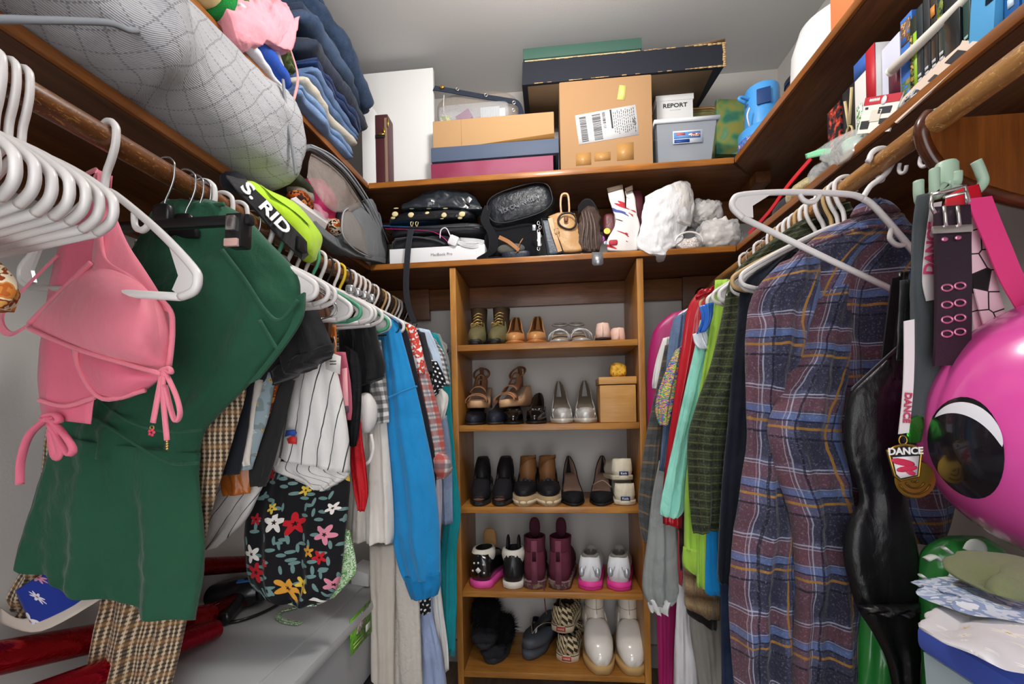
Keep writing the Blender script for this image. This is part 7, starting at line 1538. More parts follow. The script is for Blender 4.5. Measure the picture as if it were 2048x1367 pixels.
for Y, kind, m, lb in hn:
    key = (kind, m.name); rot = (0, R(rng.uniform(-2, 4)), R(rng.uniform(-5, 5)))
    if key not in proto: proto[key] = hanger({'tube': 'plastic_hanger', 'flat': 'plastic_hanger', 'wire': 'wire_hanger', 'velvet': 'velvet_hanger'}[kind], lb, kind, rl(Y), rot, m, .195, .085)
    else: dup(proto[key], rl(Y), rot, lb)
for k in range(4):
    setp(blob('trouser_clip', at(700+k*14, 578+k*6, 1.0+.02*k), (.02, .014, .02), plain('#c9c9cb', .25, .8), e=.6, nu=10, nv=8), ['first', 'second', 'third', 'fourth'][k]+' small chrome clip on the black trouser hangers left of the blue sweatshirt', 'clip', 'chrome trouser clips')
# ================================================================ RIGHT ROD
PLD = pattern('#50536f', (('u', .125, .0, .34, '#2f2e40', .75), ('v', .14, .1, .32, '#2f2e40', .72), ('u', .125, .42, .20, '#6a444b', .7), ('v', .14, .45, .20, '#6a444b', .7), ('u', .125, .62, .09, '#5f74a6', .7), ('v', .14, .64, .09, '#5f74a6', .7), ('u', .125, .30, .016, '#b5b5c6', .6), ('v', .14, .32, .018, '#b5b5c6', .7), ('u', .125, .345, .010, '#b5b5c6', .5), ('v', .14, .36, .012, '#b5b5c6', .6), ('u', .125, .56, .014, '#a6a6bd', .5), ('v', .14, .58, .016, '#a6a6bd', .55), ('u', .125, .74, .035, '#a8792f', .85), ('v', .14, .78, .035, '#a8792f', .85), ('u', .125, .20, .03, '#1a1a28', .8), ('v', .14, .92, .03, '#1a1a28', .8), ('u', .125, .66, .02, '#1c2136', .8), ('v', .14, .69, .02, '#1c2136', .8)), fuzz=.2, warp=.010, wrinkle=.7)
r = thing('plaid_flannel_shirt', 'large purple, blue and rust plaid flannel shirt on the right rod', 'shirt', at(1740, 410, .95))
drape('back_panel', [(1690, 440, 1808, 432), (1610, 490, 1845, 480), (1545, 570, 1880, 560), (1530, 700, 1890, 700), (1540, 850, 1900, 860), (1560, 980, 1915, 985), (1590, 1075, 1890, 1085)], .955, PLD, r, th=.05, fold=.012, nf=2.2, seed=3, nS=34, wr=.008)
drape('sleeve', [(1560, 525, 1640, 500), (1505, 590, 1640, 580), (1490, 680, 1610, 690), (1491, 780, 1594, 790), (1493, 880, 1592, 890), (1480, 980, 1604, 985), (1466, 1080, 1606, 1085), (1459, 1180, 1600, 1180), (1462, 1270, 1596, 1270), (1472, 1400, 1594, 1400)], .91, PLD, r, th=.085, fold=.014, nf=1.6, seed=5, nS=26, wr=.012)
drape('sleeve', [(1640, 560, 1720, 560), (1600, 680, 1704, 680), (1560, 780, 1692, 785), (1535, 850, 1684, 860), (1545, 920, 1692, 930), (1575, 1020, 1708, 1020), (1588, 1120, 1720, 1120), (1586, 1220, 1722, 1220), (1582, 1300, 1716, 1300), (1580, 1400, 1712, 1400)], .885, PLD, r, th=.08, fold=.014, nf=1.5, seed=6, nS=26, wr=.014, dY=lambda t: .075*max(0, 1-t/.3)**1.5)
drape('collar', [(1700, 432, 1800, 425), (1712, 412, 1780, 405), (1736, 400, 1765, 398)], .94, PLD, r, th=.05, fold=.004, seed=7, nS=18)
tube('yoke_seam', pxl(((1600, 500), (1680, 470), (1750, 452), (1840, 470)), .925), .003, PLD, r, smooth_n=5)
def right(i, nm, lb, cat, Y, m, rows, sl=(), **k):
    kw = dict(th=.03, fold=.008, nf=1.7, seed=80+i, nS=18); kw.update(k)
    return garment(nm, lb, cat, Y, m, rows, sl, **kw)
NV = cloth('#1d202b', var=.15, wrinkle=.45)
right(0, 'navy_sweater', 'navy sweater sleeve hanging between the plaid shirt and the tweed blazer', 'sweater', 1.03, NV, [(1570, 500, 1690, 470), (1520, 550, 1640, 540), (1505, 650, 1600, 650), (1490, 800, 1560, 800)], [('sleeve', [(1545, 520, 1600, 500), (1485, 570, 1560, 560), (1472, 660, 1545, 660), (1462, 760, 1530, 760), (1452, 870, 1520, 870), (1442, 980, 1510, 980), (1436, 1080, 1502, 1080), (1434, 1150, 1480, 1155), (1440, 1166, 1474, 1168)], None, dict(Y=1.015, th=.06))])
TWD = pattern('#39402a', (('u', .03, 0, .3, '#1d2018', .7), ('v', .03, 0, .3, '#1d2018', .7), ('u', .03, .5, .06, '#4f5838', .6), ('v', .018, .5, .25, '#58623c', .55), ('v', .006, 0, .4, '#20241a', .5), ('u', .06, .2, .03, '#6a5030', .3)), fuzz=.10, warp=.004)
right(1, 'tweed_blazer', 'dark olive green plaid tweed blazer on the right rod', 'blazer', 1.09, TWD, [(1600, 440, 1690, 415), (1520, 500, 1660, 470), (1470, 570, 1620, 560), (1450, 680, 1560, 680), (1440, 800, 1520, 800)], [('sleeve', [(1520, 495, 1580, 470), (1462, 555, 1540, 540), (1442, 640, 1520, 640), (1420, 730, 1508, 735), (1392, 810, 1490, 815), (1375, 875, 1468, 880), (1376, 960, 1452, 960), (1382, 1040, 1446, 1035), (1386, 1066, 1440, 1058)], None, dict(Y=1.075, th=.07, nS=24)), ('collar', [(1620, 432, 1700, 405), (1600, 452, 1706, 425)], None, dict(Y=1.075, th=.06))])
MINT = cloth('#8ed2c0', rough=.7, wrinkle=.8); LIM = cloth('#9cc44a', var=.08)
right(2, 'lime_sweatshirt', 'lime green sweatshirt with a ribbed hem below the tweed blazer', 'sweatshirt', 1.16, LIM, [(1430, 560, 1470, 560), (1420, 650, 1460, 650), (1395, 800, 1440, 800), (1372, 950, 1430, 950), (1368, 1060, 1428, 1060), (1368, 1098, 1426, 1105)], [('ribbed_hem', [(1366, 1092, 1424, 1100), (1366, 1130, 1424, 1150), (1392, 1148, 1418, 1182)], cloth('#94bb45'), dict(th=.05, fold=.004)), ('front_pleat', [(1395, 1040, 1424, 1040), (1394, 1110, 1422, 1110), (1392, 1170, 1420, 1180)], None, dict(Y=1.14, th=.04))], th=.04)
right(3, 'mint_shirt', 'crinkled mint green shirt beside the tweed blazer', 'shirt', 1.19, MINT, [(1400, 640, 1440, 630), (1388, 700, 1430, 700), (1365, 800, 1408, 800), (1348, 880, 1385, 880), (1330, 960, 1375, 960), (1320, 1015, 1370, 1015), (1322, 1030, 1355, 1036)], th=.05, fold=.008, nf=2.5)
right(4, 'red_leather_jacket', 'bright red leather jacket on the right rod', 'jacket', 1.24, leather('#b01826', .3, .3, 30, coat=.3), [(1392, 588, 1446, 578), (1374, 620, 1430, 620), (1362, 700, 1412, 700), (1348, 800, 1385, 800), (1334, 900, 1370, 900), (1325, 990, 1366, 990), (1326, 1046, 1366, 1056)], [('collar', [(1390, 596, 1440, 580), (1396, 582, 1440, 570)], None, dict(Y=1.23, th=.05))], th=.05)
right(5, 'blue_ribbon_top', 'white lace top with a shiny blue ribbon over the mint shirt', 'top', 1.17, cloth('#d5dbe2'), [(1385, 668, 1412, 660), (1388, 684, 1420, 690), (1395, 696, 1418, 700)], [('blue_ribbon', [(1398, 612, 1428, 604), (1402, 640, 1424, 640), (1392, 668, 1412, 662)], leather('#2a5fb5', .25, .5, 20), dict(Y=1.16))])
right(6, 'denim_vest', 'faded denim vest at the far end of the right rod', 'vest', 1.29, denim('#4f627f', fade=.5), [(1348, 634, 1376, 622), (1338, 680, 1374, 670), (1330, 760, 1360, 760), (1324, 860, 1350, 860), (1318, 940, 1334, 945)], th=.04)
KNT = multi(('#2a4fa8', '#3a6fc8', '#c94f8a', '#d9c23a', '#3aa05a', '#3a5fc0', '#d9803a'), 60, .95, (1, 1, 3.5), .6)
right(7, 'rainbow_knit', 'multicoloured rainbow knit sweater peeking beside the red jacket', 'sweater', 1.27, KNT, [(1350, 700, 1366, 690), (1330, 745, 1362, 740), (1314, 790, 1352, 790), (1310, 825, 1344, 825), (1318, 850, 1336, 850)], th=.04)
TW2 = pattern('#4a4a48', (('u', .04, 0, .3, '#2e3236', .7), ('v', .05, 0, .3, '#2e3236', .7), ('v', .05, .5, .12, '#8a6a3c', .7), ('u', .04, .5, .08, '#8a6a3c', .5), ('v', .004, 0, .4, '#77787a', .4)))
right(8, 'grey_tweed_coat', 'grey and brown tweed coat sleeve next to the shoe rack', 'coat', 1.36, TW2, [(1330, 690, 1352, 684), (1316, 760, 1345, 760), (1300, 830, 1335, 830), (1284, 920, 1326, 920), (1276, 1000, 1312, 1010), (1280, 1060, 1304, 1070), (1288, 1084, 1300, 1086)], th=.05)
GRYS = cloth('#8d9190', var=.12, wrinkle=.7)
right(9, 'grey_sweatshirt', 'grey sweatshirt sleeve with a gathered white cuff beside the rack', 'sweatshirt', 1.345, GRYS, [(1318, 920, 1346, 920), (1304, 990, 1352, 990), (1294, 1080, 1360, 1080), (1285, 1150, 1364, 1155), (1286, 1185, 1362, 1190), (1296, 1206, 1346, 1206)], [('cuff', [(1292, 1196, 1350, 1198), (1296, 1212, 1340, 1214), (1300, 1222, 1338, 1228)], cloth('#d8d8d6'), dict(th=.04))], th=.06, fold=.012, nf=2.3)
right(10, 'white_tank_top', 'white tank top between the denim vest and the shoe rack', 'top', 1.42, cloth('#dedcda'), [(1326, 676, 1342, 672), (1312, 720, 1336, 720), (1304, 760, 1326, 765), (1304, 776, 1316, 778)])
MAG = leather('#a81f66', .4, .15, 12); 
right(11, 'magenta_garment_bag', 'tall magenta garment bag against the wall beside the rack', 'garment bag', 1.50, MAG, [(1340, 628, 1385, 616), (1308, 660, 1392, 650), (1296, 720, 1395, 720), (1294, 800, 1390, 800), (1298, 950, 1385, 950), (1306, 1100, 1378, 1100), (1312, 1220, 1364, 1220), (1318, 1400, 1352, 1400)], th=.06, fold=.004)
right(12, 'sky_blue_hoodie', 'bright sky blue hem showing below the navy sweater', 'hoodie', 1.12, cloth('#1a86c8'), [(1416, 1000, 1446, 1000), (1412, 1080, 1450, 1080), (1410, 1150, 1456, 1150), (1412, 1186, 1456, 1170), (1440, 1190, 1456, 1200)])
right(13, 'brown_knit_sweater', 'brown striped chunky knit hem below the lime sweatshirt', 'sweater', 1.20, knit('#b59a74', '#6a5038', .008, rowper=.05), [(1364, 1110, 1442, 1130), (1367, 1170, 1442, 1180), (1368, 1205, 1440, 1225), (1374, 1216, 1440, 1242)], [('black_lining', [(1372, 1210, 1436, 1228), (1376, 1228, 1434, 1254), (1400, 1240, 1432, 1262)], cloth('#1d1b1a'), dict(Y=1.215))])
right(14, 'grey_satin_trousers', 'grey satin trousers hanging to the floor under the knit sweater', 'trousers', 1.26, cloth('#8a8680', rough=.6), [(1378, 1180, 1444, 1180), (1380, 1260, 1444, 1260), (1392, 1330, 1444, 1330), (1404, 1400, 1444, 1400)], th=.05)
right(15, 'white_trousers', 'white trousers beside the magenta garment bag', 'trousers', 1.32, cloth('#cfcdd0'), [(1356, 1150, 1386, 1150), (1352, 1230, 1388, 1230), (1348, 1310, 1398, 1310), (1346, 1400, 1402, 1400)], th=.05)
right(16, 'dark_navy_jeans', 'dark navy jeans behind the plaid shirt sleeve', 'jeans', 1.06, denim('#182640', fade=.3), [(1440, 1130, 1500, 1130), (1441, 1230, 1500, 1230), (1442, 1310, 1500, 1310), (1442, 1400, 1500, 1400)], th=.04)
right(17, 'brown_stripe_cardigan', 'brown striped cardigan edge behind the lime sweatshirt', 'cardigan', 1.255, knit('#5a4636', '#3a2c22', .008), [(1358, 1030, 1376, 1030), (1358, 1090, 1374, 1090), (1359, 1140, 1372, 1140)])
right(18, 'coral_scarf', 'coral pink scarf tip beside the grey sweatshirt cuff', 'scarf', 1.30, cloth('#c94a58'), [(1356, 1060, 1372, 1060), (1355, 1120, 1370, 1120), (1358, 1168, 1364, 1170)])
# magenta under-sleeve edge: hangers on the right rod
hr = [(.985, 'tube', HW, 'white tubular hanger just behind the tilted white hanger'), (.962, 'tube', HW, 'white hanger holding the plaid flannel shirt'), (1.0, 'tube', NATH, 'beige hanger behind the plaid flannel shirt'), (1.012, 'velvet', HB, 'black hanger behind the plaid flannel shirt'), (1.03, 'flat', HW, 'white flat hanger holding the navy sweater'), (1.065, 'tube', HW, 'white hanger beside the tweed blazer'), (1.09, 'flat', HW, 'white flat hanger holding the tweed blazer'), (1.115, 'tube', NATH, 'beige hanger beyond the tweed blazer'), (1.14, 'tube', HW, 'white hanger second beyond the tweed blazer'), (1.165, 'flat', HW, 'white flat hanger over the lime sweatshirt'), (1.195, 'tube', HW, 'white hanger holding the mint shirt'), (1.225, 'tube', NATH, 'beige hanger over the red jacket'), (1.25, 'tube', HW, 'white hanger holding the red jacket'), (1.29, 'wire', HM, 'wire hanger holding the denim vest'), (1.33, 'tube', HW, 'white hanger beyond the denim vest'), (1.38, 'wire', HM, 'wire hanger over the grey tweed coat'), (1.43, 'tube', HW, 'white hanger near the far end of the right rod')]
for Y, kind, m, lb in hr:
    key = (kind, m.name); rot = (0, R(rng.uniform(-3, 3)), R(rng.uniform(-4, 4)+180))
    if key not in proto: proto[key] = hanger('plastic_hanger', lb, kind, rr(Y), rot, m, .195, .085)
    else: dup(proto[key], rr(Y), rot, lb)
h = hanger('plastic_hanger', 'large tilted white hanger with a black slip dangling from its low end', 'flat', rr(.862), (0, R(27), R(5)), HW, .205, .085)
SLK = cloth('#121214', rough=.32, var=.05, wrinkle=.35, spec=.5, sheen=0)
r = thing('black_slip', 'glossy black satin slip hanging from the low end of the tilted hanger', 'slip', at(1790, 620, .83))
drape('satin_body', [(1790, 700, 1818, 690), (1740, 745, 1822, 740), (1700, 785, 1815, 790), (1688, 850, 1806, 850), (1692, 910, 1804, 910), (1712, 965, 1806, 965), (1718, 1005, 1812, 1000), (1694, 1045, 1822, 1045), (1685, 1100, 1832, 1100), (1696, 1160, 1838, 1160), (1714, 1215, 1842, 1215), (1745, 1265, 1840, 1265), (1772, 1320, 1838, 1320), (1790, 1400, 1836, 1400)], .80, SLK, r, th=.085, fold=.005, nf=1.0, seed=4, nS=26, wr=.003)
tube('neckline', pxl(((1700, 782), (1745, 740), (1800, 690)), .768), .003, plain('#202024', .4), r, smooth_n=5)
drape('shoulder_strap', [(1796, 545, 1816, 545), (1790, 620, 1818, 620), (1780, 690, 1816, 695), (1770, 760, 1812, 760)], .79, SLK, r, th=.012, nS=10); ribbon('thin_strap', pxl(((1793, 555), (1782, 640), (1772, 720)), .775), (.014, 0, .002), cloth('#0f0f11'), r, .003)
drape('hem_gusset', [(1716, 1212, 1842, 1205), (1720, 1222, 1842, 1222)], .775, SLK, r, th=.05, nS=18)
# ------------------------------------------------ sage hook rack
SG = plain('#9db5a0', .4); YH = .70
r = thing('sage_hook_rack', 'sage green plastic multi-hook hung from the right rod', 'hook', at(1900, 300, YH))
tube('rod_clip', pxl(((1890, 222), (1866, 226), (1846, 244), (1838, 268), (1846, 290), (1862, 304)), .778), .0085, SG, r, smooth_n=5, flat=.6, n=12)
tube('stem', [at(1862, 304, .778), at(1876, 330, .775), at(1888, 352, .735), at(1893, 350, YH)], .006, SG, r, smooth_n=4)
q = at(1893, 356, YH); lathe('hub', [(.0, -.022), (.012, -.022), (.0135, -.018), (.0135, .018), (.011, .022), (.0, .022)], q, SG, r, 18)
for pts in (((1893, 372), (1872, 392), (1869, 365), (1869, 338)), ((1890, 372), (1846, 402), (1838, 392), (1837, 362)), ((1900, 374), (1945, 384), (1966, 366), (1962, 345), (1952, 322)), ((1898, 370), (1912, 366), (1914, 344))): tube('prong', pxl(pts, YH-.012), .0062, SG, r, smooth_n=5, n=10)
# sash, lanyards, belt
HE = cloth('#43484a', var=.35, wrinkle=.3); 
r = thing('charcoal_scarf', 'washed charcoal sash draped over the sage hook', 'sash', at(1845, 400, .685))
drape('band', [(1832, 392, 1868, 388), (1826, 440, 1862, 445), (1822, 520, 1856, 530), (1820, 600, 1870, 610), (1816, 680, 1878, 690), (1806, 760, 1876, 760), (1802, 820, 1852, 825), (1802, 872, 1822, 870)], .675, HE, r, th=.014, fold=.004, nf=1, seed=4, nS=14)
drape('rear_band', [(1800, 560, 1822, 560), (1798, 640, 1820, 640), (1794, 720, 1818, 720)], .70, cloth('#202224'), r, th=.008, nS=8)
def lanyard(nm, lb, m, pts, wid, Y, cat='lanyard', word=None, wm=None):
    root = thing(nm, lb, cat, at(pts[0][0], pts[0][1], Y)); ribbon('ribbon_band', pxl(pts, Y), (wid, 0, .002), m, root, .0018)
    return root
r = lanyard('dance_lanyard', 'white lanyard printed DANCE in pink letters behind the sash', plain('#d9cfd0', .7), ((1872, 405), (1866, 450), (1860, 500), (1856, 560), (1864, 600)), .014, .668)
a = at(1866, 450, .666); b = at(1857, 545, .666); text('lettering', 'DANCE', .019, plain('#c2436a', .6), r, face_M((a+b)/2, (a-b), (-1, 0, 0), .002), .0005, sx=1.1, bold=.0006)
r = lanyard('dance_lanyard', 'white lanyard end with pink letters holding the dance medal', plain('#d9d2d2', .7), ((1818, 640), (1818, 720), (1815, 790), (1807, 866)), .0125, .655)
text('lettering', 'DANCE', .012, plain('#b5405c', .6), r, face_M(at(1813, 815, .653), at(1807, 870, .65)-at(1816, 740, .65), (1, 0, 0), .0015), .0004, bold=.0004)
lanyard('lime_lanyard', 'lime green lanyard strip between the sash and the red ribbon', plain('#6fae3a', .6), ((1836, 420), (1832, 470), (1848, 560), (1866, 610), (1872, 640)), .008, .682)
r = lanyard('red_ribbon', 'broad red ribbon looped over the sage hook behind the belt', leather('#c2182a', .4, .2, 20), ((1905, 392), (1880, 480), (1872, 580), (1880, 680), (1888, 720)), .016, .682, 'ribbon')
obj('loop', gsurf(MB(), gy([[(1892, 392, .672), (1925, 376, .668), (1956, 368, .672)], [(1890, 420, .668), (1930, 405, .662), (1962, 400, .67)], [(1895, 450, .672), (1930, 440, .668), (1950, 430, .674)]]), (0, .003, 0), 4, 5, amp=.002), leather('#c2182a', .4, .2, 20), r)
r = lanyard('pink_ribbon', 'hot pink satin ribbon running down to the pink ball', leather('#d43a78', .4, .2, 20), ((1958, 395), (1975, 440), (2000, 500), (2025, 560), (2060, 620)), .030, .655, 'ribbon')
def soccer_mat():
    t = NT('soccer_print'); v_ = t.new('ShaderNodeTexVoronoi', voronoi_dimensions='2D'); t.link(t.coord('UV'), v_.inputs['Vector']); v_.inputs['Scale'].default_value = 38; v_.inputs['Randomness'].default_value = .45
    sc_ = t.new('ShaderNodeSeparateColor'); t.link(v_.outputs['Color'], sc_.inputs[0])
    e = t.new('ShaderNodeTexVoronoi', voronoi_dimensions='2D', feature='DISTANCE_TO_EDGE'); t.link(t.coord('UV'), e.inputs['Vector']); e.inputs['Scale'].default_value = 38; e.inputs['Randomness'].default_value = .45
    col = t.mix(t.math('GREATER_THAN', sc_.outputs[0], .6), C('#d5b3bd'), C('#1b171a')); col = t.mix(t.math('LESS_THAN', e.outputs['Distance'], .035), col, C('#2a2226')); t.base(col); return t.set(.6)
r = lanyard('soccer_ribbon', 'soccer ball print ribbon hanging between the belt and the pink ribbon', soccer_mat(), ((1946, 400), (1950, 450), (1960, 520), (1975, 590), (1992, 650)), .030, .672, 'ribbon')
tube('metal_clip', pxl(((1988, 636), (1994, 648), (1990, 656), (1984, 646)), .655), .0014, plain('#c9c9cb', .25, .9), r, closed=True, n=6)
lanyard('soccer_ribbon', 'soccer ball print ribbon end lying against the pink ball', soccer_mat(), ((1950, 560), (1962, 620), (1966, 660), (1970, 690)), .022, .685, 'ribbon')
BLT = leather('#2a1b26', .45, .2, 70)
r = thing('grommet_belt', 'black leather belt with paired pink grommets hanging from the sage hook', 'belt', at(1900, 420, .655))
P = pxl(((1903, 412), (1905, 450), (1905, 500), (1906, 560), (1906, 620), (1905, 680), (1902, 730)), .645); ribbon('strap', P, (.045, .003, .002), BLT, r, .004)
STL = plain('#d2cdc8', .22, .85)
tube('buckle_frame', pxl(((1862, 388), (1885, 384), (1930, 372), (1938, 404), (1934, 408), (1930, 384), (1888, 395)), .636), .0022, STL, r, n=6); tube('buckle_side', pxl(((1864, 390), (1862, 412), (1870, 427)), .636), .0022, STL, r, n=6)
for u in (1890, 1917): tube('prong', pxl(((u-2, 412), (u, 430), (u+2, 452)), .638), .0022, STL, r, n=6)
box('keeper', at(1904, 458, .640), (.048, .003, .010), STL, r, .001)
GRM = plain('#d987a6', .25, .7)
for v, du in ((478, 0), ):
    for u in (1889, 1916): blob('rivet', at(u, v-3*(u > 1900), .6405), (.009, .004, .006), GRM, r, e=1, nu=12, nv=6)
for v in (575, 609, 639, 667):
    for u in (1894, 1920):
        p = at(u, v-4*(u > 1900), .6415); tube('grommet', [p+Vector((.0065*math.cos(a), 0, .0042*math.sin(a))) for a in [6.283*k/14 for k in range(14)]], .0014, GRM, r, n=6, closed=True)
# medals
GLD = plain('#b58f3e', .3, .9)
r = thing('dance_medal', 'fan-shaped enamel medal lettered DANCE with pink slippers', 'medal', at(1810, 920, .64))
o3 = [(1775, 900), (1790, 893), (1808, 889), (1826, 891), (1843, 898), (1837, 952), (1800, 960), (1789, 950)]; Q = pxl(o3, .640)
obj('plate', MB().add(Q+[q+Vector((0, .004, 0)) for q in Q], [tuple(range(8)), tuple(range(15, 7, -1))]+[(i, (i+1) % 8, (i+1) % 8+8, i+8) for i in range(8)]), plain('#26262a', .35), r, smooth=False)
obj('gilt_border', mtube(MB(), [q+Vector((0, -.0004, 0)) for q in Q], .0018, 6, closed=True), GLD, r)
Q2 = pxl(((1785, 914), (1838, 911), (1834, 949), (1801, 956), (1793, 948)), .6385); obj('enamel_field', MB().add(Q2, [(0, 1, 2, 3, 4)]), plain('#e2d9da', .3), r, solid=.0008)
for u, v, s, ag in ((1806, 924, (.03, .002, .009), 12), (1814, 937, (.026, .002, .008), -8), (1822, 945, (.012, .002, .006), 20)): blob('slipper_print', at(u, v, .6375), s, plain('#c2304f', .35), r, e=.9, nu=12, nv=6, rot=Matrix.Rotation(R(ag), 3, 'Y'))
text('lettering', 'DANCE', .0125, plain('#e8e2dc', .4), r, face_M(at(1810, 902, .6388), at(1838, 902, .6388)-at(1780, 904, .6388), (0, 0, 1)), .0005, bold=.0004)
tube('ring', [at(1806, 880, .64)+Vector((.005*math.cos(a), 0, .006*math.sin(a))) for a in [6.283*k/12 for k in range(12)]], .001, GLD, r, n=5, closed=True)
r = thing('gold_medal', 'round gold medal hanging behind the dance medal', 'medal', at(1832, 965, .66)); lathe('disc', [(.0, -.002), (.0245, -.002), (.026, 0), (.0245, .002), (.0, .002)], at(1830, 958, .662), GLD, r, 28, Matrix.Rotation(R(90), 3, 'X'))
for k in range(3): tube('relief_arc', [at(1830, 958, .6588)+Vector((.008*(k+.5)*math.cos(a), 0, .008*(k+.5)*math.sin(a))) for a in [R(200+i*14) for i in range(11)]], .0012, plain('#7a5a22', .4, .8), r, n=5)
setp(obj('green_ribbon_scrap', gsurf(MB(), gy([[(1818, 840, .665), (1846, 825, .67)], [(1816, 870, .66), (1848, 858, .665)], [(1822, 886, .665), (1842, 884, .668)]]), (0, .004, 0), 4, 4, amp=.004, fs=40), foil('#3f9a3a')), 'crumpled shiny green ribbon behind the dance medal', 'ribbon')
# ------------------------------------------------ pink hopper ball
BC = at(2208, 856, .62); BR = .174
r = thing('pink_hopper_ball', 'big glossy pink bouncing ball with a black and white eye', 'ball', BC-Vector((0, 0, BR)))
bp = plain('#dc4fa0', .22, coat=.5, spec=.5)
sph = lambda rad, nu=48, nv=28: mblob(MB(), BC, (rad*2, rad*2, rad*2), e=1, nu=nu, nv=nv)
obj('rubber_ball', sph(BR, 64, 40), bp, r)
def cap(name, ctr_px, rad, k, mat, ex=1.0, ez=1.0, part=None, rot=0):
    """patch lying on the ball, centred where the line of sight through ctr_px meets it"""
    d = Vector(ray(*ctr_px)).normalized(); o0 = Vector((0, 0, CZ)); oc = o0-BC; b = oc.dot(d); c = oc.dot(oc)-BR*BR; t = -b-math.sqrt(max(0, b*b-c)); n = (o0+d*t-BC).normalized()
    x = n.cross(Vector((0, 0, 1))).normalized(); z = x.cross(n); x, z = x*math.cos(rot)+z*math.sin(rot), z*math.cos(rot)-x*math.sin(rot)
    def f(u, v):
        if part: q = part(u, v)
        else: a = u*2*math.pi; q = (ex*rad*v*math.cos(a), ez*rad*v*math.sin(a))
        p = (n*BR+x*q[0]+z*q[1]).normalized(); return BC+p*BR*k
    return obj(name, msheet(MB(), f, 36, 10, closed_u=part is None), mat, r)
cap('eye_patch', (1914, 898), .060, 1.003, plain('#17141a', .25, coat=.5), 0.86, 1.15, rot=R(10))
def cres(u, v): a = R(20+u*125); w = math.sin(math.pi*u)**.7; rad = .051+(.016*w)*(v-.5); return (rad*math.cos(a)*-1.0, rad*1.05*math.sin(a))
cap('eye_highlight', (1914, 898), .09, 1.0055, plain('#e6e4ea', .3), part=cres, rot=R(14))
lathe('valve', [(.0, -.002), (.009, -.002), (.009, .004), (.0, .005)], BC+Vector((-.03, -.06, .165)).normalized()*BR, plain('#b8347e', .3), r, 14, Vector((-.03, -.06, .165)).to_track_quat('Z', 'X').to_matrix())
# ------------------------------------------------ green inflatable and bins at lower right
GI = leather('#2f8a3c', .3, .2, 12, coat=.4); WI = plain('#d9e0d6', .35)
r = thing('green_float', 'green vinyl pool float with white squiggles under the pink ball', 'pool float', at(1900, 1300, .80))
drape('body', [(1880, 1078, 1965, 1072), (1846, 1105, 2010, 1100), (1838, 1160, 2030, 1150), (1840, 1230, 2030, 1230), (1842, 1400, 2030, 1400)], .78, GI, r, th=.09, fold=.004, nS=24)
drape('lower_lobe', [(1724, 1225, 1800, 1225), (1716, 1290, 1830, 1290), (1714, 1400, 1840, 1400)], .86, GI, r, th=.06, nS=18)
for pts, w in ([((1905, 1165), (1922, 1135), (1938, 1140), (1945, 1122), (1958, 1110), (1960, 1095), (1946, 1090), (1938, 1102)), .010], [((1852, 1118), (1868, 1112), (1878, 1118)), .008], [((1842, 1150), (1852, 1160), (1846, 1176)), .007], [((1905, 1165), (1930, 1160), (1950, 1148)), .012], [((1888, 1095), (1900, 1104)), .007]): tube('white_squiggle', pxl(pts, .742), w, WI, r, smooth_n=5, flat=.35)
BLB = plain('#4a62c2', .35); CLB = glassy('#c6d6dc', .15, .5)
def rbin(nm, lb, x0, x1, y0, y1, z0, z1):
    root = thing(nm, lb, 'bin', ((x0+x1)/2, (y0+y1)/2, z0))
    tub('tub', CLB, root, x0+.02, x1-.02, x0+.006, x1-.006, z0+.001, z1-.03, y0+.006, y1-.006)
    box('lid', ((x0+x1)/2, (y0+y1)/2, z1-.014), (x1-x0, y1-y0, .028), BLB, root, .008); box('lid_panel', ((x0+x1)/2, (y0+y1)/2, z1+.002), (x1-x0-.07, y1-y0-.07, .01), BLB, root, .004)
    box('stored_clothes', ((x0+x1)/2, (y0+y1)/2, (z0+z1-.03)/2), (x1-x0-.07, y1-y0-.06, (z1-z0)*.75), cloth('#a9b5b2', wrinkle=.8), root, .02)
    return root
bx0, bx1, by0, by1 = .402, .80, .20, .555
rbin('storage_bin', 'clear storage bin with a blue lid on top of the right floor stack', bx0, bx1, by0, by1, .405, .800)
rbin('storage_bin', 'clear storage bin with a blue lid at the bottom of the right floor stack', bx0, bx1, by0, by1, .003, .402)
zt_ = .808
setp(obj('blue_print_cloth', gsurf(MB(), gy([[(1862, 1180, 0.540), (1920, 1162, 0.558), (1980, 1165, 0.567), (2060, 1185, 0.567)], [(1868, 1192, 0.504), (1920, 1185, 0.504), (1985, 1195, 0.504), (2070, 1215, 0.513)], [(1880, 1205, 0.486), (1930, 1212, 0.468), (1990, 1222, 0.468), (2070, 1235, 0.477)], [(1895, 1212, 0.477), (1940, 1224, 0.459), (2000, 1232, 0.450), (2070, 1246, 0.450)]]), (0, .05, -.008), 6, 6, amp=.022, fs=24), multi(('#9fb0cc', '#c2cad6', '#8798b8', '#d6dae0'), 45, .85, bump=.5)), 'pale blue printed cloth crumpled on the blue bin lid', 'cloth')
setp(obj('olive_shirt', gsurf(MB(), gy([[(1975, 1140, 0.558), (2010, 1122, 0.567), (2080, 1120, 0.567)], [(1974, 1160, 0.522), (2015, 1150, 0.504), (2080, 1155, 0.504)], [(1985, 1180, 0.504), (2020, 1192, 0.477), (2080, 1205, 0.477)]]), (0, .06, 0), 6, 6, amp=.014, fs=20), cloth('#6f7552', wrinkle=.6)), 'olive green shirt folded at the top right of the bin pile', 'shirt')
WE = floral('#ccc8ca', ('#dcd6cc', '#e4e0da', '#cbb994'), None, 60, .3, 6, centre='#b59a5a')
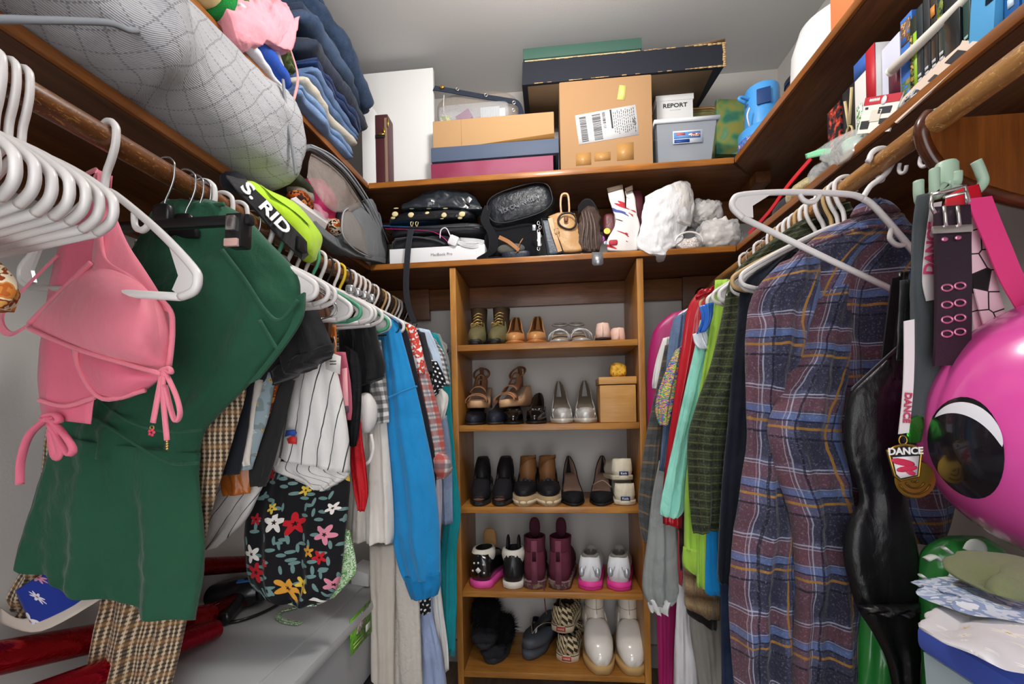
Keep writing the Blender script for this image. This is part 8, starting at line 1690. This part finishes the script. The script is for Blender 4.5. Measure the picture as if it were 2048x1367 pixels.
setp(obj('white_embroidered_cloth', gsurf(MB(), gy([[(1925, 1250, 0.468), (1980, 1232, 0.468), (2070, 1228, 0.477)], [(1885, 1268, 0.441), (1965, 1258, 0.436), (2075, 1262, 0.441)], [(1868, 1280, 0.427), (1950, 1300, 0.405), (2075, 1320, 0.405)], [(1880, 1292, 0.423), (1960, 1325, 0.396), (2075, 1352, 0.387)]]), (0, .05, -.004), 6, 6, amp=.016, fs=20), WE), 'white embroidered cloth draped over the front of the blue bin lid', 'cloth')
# ================================================================ FLOOR, LEFT
FRO = glassy('#c4c8cc', .35, .72, spec=.4); FROL = plain('#b9bbbc', .35, spec=.4, var=.05)
BX0, BX1, BY0, BY1, BZ = -.955, -.548, .60, 1.575, .50
def lbin(nm, lb, z0, z1, lidm, latch):
    root = thing(nm, lb, 'bin', ((BX0+BX1)/2, (BY0+BY1)/2, z0), 'storage bins stacked on the left floor')
    a = .035; p8 = [(BX0+a, BY0+a, z0+.001), (BX1-a*.8, BY0+a, z0+.001), (BX1-a*.8, BY1-a, z0+.001), (BX0+a, BY1-a, z0+.001), (BX0+.012, BY0+.012, z1-.028), (BX1-.012, BY0+.012, z1-.028), (BX1-.012, BY1-.012, z1-.028), (BX0+.012, BY1-.012, z1-.028)]
    obj('tub', MB().add(p8, [CF[0], CF[2], CF[3], CF[4], CF[5]]), FRO, root, solid=.003, smooth=False)
    box('lid', ((BX0+BX1)/2, (BY0+BY1)/2, z1-.017), (BX1-BX0, BY1-BY0, .032), lidm, root, .012)
    box('lid_recess', ((BX0+BX1)/2-.01, (BY0+BY1)/2, z1+.0005), (BX1-BX0-.12, BY1-BY0-.12, .007), lidm, root, .003)
    for k in range(4): box('packed_cloth', ((BX0+BX1)/2, BY0+.11+.18*k, z0+.02+(z1-z0-.06)/2), (.30, .15, (z1-z0-.07)), cloth(['#b5a79a', '#9a6a55', '#8f9aa5', '#c9c2b5'][k]), root, .02)
    if latch: box('latch', (BX1+.004, 1.10, z1-.055), (.012, .5, .028), plain('#1b1b1d', .4), root, .004)
    return root
b1 = lbin('storage_tote', 'long translucent storage tote with a pale lid, top of the left floor stack', .262, BZ, FROL, False)
b2 = lbin('storage_tote', 'long storage tote with a black latch, bottom of the left floor stack', .003, .259, plain('#2a2a2c', .4), True)
zl = BZ+.0045
# product label on the tote side
def side(u, v): return atX(u, v, BX1-.006)
Q = [side(700, 1312), side(742, 1262), side(739, 1198), side(698, 1240)]
lab = obj('product_label', MB().add([q+Vector((.002, 0, 0)) for q in Q], [(0, 1, 2, 3)]), multi(('#5f9a2c', '#6fae36', '#4f8a26'), 30, .5), b1, solid=.001)
c_ = lambda a, b: Q[0].lerp(Q[1], a).lerp(Q[3].lerp(Q[2], a), b)+Vector((.004, 0, 0))
obj('label_picture', MB().add([c_(.2, .45), c_(.55, .4), c_(.9, .9), c_(.5, .9)], [(0, 1, 2, 3)]), multi(('#b5a79a', '#8a7d74', '#d0c6ba'), 50, .6), lab, solid=.0006)
obj('label_code', MB().add([c_(.68, .2), c_(.92, .2), c_(.92, .4), c_(.68, .4)], [(0, 1, 2, 3)]), plain('#e3e6dc', .6), lab, solid=.0006)
for k in range(2): obj('label_stroke', MB().add([c_(.1, .12+.1*k), c_(.55, .12+.1*k), c_(.55, .16+.1*k), c_(.1, .16+.1*k)], [(0, 1, 2, 3)]), plain('#b5d07a', .6), lab, solid=.0006)
Q = [side(790, 1210), side(800, 1205), side(805, 1175), side(799, 1182)]; obj('green_sticker', MB().add([q+Vector((.003, 0, 0)) for q in Q], [(0, 1, 2, 3)]), plain('#6cae2e', .5), b1, solid=.001)
# wrapping paper rolls
RED = foil('#a8141e'); RED2 = foil('#b5162f')
def roll(nm, lb, a, b, rad, m, cap):
    a = Vector(a); b = Vector(b); root = thing(nm, lb, 'wrapping paper', a.lerp(b, .5)-Vector((0, 0, rad)), 'rolls of red wrapping foil')
    obj('rolled_sheet', mtube(MB(), [a.lerp(b, t/8) for t in range(9)], rad, 24, caps=False), m, root); d = (b-a).normalized()
    obj('core_tube', mtube(MB(), [a+d*.002, b-d*.002], rad*.93, 20), cap, root)
    tube('loose_edge', [a.lerp(b, t/6)+Vector((.3*rad, -.5*rad, .85*rad)) for t in range(7)], .002, m, root, n=6)
    return root
roll('foil_roll', 'thick roll of red metallic gift wrap leaning along the left wall', (-.935, .64, .665), (-.91, 1.10, .535), .028, RED, plain('#8a1820', .5))
roll('foil_roll', 'crimson gift wrap roll in front of the thick red roll', (-.875, .62, .600), (-.845, 1.04, zl+.024), .023, RED2, plain('#8a1820', .5))
roll('foil_roll', 'dark red gift wrap roll toward the back under the pinstriped shirt', (-.955, 1.08, .665), (-.90, 1.45, .56), .024, foil('#7d1018'), plain('#5a1015', .5))
roll('foil_roll', 'brown-red gift wrap roll lowest at the back of the tote lid', (-.915, 1.10, zl+.03), (-.85, 1.48, zl+.026), .025, foil('#64161a'), plain('#5a1015', .5))
BP = floral('#24378f', ('#d9d4e0', '#c98aa0', '#24378f', '#e4e0ea'), None, 34, .3, 8, centre='#8a2f4a')
r = thing('paper_gift_bag', 'navy and cream patterned paper gift bag behind the green blouse', 'gift bag', (-.90, .76, zl))
obj('printed_panel', gsurf(MB(), gy([[(30, 1180, .715), (110, 1138, .735), (205, 1132, .76)], [(45, 1215, .712), (120, 1190, .73), (205, 1160, .758)], [(62, 1250, .708), (130, 1218, .725), (195, 1180, .755)]]), (0, .03, -.004), 5, 6, amp=.004), BP, r)
obj('cream_panel', gsurf(MB(), gy([[(0, 1215, .705), (60, 1235, .712), (200, 1165, .755)], [(0, 1245, .70), (80, 1262, .708), (205, 1195, .75)]]), (0, .01, -.004), 5, 6, amp=.004), plain('#c5b9ae', .7), r)
# hair dryer with cable
DKP = plain('#17171a', .3, coat=.3); hc = atZ(470, 1190, zl+.035)
r = thing('hair_dryer', 'black hair dryer with coiled cable and a blue badge on the tote lid', 'hair dryer', (hc.x, hc.y, zl))
with xf(TR((hc.x, hc.y, zl), R(20))):
    lathe('barrel', [(.022, -.085), (.026, -.08), (.03, -.05), (.038, .0), (.040, .04), (.034, .062), (.02, .068), (.0, .07)], (0, 0, .042), DKP, r, 24, Matrix.Rotation(R(90), 3, 'Y'))
    obj('handle', mtube(MB(), sm([(.02, -.02, .04), (.02, -.06, .03), (.015, -.10, .022), (.01, -.125, .02)], 4), [.019, .018, .0175, .017, .017, .0165, .016, .016, .016, .0165, .017, .0165, .015], 14), DKP, r)
    box('badge', (.03, -.012, .078), (.04, .018, .003), plain('#3a6fb5', .3), r, .001, Matrix.Rotation(R(10), 3, 'X')); box('nozzle', (-.10, 0, .036), (.03, .075, .03), DKP, r, .006)
    blob('intake_grille', (.072, 0, .042), (.02, .06, .06), plain('#2a2a2e', .5), r, e=.9, nu=14, nv=10)
cab = [atZ(u, v, zl+.005) for u, v in ((425, 1170), (408, 1200), (412, 1225), (440, 1242), (480, 1240), (530, 1222), (570, 1200))]; tube('power_cable', cab, .0045, DKP, r, smooth_n=6)
setp(blob('black_adapter', atZ(520, 1175, zl+.022), (.08, .06, .042), DKP, e=.35, nu=20, nv=10), 'black plastic power adapter beside the hair dryer', 'adapter')
setp(obj('brown_paper_sheet', gsurf(MB(), [[atZ(430, 1130, zl+.02), atZ(500, 1105, zl+.02)], [atZ(440, 1155, zl+.012), atZ(520, 1140, zl+.012)]], (0, .002, -.003), 4, 4, amp=.003), plain('#8a7250', .8)), 'sheet of brown kraft paper behind the hair dryer', 'paper')
a_ = at(712, 1118, 1.44); setp(hexa('white_paper_box', [(-.665, 1.40, zl), (-.60, 1.38, zl), (-.58, 1.47, zl), (-.66, 1.48, zl), (-.665, 1.40, zl+.05), (-.60, 1.38, zl+.04), (-.58, 1.47, zl+.04), (-.66, 1.48, zl+.055)], plain('#e0dfde', .5)), 'small white paper box at the back of the tote lid', 'box')
# green patterned tie trailing on the lid
GPR = multi(('#7fae6a', '#cfe0c2', '#5f8a55', '#e6efe0'), 110, .85, bump=.2)
cc = [atZ(u, v, zl+.004) for u, v in ((612, 1208), (585, 1216), (562, 1222), (556, 1234), (575, 1243), (600, 1246))]
setp(ribbon('apron_tie', cc, (.004, .014, 0), GPR, None, .003), 'green and white printed apron tie trailing on the tote lid', 'tie')
setp(obj('apron_corner', gsurf(MB(), gy([[(560, 1190, 1.035), (600, 1190, 1.035), (640, 1200, 1.035)], [(560, 1205, 1.03), (600, 1212, 1.02), (632, 1212, 1.03)]]), (0, .004, 0), 4, 4, amp=.003), GPR), 'green printed cloth corner under the floral dress', 'cloth')
setp(obj('black_cloth_strip', gsurf(MB(), [[(-.95, .62, .46), (-.84, .70, zl+.004), (-.74, .82, zl+.003)], [(-.93, .58, .42), (-.80, .66, zl-.03), (-.70, .79, zl+.002)]], (0, .004, .003), 5, 5, amp=.004), cloth('#1f2024')), 'black cloth strip lying at the near corner of the tote lid', 'cloth')
